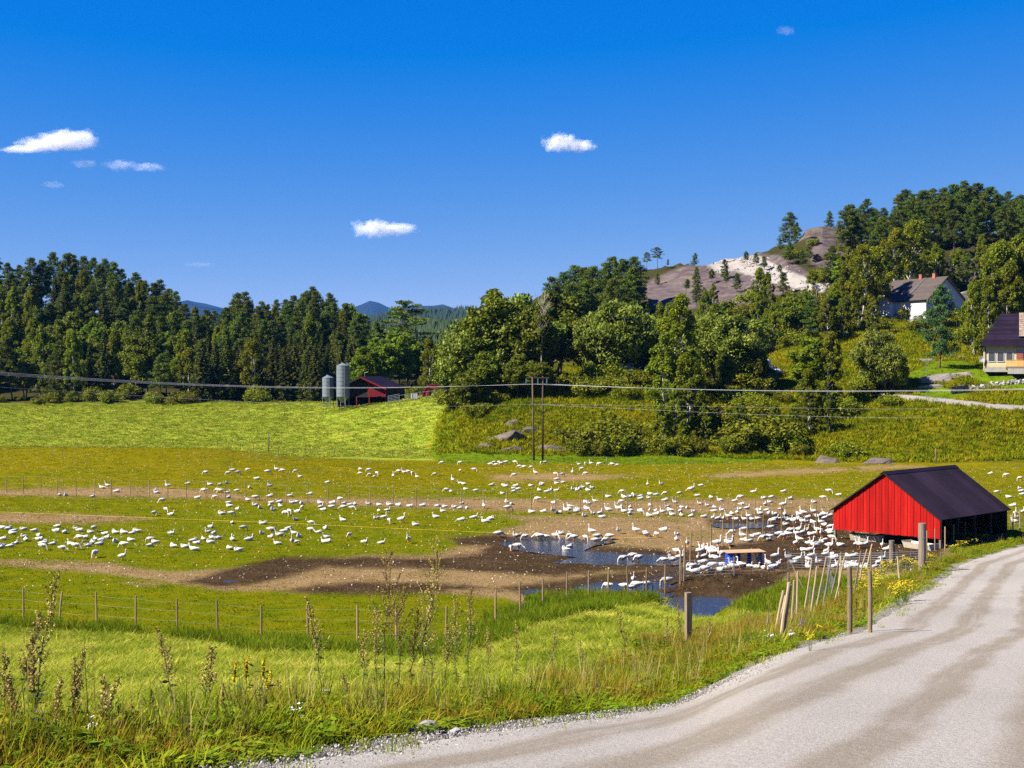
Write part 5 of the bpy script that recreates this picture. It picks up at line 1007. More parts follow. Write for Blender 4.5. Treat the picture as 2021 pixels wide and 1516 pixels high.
stake_fence('stake_fence', [(-60, 970), (-25, 971), (11, 972), (45, 974), (80, 975), (112, 977), (150, 980), (186, 980), (220, 981), (257, 981), (294, 982), (331, 982), (367, 983), (405, 985), (445, 986), (485, 987), (527, 990), (565, 992), (607, 994), (647, 994), (688, 996), (730, 998), (776, 999), (822, 1000), (866, 1001), (910, 1002), (955, 1004), (1000, 1006), (1048, 1008), (1096, 1009), (1145, 1010), (1190, 1012), (1237, 1014), (1286, 1016), (1335, 1019), (1385, 1022), (1436, 1026), (1490, 1032), (1543, 1040), (1612, 1042)], 1.9, 0.045, 'long row of thin stakes across the middle of the pasture', (0.55, 0.95), wr=0.004)
stake_fence('stake_fence', [(1350, 1148), (1353, 1130), (1362, 1112), (1383, 1092), (1404, 1084), (1426, 1078), (1448, 1074), (1475, 1071), (1506, 1058), (1543, 1047)], 2.0, 0.05, 'stake fence turning back from the goose pen towards the shed', (0.5, 0.95), wr=0.004)
stake_fence('stake_fence', [(430 + 22 * k, 900) for k in range(3)] + [(500, 900), (549, 900), (578, 900), (602, 900), (660, 900), (720, 900), (775, 900), (803, 900), (840, 900)], 1.2, 0.045, 'thin dark stake fence along the far crest of the pasture', (0.9,), M_darkstake, D=lambda x: 199.0, wr=0.004)
# stakes along the shed side
for i, (x, yb, yt) in enumerate(((1830, 1100, 1048), (1846, 1082, 1044), (1866, 1082, 1040), (1883, 1072, 1035), (1905, 1062, 1030), (1935, 1052, 1025), (1982, 1040, 1020), (2000, 1045, 1012), (2014, 1045, 1005))):
    p = ray(x, yb + 6); h = (yb + 6 - yt) / F * p[1]; s = MB().tube([(0, 0, -0.3), (0, 0, h)], 0.05, 7).build('wooden_stake', M_stake, None, tuple(p)); tag(s, 'wooden stake beside the shaded side of the red shed, %s' % ('leftmost' if i == 0 else ORD[i + 1] + ' from the left'), 'stake', 'stakes beside the shed')
# leaning stakes in front of the shed (photo base, top)
M_pale_stake = mat('dry_stake_wood', (0.42, 0.31, 0.19), (0.28, 0.205, 0.125), 4, 0.85, rnd=0.25, stretch=(6, 6, 0.7))
LEAN = [((1507, 1266), (1518, 1213), 0), ((1487, 1262), (1486, 1233), 0), ((1468, 1262), (1468, 1242), 0), ((1498, 1258), (1497, 1226), 0), ((1516, 1256), (1517, 1211), 0), ((1527, 1268), (1547, 1166), 1), ((1539, 1271), (1558, 1150), 1), ((1545, 1270), (1561, 1155), 1), ((1554, 1245), (1557, 1130), 1), ((1573, 1232), (1575, 1128), 1), ((1587, 1220), (1603, 1106), 1), ((1610, 1212), (1632, 1098), 1), ((1637, 1194), (1661, 1090), 1), ((1654, 1190), (1660, 1098), 1), ((1695, 1150), (1712, 1084), 1), ((1708, 1140), (1722, 1074), 1), ((1718, 1148), (1720, 1088), 1), ((1590, 1168), (1564, 1115), 0), ((1778, 1158), (1772, 1098), 1), ((1600, 1226), (1613, 1118), 1), ((1624, 1206), (1641, 1104), 1), ((1646, 1200), (1668, 1098), 1), ((1563, 1250), (1568, 1146), 1), ((1533, 1264), (1551, 1176), 1), ((1684, 1182), (1700, 1088), 1)]
for i, (b, t, k) in enumerate(LEAN):
    pb = ray(b[0], b[1]); D = pb[1]; tp = P3(t[0], t[1], D); r = 0.046 if k else 0.03
    n_ = 5; P = pb + (tp - pb) * np.linspace(-0.08, 1, n_)[:, None] + np.concatenate([np.zeros((1, 3)), np.random.default_rng(i).normal(size=(n_ - 2, 3)) * 0.012, np.zeros((1, 3))]) - pb
    s = MB().tube(P, np.linspace(r * 1.1, r * 0.85, n_), 7).build('wooden_stake', M_pale_stake if i % 4 else M_grey, None, tuple(pb)); tag(s, 'thin wooden stake in the weedy clump by the road, %s' % ('leftmost' if i == 0 else ''), 'stake', 'stakes in the weeds before the shed')
_l = sorted([o for o in C.objects if o.get('group') == 'stakes in the weeds before the shed'], key=lambda o: CX + F * o.location.x / o.location.y); n_ = len(_l)
for i, o in enumerate(_l): o['label'] = '%s wooden stake in the weedy clump by the road, %s' % ('grey' if o.data.materials[0] == M_grey else 'brown', 'leftmost' if i == 0 else 'rightmost' if i == n_ - 1 else (ORD[i + 1] + ' from the left') if i < 12 else (ORD[n_ - i] + ' from the right'))
def fat_post(x, yb, yt, r, label, sq=False, mt=None):
    p = ray(x, yb); h = (yb - yt) / F * p[1]; o = empty('fence_post', tuple(p)); 
    if sq: MB().box((0, 0, h / 2 - 0.2), (r * 2, r * 2, h + 0.4)).build('post', mt or M_timber, o, rot=(0, 0, 0.3)); MB().tube([(0.0, -r - 0.01, h * 0.35), (0.06, -r - 0.03, h * 0.35)], 0.02, 5).build('hook', M_black, o)
    else:
        MB().tube([(0, 0, -0.4), (0.01, 0, h * 0.5), (-0.01, 0, h)], [r, r * 0.97, r * 0.92], 12).build('post', mt or M_grey, o, smooth=False); MB().tube([(0, 0, h * 0.7), (0, 0, h * 0.7 + 0.02)], r * 1.02, 12).build('wire_loop', M_net, o)
    tag(o, label, 'post')
fat_post(1359, 1288, 1170, 0.085, 'square brown post standing in front of the blue pond', True)
fat_post(1678, 1252, 1119, 0.075, 'thick round post right of the leaning stakes', mt=M_timber)
fat_post(1718, 1252, 1126, 0.065, 'straight round post nearest the road bend', mt=M_timber)
fat_post(1821, 1132, 1033, 0.24, 'stout grey gate post in front of the shed corner')
fat_post(1761, 1118, 1067, 0.20, 'shorter stout grey post left of the gate post')
# sheep-hurdle gates of the pen
def hurdle(a, b, h, label, bars=7, up=(0.0, 0.33, 0.66, 1.0), Dab=None):
    pa = ray(*a) if Dab is None else at(a[0], Dab[0]); pb = ray(*b) if Dab is None else at(b[0], Dab[1]); g = empty('hurdle', tuple(pa)); d = pb - pa
    for k in range(bars): z = h * (0.12 + 0.88 * (k / (bars - 1)) ** 0.9); MB().tube([np.array([0, 0, z]), d + np.array([0, 0, z])], 0.011, 6).build('bar', M_galv, g)
    for u in up: MB().tube([d * u + np.array([0, 0, 0.0]), d * u + np.array([0, 0, h + (0.12 if u in (0.0, 1.0) else 0)])], 0.022 if u in (0, 1) else 0.012, 6).build('upright', M_galv, g)
    tag(g, label, 'hurdle', 'steel hurdles of the goose pen')
hurdle((1350, 1142), (1448, 1137), 1.05, 'galvanised hurdle at the left end of the goose pen front'); hurdle((1450, 1137), (1556, 1124), 1.05, 'galvanised hurdle in front of the blue barrels')
hurdle((1558, 1124), (1636, 1126), 1.05, 'galvanised hurdle behind the leaning stakes'); hurdle((1638, 1126), (1740, 1124), 1.05, 'galvanised hurdle right of the leaning stakes'); hurdle((1742, 1124), (1828, 1122), 1.05, 'galvanised hurdle ending at the stout gate post')
hurdle((1634, 1146), (1644, 1180), 1.0, 'short hurdle turned towards the road among the stakes', 6, (0, 1)); hurdle((1646, 1180), (1600, 1200), 0.9, 'low wire panel among the leaning stakes', 6, (0, 0.5, 1))
hurdle((1346, 1148), (1270, 1180), 1.0, 'wire panel slanting from the pen corner into the puddle', 8, (0, 0.5, 1))
hurdle((1995, 1046), (2060, 1046), 1.1, 'white hurdle behind the shed at right edge', 6, (0, 0.5, 1))
# blue half barrels with plywood roof
M_barrel = mat('blue_barrel', (0.010, 0.060, 0.42), (0.008, 0.045, 0.34), 2, 0.35, spec=0.5); M_ply = mat('plywood_sheet', (0.42, 0.28, 0.16), (0.32, 0.21, 0.12), 1.5, 0.8, stretch=(1, 5, 1))
pb = ray(1468, 1118); bs = empty('barrel_shelter', tuple(pb), R(14), 0.86)
for k in range(3):
    x = -1.05 + 0.92 * k; bm = MB(); n = 12
    for r_, flip in ((0.46, False), (0.44, True)):
        V = []
        for j in range(n + 1):
            a = math.pi * (0.45 + (1.15 if k == 0 else 0.80) * j / n)
            V += [(x + r_ * math.cos(a), r_ * math.sin(a), -0.1), (x + r_ * math.cos(a), r_ * math.sin(a), 1.12)]
        Fc = [(2 * j, 2 * j + 2, 2 * j + 3, 2 * j + 1) for j in range(n)]; bm.add(V, [f[::-1] for f in Fc] if flip else Fc)
    bm.build('barrel_half', M_barrel, bs, smooth=True)
MB().box((0.98 + 0.42, 0.0, 0.52), (0.03, 0.8, 1.2)).build('side_sheet', M_barrel, bs)
for k in range(2): MB().box((0.0, -0.42 + 0.62 * k + 0.1, 1.17 + 0.03 * k), (3.25, 0.66, 0.025), M=Matrix.Rotation(0.07, 3, 'X')).build('plywood_sheet', M_ply, bs)
tag(bs, 'row of cut blue barrels under a plywood sheet in the goose pen', 'shelter')
# yellow cord lying across the pasture
P = [ray(x, y) + np.array([0, 0, 0.07]) for x, y in ((-60, 1010), (0, 1012), (120, 1017), (220, 1021), (300, 1024), (400, 1028), (500, 1032), (600, 1036), (700, 1041), (800, 1046), (900, 1050), (980, 1054), (1080, 1058), (1180, 1062), (1320, 1064))]
cm = MB(); cm.tube(P, 0.009, 5); tag(cm.build('yellow_rope', mat('yellow_cord', (0.75, 0.50, 0.05), (0.65, 0.42, 0.04), 2, 0.6)), 'thin yellow cord stretched across the pasture in front of the stakes', 'cord')
# ------------------------------------------------------------------ geese
M_goose = mat('white_feathers', (0.56, 0.55, 0.52), (0.42, 0.39, 0.34), 2.2, 0.7, rnd=0.16); M_bill = mat('orange_bill', (0.75, 0.24, 0.04), (0.62, 0.18, 0.03), 3, 0.5)
def loft(m_, S, k=9, m=0):
    """S rows: x, z, half width, half height; a closed skin round a spine in the xz plane"""
    S = np.asarray(S, float); P = S[:, :2]; T = np.gradient(P, axis=0); T /= np.linalg.norm(T, axis=1, keepdims=True) + 1e-9; N = np.stack([-T[:, 1], T[:, 0]], 1)
    a = np.arange(k) * 2 * np.pi / k; V = []
    for i in range(len(S)):
        off = np.sin(a)[:, None] * S[i, 3] * N[i]; V.append(np.stack([P[i, 0] + off[:, 0], np.cos(a) * S[i, 2], P[i, 1] + off[:, 1]], 1))
    Fc = [(i * k + j, i * k + (j + 1) % k, (i + 1) * k + (j + 1) % k, (i + 1) * k + j) for i in range(len(S) - 1) for j in range(k)]
    Fc += [tuple(range(k))[::-1], tuple((len(S) - 1) * k + j for j in range(k))]; m_.add(np.concatenate(V), Fc, m)
def goose(pose, var=0):
    m_ = MB(); b = 0.41 if pose in 'UG' else 0.165
    tilt = {'U': 0.10, 'G': -0.02, 'L': 0.02, 'S': 0.0}[pose] + 0.05 * var
    body = [(-0.46, 0.02, 0.015, 0.012), (-0.40, 0.015, 0.06, 0.03), (-0.30, 0.0, 0.120, 0.090), (-0.18, -0.005, 0.165, 0.148), (-0.04, -0.01, 0.185, 0.175), (0.10, 0.0, 0.175, 0.172), (0.20, 0.03, 0.140, 0.140)]
    body = [(x * math.cos(tilt) , b + z + x * math.sin(tilt), w_, h_) for x, z, w_, h_ in body]
    zc = body[-1][1]; nk = 0.052
    if pose in 'UL':
        H = 0.40 if pose == 'U' else 0.27; ln = 0.05 * var
        neck = [(0.255 + ln * 0.3, zc + 0.09, 0.075, 0.085), (0.275 + ln, zc + 0.19 * H / 0.4, nk, nk), (0.272 + ln, zc + 0.30 * H / 0.4, 0.044, 0.046), (0.275 + ln, zc + H, 0.043, 0.045), (0.300 + ln, zc + H + 0.05, 0.050, 0.052), (0.345 + ln, zc + H + 0.062, 0.046, 0.048), (0.375 + ln, zc + H + 0.055, 0.03, 0.032)]
        bill = [(0.365 + ln, zc + H + 0.053, 0.030, 0.034), (0.41 + ln, zc + H + 0.036, 0.026, 0.022), (0.452 + ln, zc + H + 0.020, 0.016, 0.008)]
    elif pose == 'G':
        dn = 0.10 * var
        neck = [(0.28, zc + 0.0, 0.080, 0.088), (0.36, zc - 0.06, nk, nk + 0.004), (0.42, zc - 0.15, 0.046, 0.048), (0.455 + dn * 0.3, zc - 0.24 + dn, 0.043, 0.045), (0.485 + dn * 0.5, zc - 0.30 + dn, 0.05, 0.05), (0.515 + dn * 0.6, zc - 0.335 + dn, 0.044, 0.044), (0.535 + dn * 0.7, zc - 0.357 + dn, 0.03, 0.03)]
        bill = [(0.53 + dn * 0.7, zc - 0.35 + dn, 0.03, 0.03), (0.555 + dn * 0.8, zc - 0.39 + dn, 0.024, 0.018), (0.57 + dn * 0.8, zc - 0.42 + dn, 0.014, 0.008)]
    else:
        s_ = 0.03 * var
        neck = [(0.255, zc + 0.055, 0.080, 0.085), (0.262, zc + 0.13, 0.056, 0.056), (0.222, zc + 0.178 + s_, 0.046, 0.046), (0.14, zc + 0.17 + s_, 0.046, 0.045), (0.08, zc + 0.148 + s_, 0.052, 0.048), (0.03, zc + 0.132, 0.044, 0.040), (0.0, zc + 0.122, 0.028, 0.026)]
        bill = [(0.01, zc + 0.125, 0.03, 0.026), (-0.03, zc + 0.115, 0.022, 0.014), (-0.06, zc + 0.108, 0.012, 0.007)]
    loft(m_, body + neck); loft(m_, bill, 6, 1)
    for s_ in (-1, 1):      # folded wings
        W = [(-0.44, 0.045, 0.008, 0.012), (-0.34, 0.045, 0.026, 0.045), (-0.16, 0.035, 0.040, 0.085), (0.02, 0.02, 0.040, 0.095), (0.13, 0.01, 0.022, 0.06)]
        W = [(x * math.cos(tilt), b + z + x * math.sin(tilt), w_, h_) for x, z, w_, h_ in W]; n0 = m_.n; loft(m_, W, 7)
        ys = np.array([0.03, 0.09, 0.148, 0.162, 0.140]); V = m_.v[-1]; V[:, 1] = V[:, 1] + s_ * np.repeat(ys, 7)
    if pose in 'UG':
        for s_ in (-1, 1):
            xo = 0.02 + 0.05 * s_ * (1 if var else 0.4); m_.tube([(0.0, s_ * 0.07, b - 0.10), (xo, s_ * 0.075, 0.14), (xo + 0.01, s_ * 0.075, 0.015)], [0.03, 0.016, 0.014], 6, 1)
            m_.add([(xo - 0.03, s_ * 0.075, 0.02), (xo + 0.11, s_ * 0.075 - 0.05, 0.008), (xo + 0.12, s_ * 0.075, 0.012), (xo + 0.11, s_ * 0.075 + 0.05, 0.008), (xo + 0.01, s_ * 0.075, 0.04)], [(0, 1, 4), (1, 2, 4), (2, 3, 4), (3, 0, 4), (0, 3, 2, 1)], 1)
    return m_.mesh('goose', [M_goose, M_bill], True)
GM = {p: [goose(p, v) for v in (0, 1, -1)] for p in 'UGLS'}
def Z(s, ox, oy, sc):
    r = []
    for e in s.split():
        q = e.split(','); r.append((ox + float(q[0]) / sc, oy + float(q[1]) / sc, q[2][0] if len(q) > 2 else 'S', q[2][1] if len(q) > 2 and len(q[2]) > 1 else ''))
    return r
GE = Z('''1578,300,Gl 1750,303,Gl 1785,285,Gr 1825,298,Gr 1898,275,Gl 1970,335 780,403,Ll 803,405,Ul 455,460 502,462 710,472 895,433,Sr 1200,442,Ll 1190,425 1285,405,Ul 1440,372 1610,380,Ll 1685,380 1740,368 1565,440,G 1668,435,Gl 1692,440,Gl 1745,440,Lr 1815,440,Gr 1912,402 1515,482 1645,487,Gl 1755,478,Sr 1960,495,G 1900,498 1243,517,G 1755,520 1755,547 1820,570,Sr 1955,540 1990,560 1180,615,Ga 1270,590,Gr 1310,612,Lr 1697,605 1775,618,Gr 1780,675 1615,707,Lr 1865,730,Gr 2008,680 2005,755
20,715,Ll 65,722 105,740 90,757 175,725 262,735,Sr 440,702,Lr 430,740 495,750 580,720 610,735 690,748 735,748,Ga 805,760,Sr 880,752 945,752 1015,755,Sr 1045,742 20,800 180,780,Sl 195,808 295,777 300,803 330,835 325,878,Gr 405,838 80,855 125,830 110,852 15,860 475,893,Gr 580,875,Gr 535,840,Ll 605,812,Gl 648,790,Sr 668,850,Ll 705,830 725,800 775,808 765,840,Sr 820,790 880,818 1000,810 945,865,Gl 725,935,Gt 935,957,Ur 1150,820,Gl 1150,850 1185,825 1315,757,Lr 1325,857,Sl 1415,862,Sl 1485,880,Ll 1510,832,Sr 1485,815 1555,800 1590,795 1610,825 1665,795,Ll 1595,745 1640,755 1780,805,La 1910,805,Lr 1755,873 1825,887,Sl''', 0, 860, 3.886)
GE += Z('''187,295,Gr 255,275,Ul 300,283,Gl 402,288,G 435,318,Ll 645,362 205,405,Ul 205,470 360,465,L 512,453,Sr 200,540 215,520 280,515 280,545 375,520 400,516 445,525 590,523 685,523 740,510,Gl 775,525 820,535 855,530 960,530 1040,537 1120,537 1190,540 1280,547 1380,542 228,575 415,590,Lr 452,570,Ga 325,615,Gr 352,600,Gr 400,650,L 310,600 595,555,L 615,575 680,570,Gr 770,570,G 835,575,Gr 1040,600,Ga 1108,578,Lr 1020,640,Ll 1080,650,Ur 1120,675,Gt 1212,670,Ur 760,655,Ll 520,690,Gr 160,680,Sr 1318,690,Sl 1475,630,Ll 1530,585,Ll 1675,653,Sr 1770,635,Lr 1855,665,Ll 1900,645,Sr 1495,545 1545,550 1620,555 1665,562 1715,562 1680,525 1845,560,Ua 210,750,Gr 225,730,Sr 275,770 315,740,Sr 350,720 390,755,L 425,780 515,745,Gr 580,748 630,720 210,785 260,835,Ll 375,840,Ut 400,822 640,785,Ll 620,822,Ll 650,815 815,785,Gt 930,822,Lr 1060,830,Lr 1268,825,Ut 1955,775,Gr
895,275,G 965,278,Gl 895,303,Gl 970,318,G 1005,330,G 1025,305,G 1150,325,Ua 1195,292,G 1235,300,Ul 1265,290,G 1295,303,G 1333,332,Ul 1470,310,Gl 1605,358,Ua 1665,370,Ll 1690,375 1525,222,Gl 1665,222,Gl 1665,285,G 1772,275,G 1895,235,G 1560,435,Gl 1592,448,G 1705,415 1785,440,G''', 480, 860, 3.886)
GE += Z('''145,152,Gl 175,135,G 225,135,G 255,140,G 298,132,Gr 385,133,G 432,172,Gl 478,182,G 548,178,Gl 590,240,Ul 380,262,G 648,135,Gl 688,135,G 790,250,G 858,255,G 958,235,Ua 1092,245,Gl 1025,140,L 1055,193,Gl 1088,140,G 1145,145,Ul 1228,148,G 1355,153,G 1410,158,Gl 155,348 275,350 298,360 395,355 420,385 370,378 375,413 260,432 545,355 650,345 655,330 800,330 805,310,G 865,322 1115,337 625,400 712,415 750,393,L 800,400,Lr 965,390 1000,398 1030,385 1065,370 1110,400 1155,375 1708,355,Ua 1845,360,Ul 610,510,Gl 315,600,Gr 300,518 350,535 550,620,Sl 672,612 765,628,Ul 775,525 825,625 890,625,Ul 925,615,G 930,560,Ll 1000,635,Ul 1015,590 1075,655 1105,610,G 1090,520,Sl 1125,560,Ul 1185,530,Ul 1100,580 1165,632 1260,670,Sr 1235,630,L 1320,625,Ul 1315,465 1415,610,Ul 1475,640,Ul 1455,430,Gl 1460,460 1480,470 1560,440 1530,465 1575,455 1640,460 1640,485 1735,440 1720,475 1795,445 1885,450,Gl 1885,500 1450,530,G 1445,570 1540,600 1535,570 1530,630 1640,635,G 1635,600 1730,550 1735,600 1720,655 1780,600 1795,640 1860,640,Ul 1905,560,L 1930,600 1955,645 1985,545,Ul
85,715,Ll 150,685 1150,845,Ul 1420,825,Ul 1590,830,Ul 1700,870,Gr 1685,850,Gr 1795,865,Ga 1870,800,Sr 2000,840 1995,890 225,865,Gr 400,890,Ul 490,885,Gl 620,890,Gl 660,895,G 790,885,Gr 820,825 850,835 930,885,Gl 975,895,Gl 1090,905,Gt 1190,930,Gr 1210,890,Gr 1290,920,G 1330,890,Gl 935,968 890,995 345,995,G 415,995,Gr 1465,1120,Gl 1560,1085,Gl 1620,1110,Gl 1870,1125,Gl 1960,1125,Ul 1310,1390,Gl 1480,1395,G 1540,1400,Gr 1600,1385,G 1570,1325,Ut 1700,1380,Gr 1900,1340,Gl''', 940, 890, 5.05)
GE += Z('''310,450,Gr 415,410,Gl 432,405,Ur 525,370,G 490,455 620,473 715,502,L 865,505 920,490,G 1050,415,L 1350,412 1150,480 1230,490,Gr 1210,518 1165,540 1420,485 1650,520 1745,495,Gr 1800,425,Gr 1900,447 335,570 385,575 320,610 325,650 430,660 448,612 515,560,Ul 590,575,Ul 655,570 655,610 735,600 560,665 645,675,L 678,680,L 745,680 800,680,Ul 830,635 870,690 885,620 910,590 930,540 985,580,Lr 960,690,L 1000,680,Ul 1035,690 1100,600,L 1115,660,Ul 1090,710,Ul 1180,600 1200,630 1260,640 1320,590,Sr 1345,570,Ur 1230,730,Gl 1260,690,L 1300,690 1360,640,L 1370,745 1380,680,L 1410,700,L 1450,730,Ut 1480,690 1500,640 1540,650,Ul 1590,670 1540,710 1580,740,Ul 1640,720 1650,640,Ul 1690,660 1720,740,Ul 1760,700,U 1770,742 1730,640 1760,660,Ul 1810,650 1820,760,L
840,850,Gl 960,820,Gr 1225,800,Gr 1310,870,G 1350,880,G 1390,870,G 1420,830,G 1480,860,Ul 1500,820,U 1540,850,U 1580,820,U 1620,840 1650,860,U 1690,830,U 1730,860,U 1780,860,U 1810,840,U 1470,960,Ua 1500,920,U 1610,960,Ut 1655,985,Ul 1690,960,U 1740,920 1770,930,Gr 1810,985,Ut 1830,900,Gr 390,955,Ut 935,880,Ul 960,900 1010,910 1040,860 1090,850 1150,900,Gl 1200,890 1210,860 540,970,L 520,1000,L 600,990,L 640,980,L 690,960,U 660,1000,L 700,1000 740,960,U 770,950,U 810,940,U 500,1070,L 520,1040,U 560,1060,L 620,1050,U 640,1070,L 690,1080,L 730,1070,U 380,1170 410,1200 430,1160 470,1220 490,1150,L 530,1160,G 560,1220,G 600,1200 640,1190,Gl 690,1190,G 720,1200,L 760,1180,L 850,1200,Ul 920,1180,Ul 960,1180,L 1010,1160,L 1080,1170,L 1110,1140,U 1150,1180,L 1190,1160,U 1210,1190,L 1250,1170,L 1270,1100,Ur 1285,1140,L 1400,1110,U 1450,1130,L 1490,1120,U 1530,1130,L 1590,1120,Ul 1590,1170,L 1630,1090,Ur 1700,1160,Ul 1550,1000 1610,1030,U 1775,1040,U 1830,1050 1845,1170,L 1890,1150,L 1990,1060 1960,1130,L 1990,1170,L 240,1130,U 300,1120,U 280,1042,Gr''', 1280, 890, 5.05)
GE += Z('''435,870 580,885,Ur 606,895,Ul 660,880,Ur 800,890,Ut 845,905 510,965 310,975,U 350,975 480,1050 550,1050 600,1050,L 640,1060 700,1060 740,1055 800,1010,Ur 770,1020,L 1340,690 1400,695 1735,245 1870,270,G 1990,300,Gl 1985,375 2003,400 2010,425 1790,420,Gr 1890,450 1930,525 1950,610,U 1962,650,U 2012,600,U 1945,690,U''', 1560, 880, 4.384)
GE += [(782, 786, 'G', 'l'), (789, 786, 'G', 'r'), (797, 785, 'G', 'l')]
rgz = random.Random(21); GL_ = []; taken = []
FACE = {'r': 0.0, 'l': math.pi, 'a': math.pi / 2, 't': -math.pi / 2}
for x, y, ps, fc in GE:
    p = ray(x, y + 0.5); 
    if p[1] > 300: continue
    while any((p[0] - q[0]) ** 2 + (p[1] - q[1]) ** 2 < 0.30 for q in taken[-60:]): p = p + np.array([rgz.uniform(-0.3, 0.3), rgz.uniform(-0.6, 0.6), 0]); p[2] = float(tz(p[0], p[1])) + CAMZ
    taken.append(p)
    f = fc or rgz.choice('lrlrlrat'); a = FACE[f] + rgz.gauss(0, 0.45)
    s = rgz.uniform(0.78, 1.0); wet = p[2] < CAMZ + WZ + 0.02; z = max(p[2], CAMZ + WZ - 0.08) - (0.02 if ps in 'LS' else 0)
    GL_.append((p[1], (p[0], p[1], z), a, s, ps, f, x, y, wet))
GL_.sort(key=lambda g: g[0])
def zone_of(x, y):
    if 985 < x < 1215 and 1062 < y < 1093: return 'in the shallow pond'
    if x < 420 and y > 1025: return 'in the front left flock' if x < 280 else 'right of the front flock'
    if 1180 < x < 1345 and y > 1140: return 'in the front puddle'
    if 1215 < x < 1345 and y > 1095: return 'in the long puddle'
    if x > 1640 and y > 1040 and y < 1090: return 'under the red shed gable'
    if 1560 < x and y > 1090: return 'in the pen by the stakes'
    if 1345 < x < 1560 and y > 1075: return 'round the blue barrels'
    if 1340 < x < 1560 and 1045 < y <= 1078: return 'just behind the barrels'
    if 1530 < x < 1660 and 1040 < y: return 'left of the red gable'
    if 1340 < x < 1660 and 1000 < y: return 'in the dense flock behind'
    if 1140 < x < 1345 and 1030 < y < 1075: return 'on bare soil behind the pond'
    if x > 1880 and y < 1050: return 'behind the shed roof at right'
    if 800 < x < 1345 and 995 < y < 1030: return 'along the middle stake row'
    if 420 <= x < 860 and y > 1020: return 'on grass below the yellow cord'
    if x < 800 and y > 985: return 'on grass above the yellow cord'
    return 'on the upper pasture'
PW = {'U': 'standing', 'G': 'grazing', 'L': 'sitting', 'S': 'asleep'}; FW = {'r': 'facing right', 'l': 'facing left', 'a': 'facing away', 't': 'facing front'}
items = []; rest = []
for k, (D, loc, a, s, ps, f, x, y, wet) in enumerate(GL_):
    me = GM[ps][rgz.randrange(3)]
    if k < 300:
        o = obj('goose', me, None, loc, (0, 0, a)); o.scale = (s, s, s); items.append((o, zone_of(x, y), 'white goose %s %s' % (PW[ps], FW[f]), x))
    else: rest.append((me, loc, a, s))
number(items, 'goose', lambda wd, z: '%s, %s' % (wd, z), lambda z: 'white geese ' + z)
for o, *_ in items: o['label'] = ' '.join(o['label'].split()[:16])
Vs, Fs, mis, n0 = [], [], [], 0
for me, loc, a, s in rest:
    V = np.empty(len(me.vertices) * 3, np.float32); me.vertices.foreach_get('co', V); V = V.reshape(-1, 3) * s; c_, s_ = math.cos(a), math.sin(a)
    Vs.append(np.stack([V[:, 0] * c_ - V[:, 1] * s_ + loc[0], V[:, 0] * s_ + V[:, 1] * c_ + loc[1], V[:, 2] + loc[2]], 1))
    for pl in me.polygons: Fs.append([i + n0 for i in pl.vertices]); mis.append(pl.material_index)
    n0 += len(V)
if rest:
    me = bpy.data.meshes.new('distant_geese'); me.from_pydata(np.concatenate(Vs).tolist(), [], Fs); me.materials.append(M_goose); me.materials.append(M_bill); me.polygons.foreach_set('material_index', np.array(mis, np.int32)); me.polygons.foreach_set('use_smooth', np.ones(len(Fs), bool))
    tag(obj('distant_geese', me), 'scattered white geese on the far half of the pasture', 'geese', kind='stuff')
# ------------------------------------------------------------------ scattered ground plants (uncountable: stuff)
def scatter_tree():
    g = bpy.data.node_groups.new('scatter', 'GeometryNodeTree'); g.interface.new_socket('Geometry', in_out='INPUT', socket_type='NodeSocketGeometry'); g.interface.new_socket('Geometry', in_out='OUTPUT', socket_type='NodeSocketGeometry')
    return g
def scatter(name, pts, variants, smin, smax, label, cat, kind='stuff', tilt=0.15, idx=None, hs=None, rg=np.random.default_rng(77)):
    n = len(pts); col = bpy.data.collections.new(name + '_source')
    for i, me in enumerate(variants): col.objects.link(bpy.data.objects.new('%s_%02d' % (name, i), me))
    me = bpy.data.meshes.new(name); me.vertices.add(n); me.vertices.foreach_set('co', np.asarray(pts, np.float32).ravel())
    rot = np.stack([rg.normal(0, tilt, n), rg.normal(0, tilt, n), rg.random(n) * 6.283], 1); sc = rg.uniform(smin, smax, n)
    scl = np.stack([sc, sc, sc * (rg.uniform(0.75, 1.25, n) if hs is None else hs)], 1); ix = rg.integers(0, len(variants), n) if idx is None else idx
    for k, t, d in (('rot', 'FLOAT_VECTOR', rot), ('scl', 'FLOAT_VECTOR', scl)): a = me.attributes.new(k, t, 'POINT'); a.data.foreach_set('vector', d.astype(np.float32).ravel())
    a = me.attributes.new('idx', 'INT', 'POINT'); a.data.foreach_set('value', ix.astype(np.int32))
    o = obj(name, me); g = scatter_tree(); N = g.nodes; L = g.links
    gi = N.new('NodeGroupInput'); go = N.new('NodeGroupOutput'); ip = N.new('GeometryNodeInstanceOnPoints'); ci = N.new('GeometryNodeCollectionInfo')
    ci.inputs['Collection'].default_value = col; ci.inputs['Separate Children'].default_value = True; ci.inputs['Reset Children'].default_value = True
    def na(k, t): q = N.new('GeometryNodeInputNamedAttribute'); q.data_type = t; q.inputs[0].default_value = k; return q.outputs[0]
    er = N.new('FunctionNodeEulerToRotation'); L.new(na('rot', 'FLOAT_VECTOR'), er.inputs[0])
    L.new(gi.outputs[0], ip.inputs['Points']); L.new(ci.outputs[0], ip.inputs['Instance']); ip.inputs['Pick Instance'].default_value = True
    L.new(na('idx', 'INT'), ip.inputs['Instance Index']); L.new(er.outputs[0], ip.inputs['Rotation']); L.new(na('scl', 'FLOAT_VECTOR'), ip.inputs['Scale']); L.new(ip.outputs[0], go.inputs[0])
    md = o.modifiers.new('scatter', 'NODES'); md.node_group = g; tag(o, label, cat, kind=kind); return o
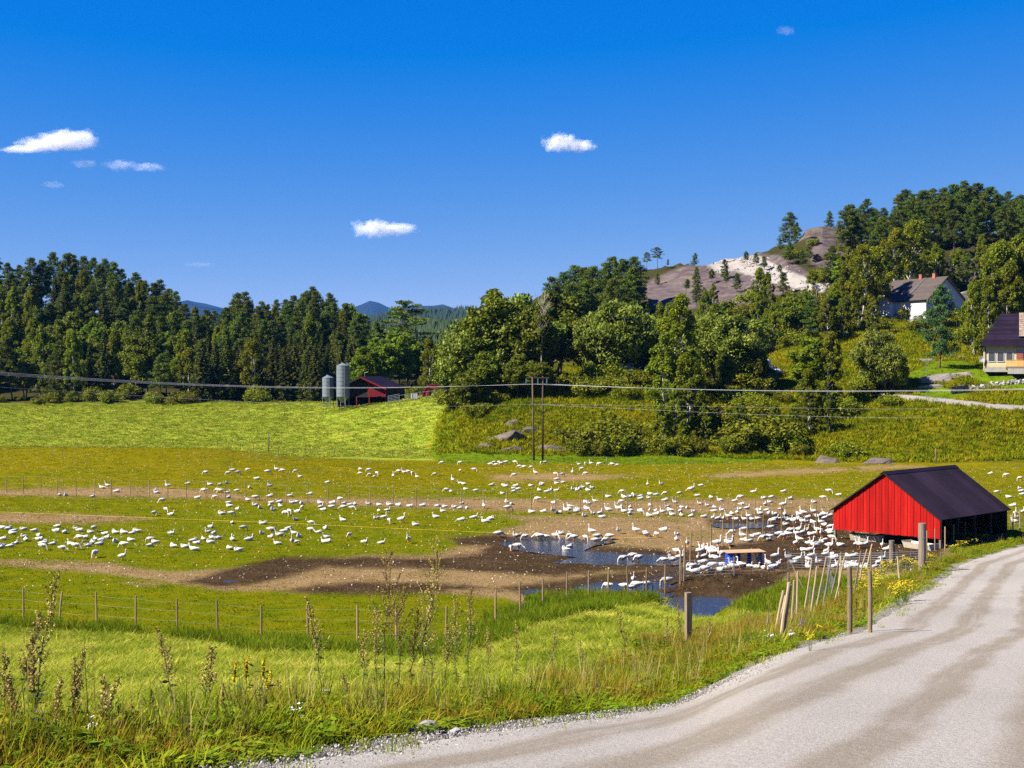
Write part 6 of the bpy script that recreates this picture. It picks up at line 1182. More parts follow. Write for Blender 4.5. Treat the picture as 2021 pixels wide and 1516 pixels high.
def tuft(seed, nb, h, spread, w, lean, mt, heads=None, lie=0.0):
    """a clump of bent blades; heads = material of seed heads"""
    rg = np.random.default_rng(seed); V = []; Fq = []; Ft = []; mi_q = []; n = 0
    for i in range(nb):
        a = rg.random() * 6.283; r = spread * rg.random() ** 0.6; b = np.array([np.cos(a) * r, np.sin(a) * r, -0.02]); d = a + rg.normal() * 0.9; hh = h * rg.uniform(0.5, 1.15); le = hh * (lean * rg.uniform(0.3, 1.6) + lie * rg.random())
        dv = np.array([np.cos(d), np.sin(d), 0]); sd = np.array([-np.sin(d + rg.normal() * 0.8), np.cos(d + rg.normal() * 0.8), 0]) * w * rg.uniform(0.7, 1.3) / 2
        zt = hh * (1 - 0.35 * lie * rg.random()); p1 = b + dv * le * 0.35 + np.array([0, 0, zt * 0.6]); p2 = b + dv * le + np.array([0, 0, zt])
        V += [b - sd, b + sd, p1 + sd * 0.8, p1 - sd * 0.8, p2]; Fq.append((n, n + 1, n + 2, n + 3)); Ft.append((n + 3, n + 2, n + 4)); n += 5
    me = mesh_np('tuft', np.array(V), [np.array(Fq), np.array(Ft)], [mt] + ([heads] if heads else []))
    return me
def herb(seed, nl, h, r, ln, wd, mt, stem=None):
    """a leafy herb: leaves along a few stems"""
    rg = np.random.default_rng(seed); P_, N_, T_ = [], [], []
    for i in range(nl):
        z = h * rg.random() ** 0.8; a = rg.random() * 6.283; q = r * rg.random() ** 0.5 * (1.1 - 0.6 * z / h); d = np.array([np.cos(a), np.sin(a), 0])
        P_.append(d * q + np.array([0, 0, z])); N_.append(unit(d * 0.4 + np.array([0, 0, 0.9]) + 0.4 * rg.normal(size=3))); T_.append(d + np.array([0, 0, 0.2]))
    k = rg.uniform(0.6, 1.3, nl); V, f = leaf_quads(np.array(P_), np.array(N_), np.array(T_), ln * k, wd * k, rg); return mesh_np('herb', V, f, [mt])
G_mown = leafmat('mown_grass', (0.0515, 0.0843, 0.0043), (0.1637, 0.1914, 0.0113), (0.3967, 0.3445, 0.0609), 0.42, 0.25, 0.6, 0.25, fine=2.5, spec=0.02)
G_past = leafmat('pasture_grass', (0.0502, 0.0653, 0.0009), (0.0954, 0.1032, 0.0014), (0.1639, 0.1338, 0.0030), 0.25, 0.2, 0.6, 0.22, fine=1.5, spec=0.02)
G_tall = leafmat('tall_green_grass', (0.0505, 0.0895, 0.0031), (0.0971, 0.1416, 0.0052), (0.1817, 0.1891, 0.0094), 0.5, 0.3, 0.5, 0.2, spec=0.02)
G_verge = leafmat('verge_grass', (0.0680, 0.1159, 0.0035), (0.1421, 0.1702, 0.0061), (0.2701, 0.2245, 0.0122), 0.45, 0.28, 0.55, 0.3, spec=0.02)
G_dry = leafmat('rusty_dry_grass', (0.1378, 0.0838, 0.0077), (0.2143, 0.1286, 0.0123), (0.3266, 0.2347, 0.0341), 0.6, 0.25, 0.6, 0.25, spec=0.02)
G_mead = leafmat('meadow_grass', (0.0693, 0.1072, 0.0013), (0.1521, 0.1631, 0.0021), (0.2686, 0.2123, 0.0034), 0.10, 0.2, 0.6, 0.28, fine=0.9, spec=0.02)
G_herb = leafmat('herb_leaves', (0.0418, 0.0858, 0.0037), (0.1044, 0.1526, 0.0063), (0.2088, 0.2296, 0.0125), 1.2, 0.25, 0.5, 0.25, spec=0.02)
def rnd_pts(n, x0, x1, D0, D1, fn, rg):
    """uniform in plan inside the fan, kept where fn says so"""
    D = np.sqrt(rg.uniform(D0 * D0, D1 * D1, n)); x = rg.uniform(x0, x1, n); X = (x - CX) / F * D; z = tz(X, D); px, py = px_of(X, D, z); k = fn(px, py, X, D); return np.stack([X[k], D[k], z[k] + CAMZ], 1)
rg = np.random.default_rng(8)
in_road = lambda X, D, m=0.0: (X > road_l(D) - m) & (X < road_l(D) + ROADW + m)
pd_in = lambda px, py: np.max([sdpoly(p, px, py, 3.0) for p in PUDDLES], 0)
# near mown slope
P = rnd_pts(60000, -420, 1900, 14, 76, lambda px, py, X, D: (sdpoly(MOWN_N[0], px, py) > -4 + 6 * rg.normal(size=len(px))) & ~in_road(X, D, 0.6) & (pd_in(px, py) < -6), rg)
scatter('mown_grass', P, [tuft(300 + i, 16, 0.16, 0.22, 0.018, 1.1, G_mown, lie=1.6) for i in range(5)], 0.8, 1.6, 'pale mown grass lying on the near slope', 'grass')
# cropped pasture
def past_ok(px, py, X, D):
    m = np.max([sdpoly(p, px, py) for p in DIRT + MUD], 0) + 14 * fbm(X * 0.5, D * 0.3, 3); return (m < 2) & (sdpoly(MOWN_N[0], px, py) < 2) & ~in_road(X, D, 0.5) & (D < np.interp(px, [0, 850, 1300, 1900], [196, 192, 196, 184]))
P = rnd_pts(75000, -160, 2180, 62, 196, past_ok, rg)
scatter('pasture_grass', P, [tuft(320 + i, 12, 0.045, 0.34, 0.035, 1.6, G_past) for i in range(4)], 0.8, 1.7, 'short cropped grass of the goose pasture', 'grass')
# hay field beyond
P = rnd_pts(42000, -160, 900, 196, 302, lambda px, py, X, D: (D > np.interp(px, [0, 600, 900], [196, 193, 193])) & (px < EDGE(py) - 2 + 16 * rg.normal(size=len(px))), rg)
scatter('hay_grass', P, [tuft(330 + i, 14, 0.13, 0.65, 0.075, 1.8, G_mown, lie=1.2) for i in range(4)], 0.7, 1.5, 'cut hay grass on the field before the barn', 'grass')
# rough meadow of the knoll and slope
def mead_ok(px, py, X, D):
    lim = np.interp(px, [850, 1000, 1300, 1560, 1800, 2000], [201, 198, 199, 196, 189, 185]); la = sdpoly(LUSH[1], px, py); rd = sdpoly(GRAV[1], px, py, 2.5)
    return (D > lim) & (px > EDGE(py) - 14 + 40 * np.abs(rg.normal(size=len(px)))) & (la < 0) & (rd < 0)
P = rnd_pts(46000, 860, 2200, 186, 300, mead_ok, rg)
scatter('meadow_grass', P, [tuft(340 + i, 18, 0.50, 0.45, 0.07, 0.7, G_mead) for i in range(5)], 0.6, 1.35, 'rough yellow-green meadow grass on the knoll and slope', 'grass')
# lush strip and lawn
P = rnd_pts(16000, 830, 2200, 186, 262, lambda px, py, X, D: np.max([sdpoly(p, px, py) for p in LUSH], 0) > 0, rg)
scatter('lush_grass', P, [tuft(350 + i, 12, 0.16, 0.4, 0.06, 0.6, G_tall) for i in range(3)], 0.7, 1.3, 'bright green grass strip at the foot of the knoll and lawn', 'grass')
# rank grass along the near fence and ditch
FL = np.array([(-400, 1226), (0, 1228), (190, 1242), (349, 1254), (515, 1276), (705, 1288), (880, 1280), (978, 1248), (1072, 1206), (1162, 1186), (1276, 1180)], float)
def rank_ok(px, py, X, D):
    fy = np.interp(px, FL[:, 0], FL[:, 1]); wdt = np.interp(px, [0, 500, 800, 950, 1150, 1300], [11, 13, 18, 26, 18, 6]); a = (np.abs(py - fy - 3) < wdt * (0.35 + 1.5 * (fbm(X * 0.3, D * 0.2, 3) + np.interp(px, [0, 800, 1000], [0.0, 0.05, 0.35])))) & (px < 1300)
    b = (sdpoly([(1440, 1205), (1480, 1180), (1560, 1150), (1660, 1140), (1700, 1165), (1640, 1200), (1560, 1210), (1480, 1215)], px, py) > 0) & (rg.random(len(px)) < 0.5); return (a | b) & (pd_in(px, py) < -4)
P = rnd_pts(60000, -420, 1720, 44, 86, rank_ok, rg)
scatter('tall_grass', P, [tuft(360 + i, 22, 0.50, 0.20, 0.022, 0.45, G_tall) for i in range(5)], 0.6, 1.15, 'rank green grass along the near fence and ditch', 'grass')
# roadside verge: grasses, rusty stems, herbs
def verge_ok(px, py, X, D):
    d = road_l(D) - X; wdt = np.interp(D, [5, 12, 20, 30, 42, 60, 80, 100, 126], [5.5, 5.2, 4.6, 5.6, 7.5, 7.0, 3.2, 2.2, 2.0]); edge = 0.25 + 0.9 * np.clip(fbm(X * 0.8, D * 0.8, 3) + 0.1, -0.25, 1); return (d > edge) & (d < wdt * (0.75 + 0.6 * fbm(X * 0.3, D * 0.3, 3)))
rgv = np.random.default_rng(12)
P = np.concatenate([rnd_pts(90000, -500, 1900, 6, 45, verge_ok, rgv), rnd_pts(60000, 1200, 2300, 45, 126, verge_ok, rgv)])
dens = fbm(P[:, 0] * 0.45 + 31, P[:, 1] * 0.45, 3)
typ = np.where(dens + rgv.normal(0, 0.18, len(P)) + np.interp(P[:, 1], [10, 20, 30, 45, 60, 80], [-0.05, 0.03, 0.13, 0.16, 0.05, -0.1]) > 0.10, 1, 0)
dist = road_l(P[:, 1]) - P[:, 0]; shortf = np.clip(dist / 1.6, 0.30, 1.0)
g_ = typ == 0; 
scatter('verge_grass', P[g_], [tuft(370 + i, 16, 0.50, 0.15, 0.012, 0.45, G_verge) for i in range(6)], 0.6, 1.15, 'long grass on the road verge', 'grass', hs=shortf[g_] * rgv.uniform(0.6, 1.2, g_.sum()))
d_ = (typ == 1) & (dist > 0.6)
scatter('rusty_grass', P[d_], [tuft(380 + i, 14, 0.66, 0.13, 0.009, 0.28, G_dry) for i in range(5)], 0.6, 1.1, 'rusty dry stems standing in the road verge', 'grass', hs=shortf[d_] * rgv.uniform(0.6, 1.2, d_.sum()))
h_ = rgv.random(len(P)) < 0.16
scatter('verge_herbs', P[h_], [herb(390 + i, 70, 0.34, 0.24, 0.10, 0.040, G_herb) for i in range(4)], 0.6, 1.3, 'leafy green herbs in the road verge', 'herbs', hs=shortf[h_])
G_pale = leafmat('pale_dry_stalks', (0.1740, 0.1305, 0.0435), (0.2610, 0.2044, 0.0783), (0.3654, 0.2958, 0.1392), 0.8, 0.2, 0.6, 0.25, spec=0.02)
s_ = (rgv.random(len(P)) < 0.05) & (dist > 0.9)
scatter('pale_stalks', P[s_], [tuft(386 + i, 9, 0.95, 0.10, 0.008, 0.22, G_pale) for i in range(4)], 0.6, 1.15, 'pale dry stalks rising from the road verge', 'grass', hs=rgv.uniform(0.35, 1.15, s_.sum()))
# grass tufts creeping over the road edge
P = rnd_pts(30000, -200, 2100, 8, 100, lambda px, py, X, D: (np.abs(X - road_l(D) - 0.1) < 0.75) & (fbm(X * 0.9, D * 0.9 + 7, 3) > 0.12), rgv)
scatter('edge_grass', P, [tuft(400 + i, 16, 0.17, 0.13, 0.010, 0.8, G_verge) for i in range(3)], 0.6, 1.2, 'small grass tufts along the gravel edge', 'grass')
# gravel and pebbles
M_peb = mat('pebble', (0.34, 0.32, 0.30), (0.16, 0.15, 0.145), 2, 0.85, rnd=0.6)
def pebble(seed, k=10, flat=0.6):
    rg_ = np.random.default_rng(seed); V = unit(rg_.normal(size=(k, 3))) * rg_.uniform(0.7, 1.0, (k, 1)) * np.array([1, 0.8, flat]); import bmesh
    bm = bmesh.new(); [bm.verts.new(v) for v in V]; bmesh.ops.convex_hull(bm, input=list(bm.verts)); me = bpy.data.meshes.new('pebble')
    for v in [v for v in bm.verts if not v.link_faces]: bm.verts.remove(v)
    bm.to_mesh(me); bm.free(); me.materials.append(M_peb); return me
def grav_ok(px, py, X, D):
    u = (X - road_l(D)) / ROADW; tr = np.min([np.abs(u - c) / w_ for c, w_ in ((0.16, 0.05), (0.32, 0.055), (0.50, 0.045), (0.66, 0.06), (0.84, 0.05))], 0); pr = np.where(u < 0.11, 0.55, np.where(tr < 1.0, 0.10, 0.5)); return (u > -0.05) & (u < 1) & (rgv.random(len(X)) < pr)
P = np.concatenate([rnd_pts(110000, -100, 2150, 8, 26, grav_ok, rgv), rnd_pts(60000, 500, 2200, 26, 70, grav_ok, rgv)])
P[:, 2] += 0.035
scatter('gravel', P, [pebble(420 + i) for i in range(6)], 0.007, 0.026, 'loose gravel lying on the road', 'gravel', tilt=0.8)
PEB = [pebble(440 + i, 16, 0.7) for i in range(6)]
M_rock = mat('grey_rock', (0.30, 0.28, 0.27), (0.16, 0.15, 0.15), 3, 0.9, bs=0.6, rnd=0.15, world=True)
def rock_mesh(seed, n=26, flat=0.75):
    rg_ = np.random.default_rng(seed); import bmesh
    bm = bmesh.new(); [bm.verts.new(v) for v in unit(rg_.normal(size=(n, 3))) * rg_.uniform(0.72, 1.0, (n, 1)) * np.array([1, 0.85, flat])]; bmesh.ops.convex_hull(bm, input=list(bm.verts))
    for v in [v for v in bm.verts if not v.link_faces]: bm.verts.remove(v)
    bmesh.ops.subdivide_edges(bm, edges=list(bm.edges), cuts=1, use_grid_fill=True)
    for v in bm.verts: v.co *= 1 + 0.10 * (rg_.random() - 0.5)
    me = bpy.data.meshes.new('rock'); bm.to_mesh(me); bm.free(); me.materials.append(M_rock); return me
for i, (x, y, w_, lb) in enumerate(((1070, 1388, 26, 'angular grey stone sitting alone at the road edge'), (843, 1437, 56, 'large flat grey stone in the gravel at the verge'), (812, 1440, 34, 'pale stone left of the flat grey stone'), (791, 1435, 20, 'small pale stone at the left of the stone group'), (898, 1441, 34, 'grey stone at the right of the stone group'), (933, 1424, 18, 'small white stone by the verge herbs'), (1160, 1370, 14, 'small blue-grey stone by the grass edge'), (1250, 1362, 30, 'low pale stone in the gravel edge'), (735, 1487, 34, 'flat pale stone lying in the front gravel'), (760, 1484, 24, 'flat stone right of the pale front stone'), (686, 1450, 26, 'small stone at the left end of the gravel'), (1175, 1375, 12, 'tiny grey stone right of the blue-grey one'))):
    p = ray(x, y + 12); s = w_ / 2 / F * p[1] * 1.15; o = obj('stone', rock_mesh(600 + i), None, (p[0], p[1], p[2] + s * 0.25), (0, 0, i)); o.scale = (s, s, s * 0.8); tag(o, lb, 'stone', 'stones along the verge')
# single pebbles on the road
for i, (x, y, w_) in enumerate(((1348, 1388, 10), (1490, 1420, 8), (1220, 1455, 11), (1188, 1480, 9), (1378, 1450, 7), (1698, 1405, 8), (1762, 1394, 8), (1512, 1440, 10), (1661, 1502, 10), (1535, 1505, 11), (1646, 1480, 12), (1440, 1433, 8), (1715, 1416, 9), (1990, 1505, 9))):
    p = ray(x, y); s = w_ / 2 / F * p[1]; o = obj('pebble', PEB[i % 6], None, (p[0], p[1], p[2] + 0.05), (0, 0, i)); o.scale = (s, s, s); tag(o, '', 'pebble', 'single pebbles on the road')
_l = sorted([o for o in C.objects if o.get('group') == 'single pebbles on the road'], key=lambda o: o.location.x / o.location.y)
for i, o in enumerate(_l): o['label'] = 'single loose pebble on the gravel road, %s' % ('leftmost' if i == 0 else 'rightmost' if i == len(_l) - 1 else (ORD[i + 1] + ' from the left') if i < 12 else (ORD[len(_l) - i] + ' from the right'))
# clods and trampled bits on the bare ground
M_clod = mat('earth_clod', (0.16, 0.108, 0.06), (0.045, 0.030, 0.018), 0.6, 0.95, world=True, rnd=0.35, spec=0.0)
CL = [pebble(460 + i, 10, 0.5) for i in range(4)]
for me in CL: me.materials.clear(); me.materials.append(M_clod)
P = rnd_pts(90000, -60, 1960, 70, 150, lambda px, py, X, D: (np.max([sdpoly(q, px, py) for q in DIRT + MUD], 0) + 22 * fbm(X * 0.5, D * 0.3, 3) > 0) & (pd_in(px, py) < 0), rgv)
scatter('earth_clods', P, CL, 0.02, 0.085, 'trampled clods of bare earth round the puddles', 'earth', tilt=0.4)
P = rnd_pts(60000, -60, 1900, 70, 150, lambda px, py, X, D: (np.max([sdpoly(q, px, py) for q in DIRT + MUD], 0) > 0) & (fbm(X * 0.35 + 9, D * 0.2, 4) > 0.20) & (pd_in(px, py) < -10) & (np.max([sdpoly(q, px, py) for q in MUD], 0) < 4), rgv)
scatter('thin_grass', P, [tuft(324 + i, 10, 0.05, 0.28, 0.03, 1.2, G_past) for i in range(3)], 0.6, 1.3, 'thin grass creeping over the bare earth', 'grass')
# shed feathers lying on the pasture
P = rnd_pts(17000, -100, 2150, 78, 192, lambda px, py, X, D: (fbm(X * 0.12, D * 0.12, 3) > -0.22) & ~in_road(X, D, 1.0) & (sdpoly(MOWN_N[0], px, py) < -4), rgv); P[:, 2] += 0.07
fm_ = MB(); fm_.add([(-0.09, -0.03, 0), (0.09, -0.02, 0.015), (0.09, 0.03, 0.0), (-0.08, 0.03, 0.02)], [(0, 1, 2, 3)]); fm2 = fm_.mesh('feather', M_goose)
scatter('feathers', P, [fm2], 0.25, 0.75, 'white feathers strewn over the pasture', 'feathers', tilt=0.5)
# ------------------------------------------------------------------ single weeds (countable)
M_stem = mat('weed_stem', (0.13, 0.075, 0.045), (0.08, 0.07, 0.03), 4, 0.8, rnd=0.3); M_seed = leafmat('mugwort_heads', (0.1870, 0.1353, 0.0350), (0.2890, 0.2091, 0.0595), (0.4080, 0.3116, 0.1190), 6.0, 0.2, 0.7, 0.2); M_wleaf = leafmat('weed_leaves', (0.03, 0.055, 0.012), (0.06, 0.09, 0.02), (0.11, 0.13, 0.04), 3.0, 0.25, 0.6, 0.2)
M_gold = leafmat('goldenrod_flowers', (0.3960, 0.2723, 0.0060), (0.5040, 0.3782, 0.0120), (0.5760, 0.4690, 0.0240), 8.0, 0.2, 0.7, 0.08)
def weed(seed, h, lean, bushy, mt_head, name, nbr=26, low=0.45, brl=0.30):
    rg_ = np.random.default_rng(seed); st = MB(); n = 9; t = np.linspace(0, 1, n); P = np.stack([lean[0] * t ** 1.4, lean[1] * t ** 1.4, h * t], 1) + np.concatenate([np.zeros((1, 3)), rg_.normal(size=(n - 1, 3)) * 0.012 * h * np.array([1, 1, 0])]); st.tube(P, np.linspace(0.008, 0.002, n) * (0.6 + 0.4 * h), 5)
    hp, hn, ht, lp, ln_, lt = [], [], [], [], [], []
    def spike(a, b, dens):
        k = max(3, int(np.linalg.norm(b - a) * dens))
        for q in rg_.random(k): hp.append(a + (b - a) * q + rg_.normal(size=3) * 0.007); hn.append(unit(rg_.normal(size=3))); ht.append(rg_.normal(size=3) + (b - a) * 2)
    for i in range(nbr):
        f = low + (0.97 - low) * (i / nbr); o = np.array([np.interp(f, t, P[:, k]) for k in range(3)]); a = i * 2.4 + rg_.normal() * 0.4; L = h * brl * (1.15 - f) * rg_.uniform(0.5, 1.2) * bushy
        e = o + np.array([np.cos(a) * L * 0.55, np.sin(a) * L * 0.55, L]); st.tube([o, o + (e - o) * 0.5 + np.array([np.cos(a), np.sin(a), 0]) * L * 0.08, e], [0.003, 0.0022, 0.0012], 4, cap=False); spike(o + (e - o) * 0.2, e, 170)
    spike(P[6], P[-1], 200)
    for i in range(int(30 * h)):
        f = rg_.random() * (low + 0.2); o = np.array([np.interp(f, t, P[:, k]) for k in range(3)]); a = rg_.random() * 6.28; d = np.array([np.cos(a), np.sin(a), -0.1]); lp.append(o + d * 0.05); ln_.append(unit(np.array([0, 0, 1]) + 0.5 * rg_.normal(size=3))); lt.append(d)
    k = rg_.uniform(0.6, 1.4, len(hp)); Vh, fh = leaf_quads(np.array(hp), np.array(hn), np.array(ht), 0.026 * k, 0.016 * k, rg_); k = rg_.uniform(0.6, 1.4, len(lp)); Vl, fl = leaf_quads(np.array(lp), np.array(ln_), np.array(lt), 0.10 * k, 0.028 * k, rg_)
    return st.mesh(name + '_stem', M_stem), mesh_np(name + '_heads', Vh, fh, [mt_head]), mesh_np(name + '_leaves', Vl, fl, [M_wleaf])
WEEDS = [((58, 1478), (131, 1122), 1.0), ((23, 1464), (83, 1209), 0.9), ((130, 1470), (162, 1281), 0.9), ((184, 1506), (244, 1333), 1.0), ((105, 1500), (120, 1340), 1.0), ((345, 1440), (305, 1241), 0.8), ((397, 1462), (424, 1273), 1.0), ((300, 1440), (296, 1362), 0.7), ((218, 1490), (195, 1335), 1.0), ((640, 1400), (609, 1171), 0.9), ((760, 1398), (770, 1087), 1.2), ((745, 1395), (738, 1200), 1.1), ((785, 1400), (798, 1150), 1.1), ((835, 1400), (866, 1060), 1.1), ((850, 1395), (845, 1170), 1.0), ((925, 1370), (929, 1156), 0.8), ((900, 1375), (900, 1172), 0.9), ((965, 1360), (962, 1240), 0.8), ((1240, 1330), (1215, 1200), 0.7), ((1318, 1310), (1315, 1215), 0.7), ((1345, 1305), (1340, 1185), 0.5), ((40, 1500), (20, 1330), 1.0), ((690, 1400), (676, 1330), 0.8), ((1020, 1350), (1018, 1228), 0.6), ((1090, 1340), (1096, 1230), 0.6), ((70, 1500), (60, 1260), 1.0), ((150, 1500), (140, 1300), 1.0), ((250, 1490), (262, 1390), 1.0), ((10, 1490), (4, 1280), 1.0), ((440, 1465), (436, 1350), 0.8), ((555, 1440), (548, 1340), 0.7), ((715, 1400), (722, 1245), 0.9), ((810, 1398), (822, 1205), 0.9), ((880, 1385), (884, 1230), 0.9), ((1150, 1345), (1146, 1262), 0.6), ((1400, 1300), (1402, 1222), 0.5)]
wd_items = []
for i, (b, t, bu) in enumerate(WEEDS):
    p = ray(*b); D = p[1]; tp = P3(t[0], t[1], D); h = tp[2] - p[2]; ms = weed(700 + i, h, (tp[0] - p[0], 0.1 * h * (i % 3 - 1)), bu * (0.8 if b[0] < 260 else 1), M_seed, 'mugwort'); o = empty('mugwort_plant', tuple(p))
    obj('stem', ms[0], o); obj('seed_heads', ms[1], o); obj('leaves', ms[2], o); wd_items.append((o, 'in the verge', 'very tall branched mugwort' if h > 1.6 else 'tall dry mugwort' if h > 1.0 else 'small dry mugwort', b[0]))
number(wd_items, 'weed', lambda wd, z: '%s weed standing %s' % (wd, z), lambda z: 'mugwort weeds in the verge')
for i, (b, t) in enumerate((((462, 1462), (467, 1305)), ((482, 1460), (490, 1294)), ((510, 1460), (520, 1296)), ((516, 1462), (531, 1322)))):
    p = ray(*b); tp = P3(t[0], t[1], p[1]); h = tp[2] - p[2]; ms = weed(760 + i, h, (tp[0] - p[0], 0.0), 0.35, M_gold, 'goldenrod', 30, 0.72, 0.22); o = empty('goldenrod_plant', tuple(p)); obj('stem', ms[0], o); obj('flower_heads', ms[1], o); obj('leaves', ms[2], o)
    tag(o, 'yellow-flowered goldenrod stem in the verge, %s' % ('leftmost', 'second from the left', 'third from the left', 'rightmost and shortest')[i], 'weed', 'goldenrods in the verge')
# ragwort clumps and other blooms
M_dais = mat('white_petals', (0.78, 0.78, 0.76), (0.70, 0.70, 0.68), 2, 0.7); M_purp = mat('purple_petals', (0.20, 0.06, 0.38), (0.28, 0.09, 0.42), 2, 0.7); M_brown = mat('dock_seed', (0.075, 0.028, 0.016), (0.12, 0.045, 0.022), 5, 0.9)
def bloom_plant(seed, h, r, nfl, mt, size, flat=True):
    rg_ = np.random.default_rng(seed); st = MB(); fp = []
    for i in range(nfl):
        a = rg_.random() * 6.28; q = r * rg_.random() ** 0.5; e = np.array([np.cos(a) * q, np.sin(a) * q, h * rg_.uniform(0.62, 1.08)]); st.tube([e * np.array([0.25, 0.25, 0]), e * np.array([0.7, 0.7, 0.6]), e], [0.005, 0.004, 0.002], 4, cap=False)
        for k in range(9): fp.append(e + rg_.normal(size=3) * np.array([size, size, size * 0.35]))
    n = len(fp); k = rg_.uniform(0.6, 1.4, n); V, f = leaf_quads(np.array(fp), unit(np.array([0, 0, 1.0]) + 0.5 * rg_.normal(size=(n, 3))), rg_.normal(size=(n, 3)), size * 1.1 * k, size * 0.9 * k, rg_)
    return st.mesh('bloom_stem', M_wleaf), mesh_np('bloom_flowers', V, f, [mt]), herb(seed + 1, 90, h * 0.8, r * 0.9, 0.13, 0.045, G_herb)
rag = [(1720, 1150), (1700, 1162), (1740, 1142), (1762, 1132), (1778, 1128), (1795, 1126), (1812, 1130), (1826, 1132), (1712, 1180), (1735, 1172), (1776, 1196), (1790, 1190), (1708, 1140), (1750, 1128), (1880, 1090), (1900, 1082), (1920, 1076), (1945, 1068), (1838, 1108), (1770, 1180), (1690, 1178)]
it = []
for i, (x, y) in enumerate(rag):
    p = ray(x, y); ms = bloom_plant(800 + i, (0.62 + 0.05 * (i % 6)) if i < 14 else 0.5, 0.42, 22, M_gold, 0.05); o = empty('ragwort_plant', tuple(p)); obj('stems', ms[0], o); obj('flowers', ms[1], o); obj('leaves', ms[2], o); it.append((o, 'by the road' if x > 1830 else 'before the shed', 'yellow ragwort clump', x))
number(it, 'weed', lambda wd, z: '%s in bloom %s' % (wd, z), lambda z: 'ragwort clumps ' + z)
it = []
for i, (x, y, mt_, sz, nm) in enumerate(((636, 1408, M_dais, 0.020, 'white daisy'), (644, 1420, M_dais, 0.018, 'white daisy'), (538, 1436, M_dais, 0.014, 'white daisy'), (588, 1452, M_dais, 0.016, 'white daisy'), (180, 1500, M_dais, 0.018, 'white daisy'), (1518, 1272, M_dais, 0.03, 'white daisy'), (1565, 1268, M_dais, 0.03, 'white daisy'), (4, 1490, M_purp, 0.014, 'purple vetch'), (60, 1500, M_purp, 0.014, 'purple vetch'), (248, 1492, M_purp, 0.014, 'purple vetch'), (165, 1470, M_purp, 0.012, 'purple vetch'), (1582, 1252, M_purp, 0.03, 'purple thistle'), (113, 1460, M_gold, 0.012, 'yellow hawkweed'), (290, 1466, M_gold, 0.012, 'yellow hawkweed'), (340, 1464, M_gold, 0.012, 'yellow hawkweed'), (168, 1505, M_gold, 0.012, 'yellow hawkweed'), (985, 1385, M_gold, 0.014, 'yellow hawkweed'), (1055, 1370, M_gold, 0.014, 'yellow hawkweed'), (1110, 1365, M_gold, 0.016, 'yellow hawkweed'), (1165, 1350, M_gold, 0.016, 'yellow hawkweed'), (960, 1400, M_gold, 0.014, 'yellow hawkweed'), (1365, 1322, M_gold, 0.018, 'yellow hawkweed'), (1620, 1258, M_gold, 0.03, 'yellow hawkweed'), (1600, 1280, M_gold, 0.03, 'yellow hawkweed'))):
    p = ray(x, y + 10); ms = bloom_plant(840 + i, 0.42 if 'thistle' not in nm else 0.6, 0.10, 5, mt_, sz); o = empty('wildflower', tuple(p)); obj('stems', ms[0], o); obj('flowers', ms[1], o); it.append((o, 'verge', nm, x))
number(it, 'flower', lambda wd, z: '%s blooming in the road verge' % wd, lambda z: 'wildflowers in the verge')
it = []
for i, (x, y) in enumerate(((1640, 1210), (1652, 1206), (1618, 1238), (1630, 1236), (1660, 1222), (1690, 1232), (1705, 1228), (1622, 1225), (1668, 1212), (1895, 1072), (1910, 1066), (1955, 1058), (1970, 1052), (1990, 1050), (1930, 1062), (1850, 1100), (1860, 1096))):
    p = ray(x, y); ms = weed(880 + i, 0.75, (0.03, 0), 0.45, M_brown, 'dock', 16, 0.45, 0.2); o = empty('dock_plant', tuple(p)); obj('stem', ms[0], o); obj('seed_heads', ms[1], o); obj('leaves', ms[2], o); it.append((o, 'between the posts' if x < 1800 else 'beside the shed', 'dark brown dock', x))
number(it, 'weed', lambda wd, z: '%s gone to seed %s' % (wd, z), lambda z: 'dock plants ' + z)
# ------------------------------------------------------------------ rocks of the knoll and hillside
M_rockp = mat('purple_grey_rock', (0.15, 0.118, 0.098), (0.055, 0.043, 0.037), 0.9, 0.9, bs=0.8, bd=0.3, world=True, rnd=0.1, stretch=(0.5, 1, 1.6)); M_pale = mat('pale_blasted_rock', (0.27, 0.235, 0.21), (0.16, 0.135, 0.12), 1.2, 0.9, bs=0.6, bd=0.1, world=True, rnd=0.15)
def slab(x, y, w_, h_, lb, D=None, mt=None, tilt=0.0, depth=1.0, seed=0):
    p = ray(x, y, 180) if D is None else at(x, D); k = p[1] / F; me = rock_mesh(1000 + seed, 34, 0.9); me.materials.clear(); me.materials.append(mt or M_rockp)
    o = obj('rock_outcrop', me, None, (p[0], p[1] + 0.2, p[2]), (R(-30), tilt, 0)); q_ = 1.3 if D is None or D < 200 else 1.0; o.location.z -= 0.22 * h_ * k if q_ > 1 else 0; o.scale = (q_ * w_ / 2 * k, q_ * depth * h_ / 2 * k, q_ * h_ / 2 * k); tag(o, lb, 'rock', 'rocks of the knoll')
for i, a in enumerate(((985, 868, 100, 34, 'long dark rock slab slanting at the left foot of the knoll', None, None, -0.5), (948, 884, 60, 26, 'dark rock at the lower left corner of the knoll', None, None, -0.4), (1005, 838, 50, 18, 'small rock slab high on the left of the knoll', None, None, -0.5), (1000, 890, 70, 20, 'low dark rock at the knoll foot left of the poles', None, None, -0.3), (1040, 850, 44, 26, 'pale rock just left of the power poles', None, None, -0.3), (1095, 886, 66, 40, 'brown rock face right of the power poles', None, None, 0.1), (1632, 900, 62, 52, 'brown rock block at the meadow foot left of the dark shrub', 192, None, 0.0), (1735, 902, 76, 44, 'dark flat-faced rock at the meadow foot right of the shrub', 189, None, 0.0))): slab(*a, seed=i)
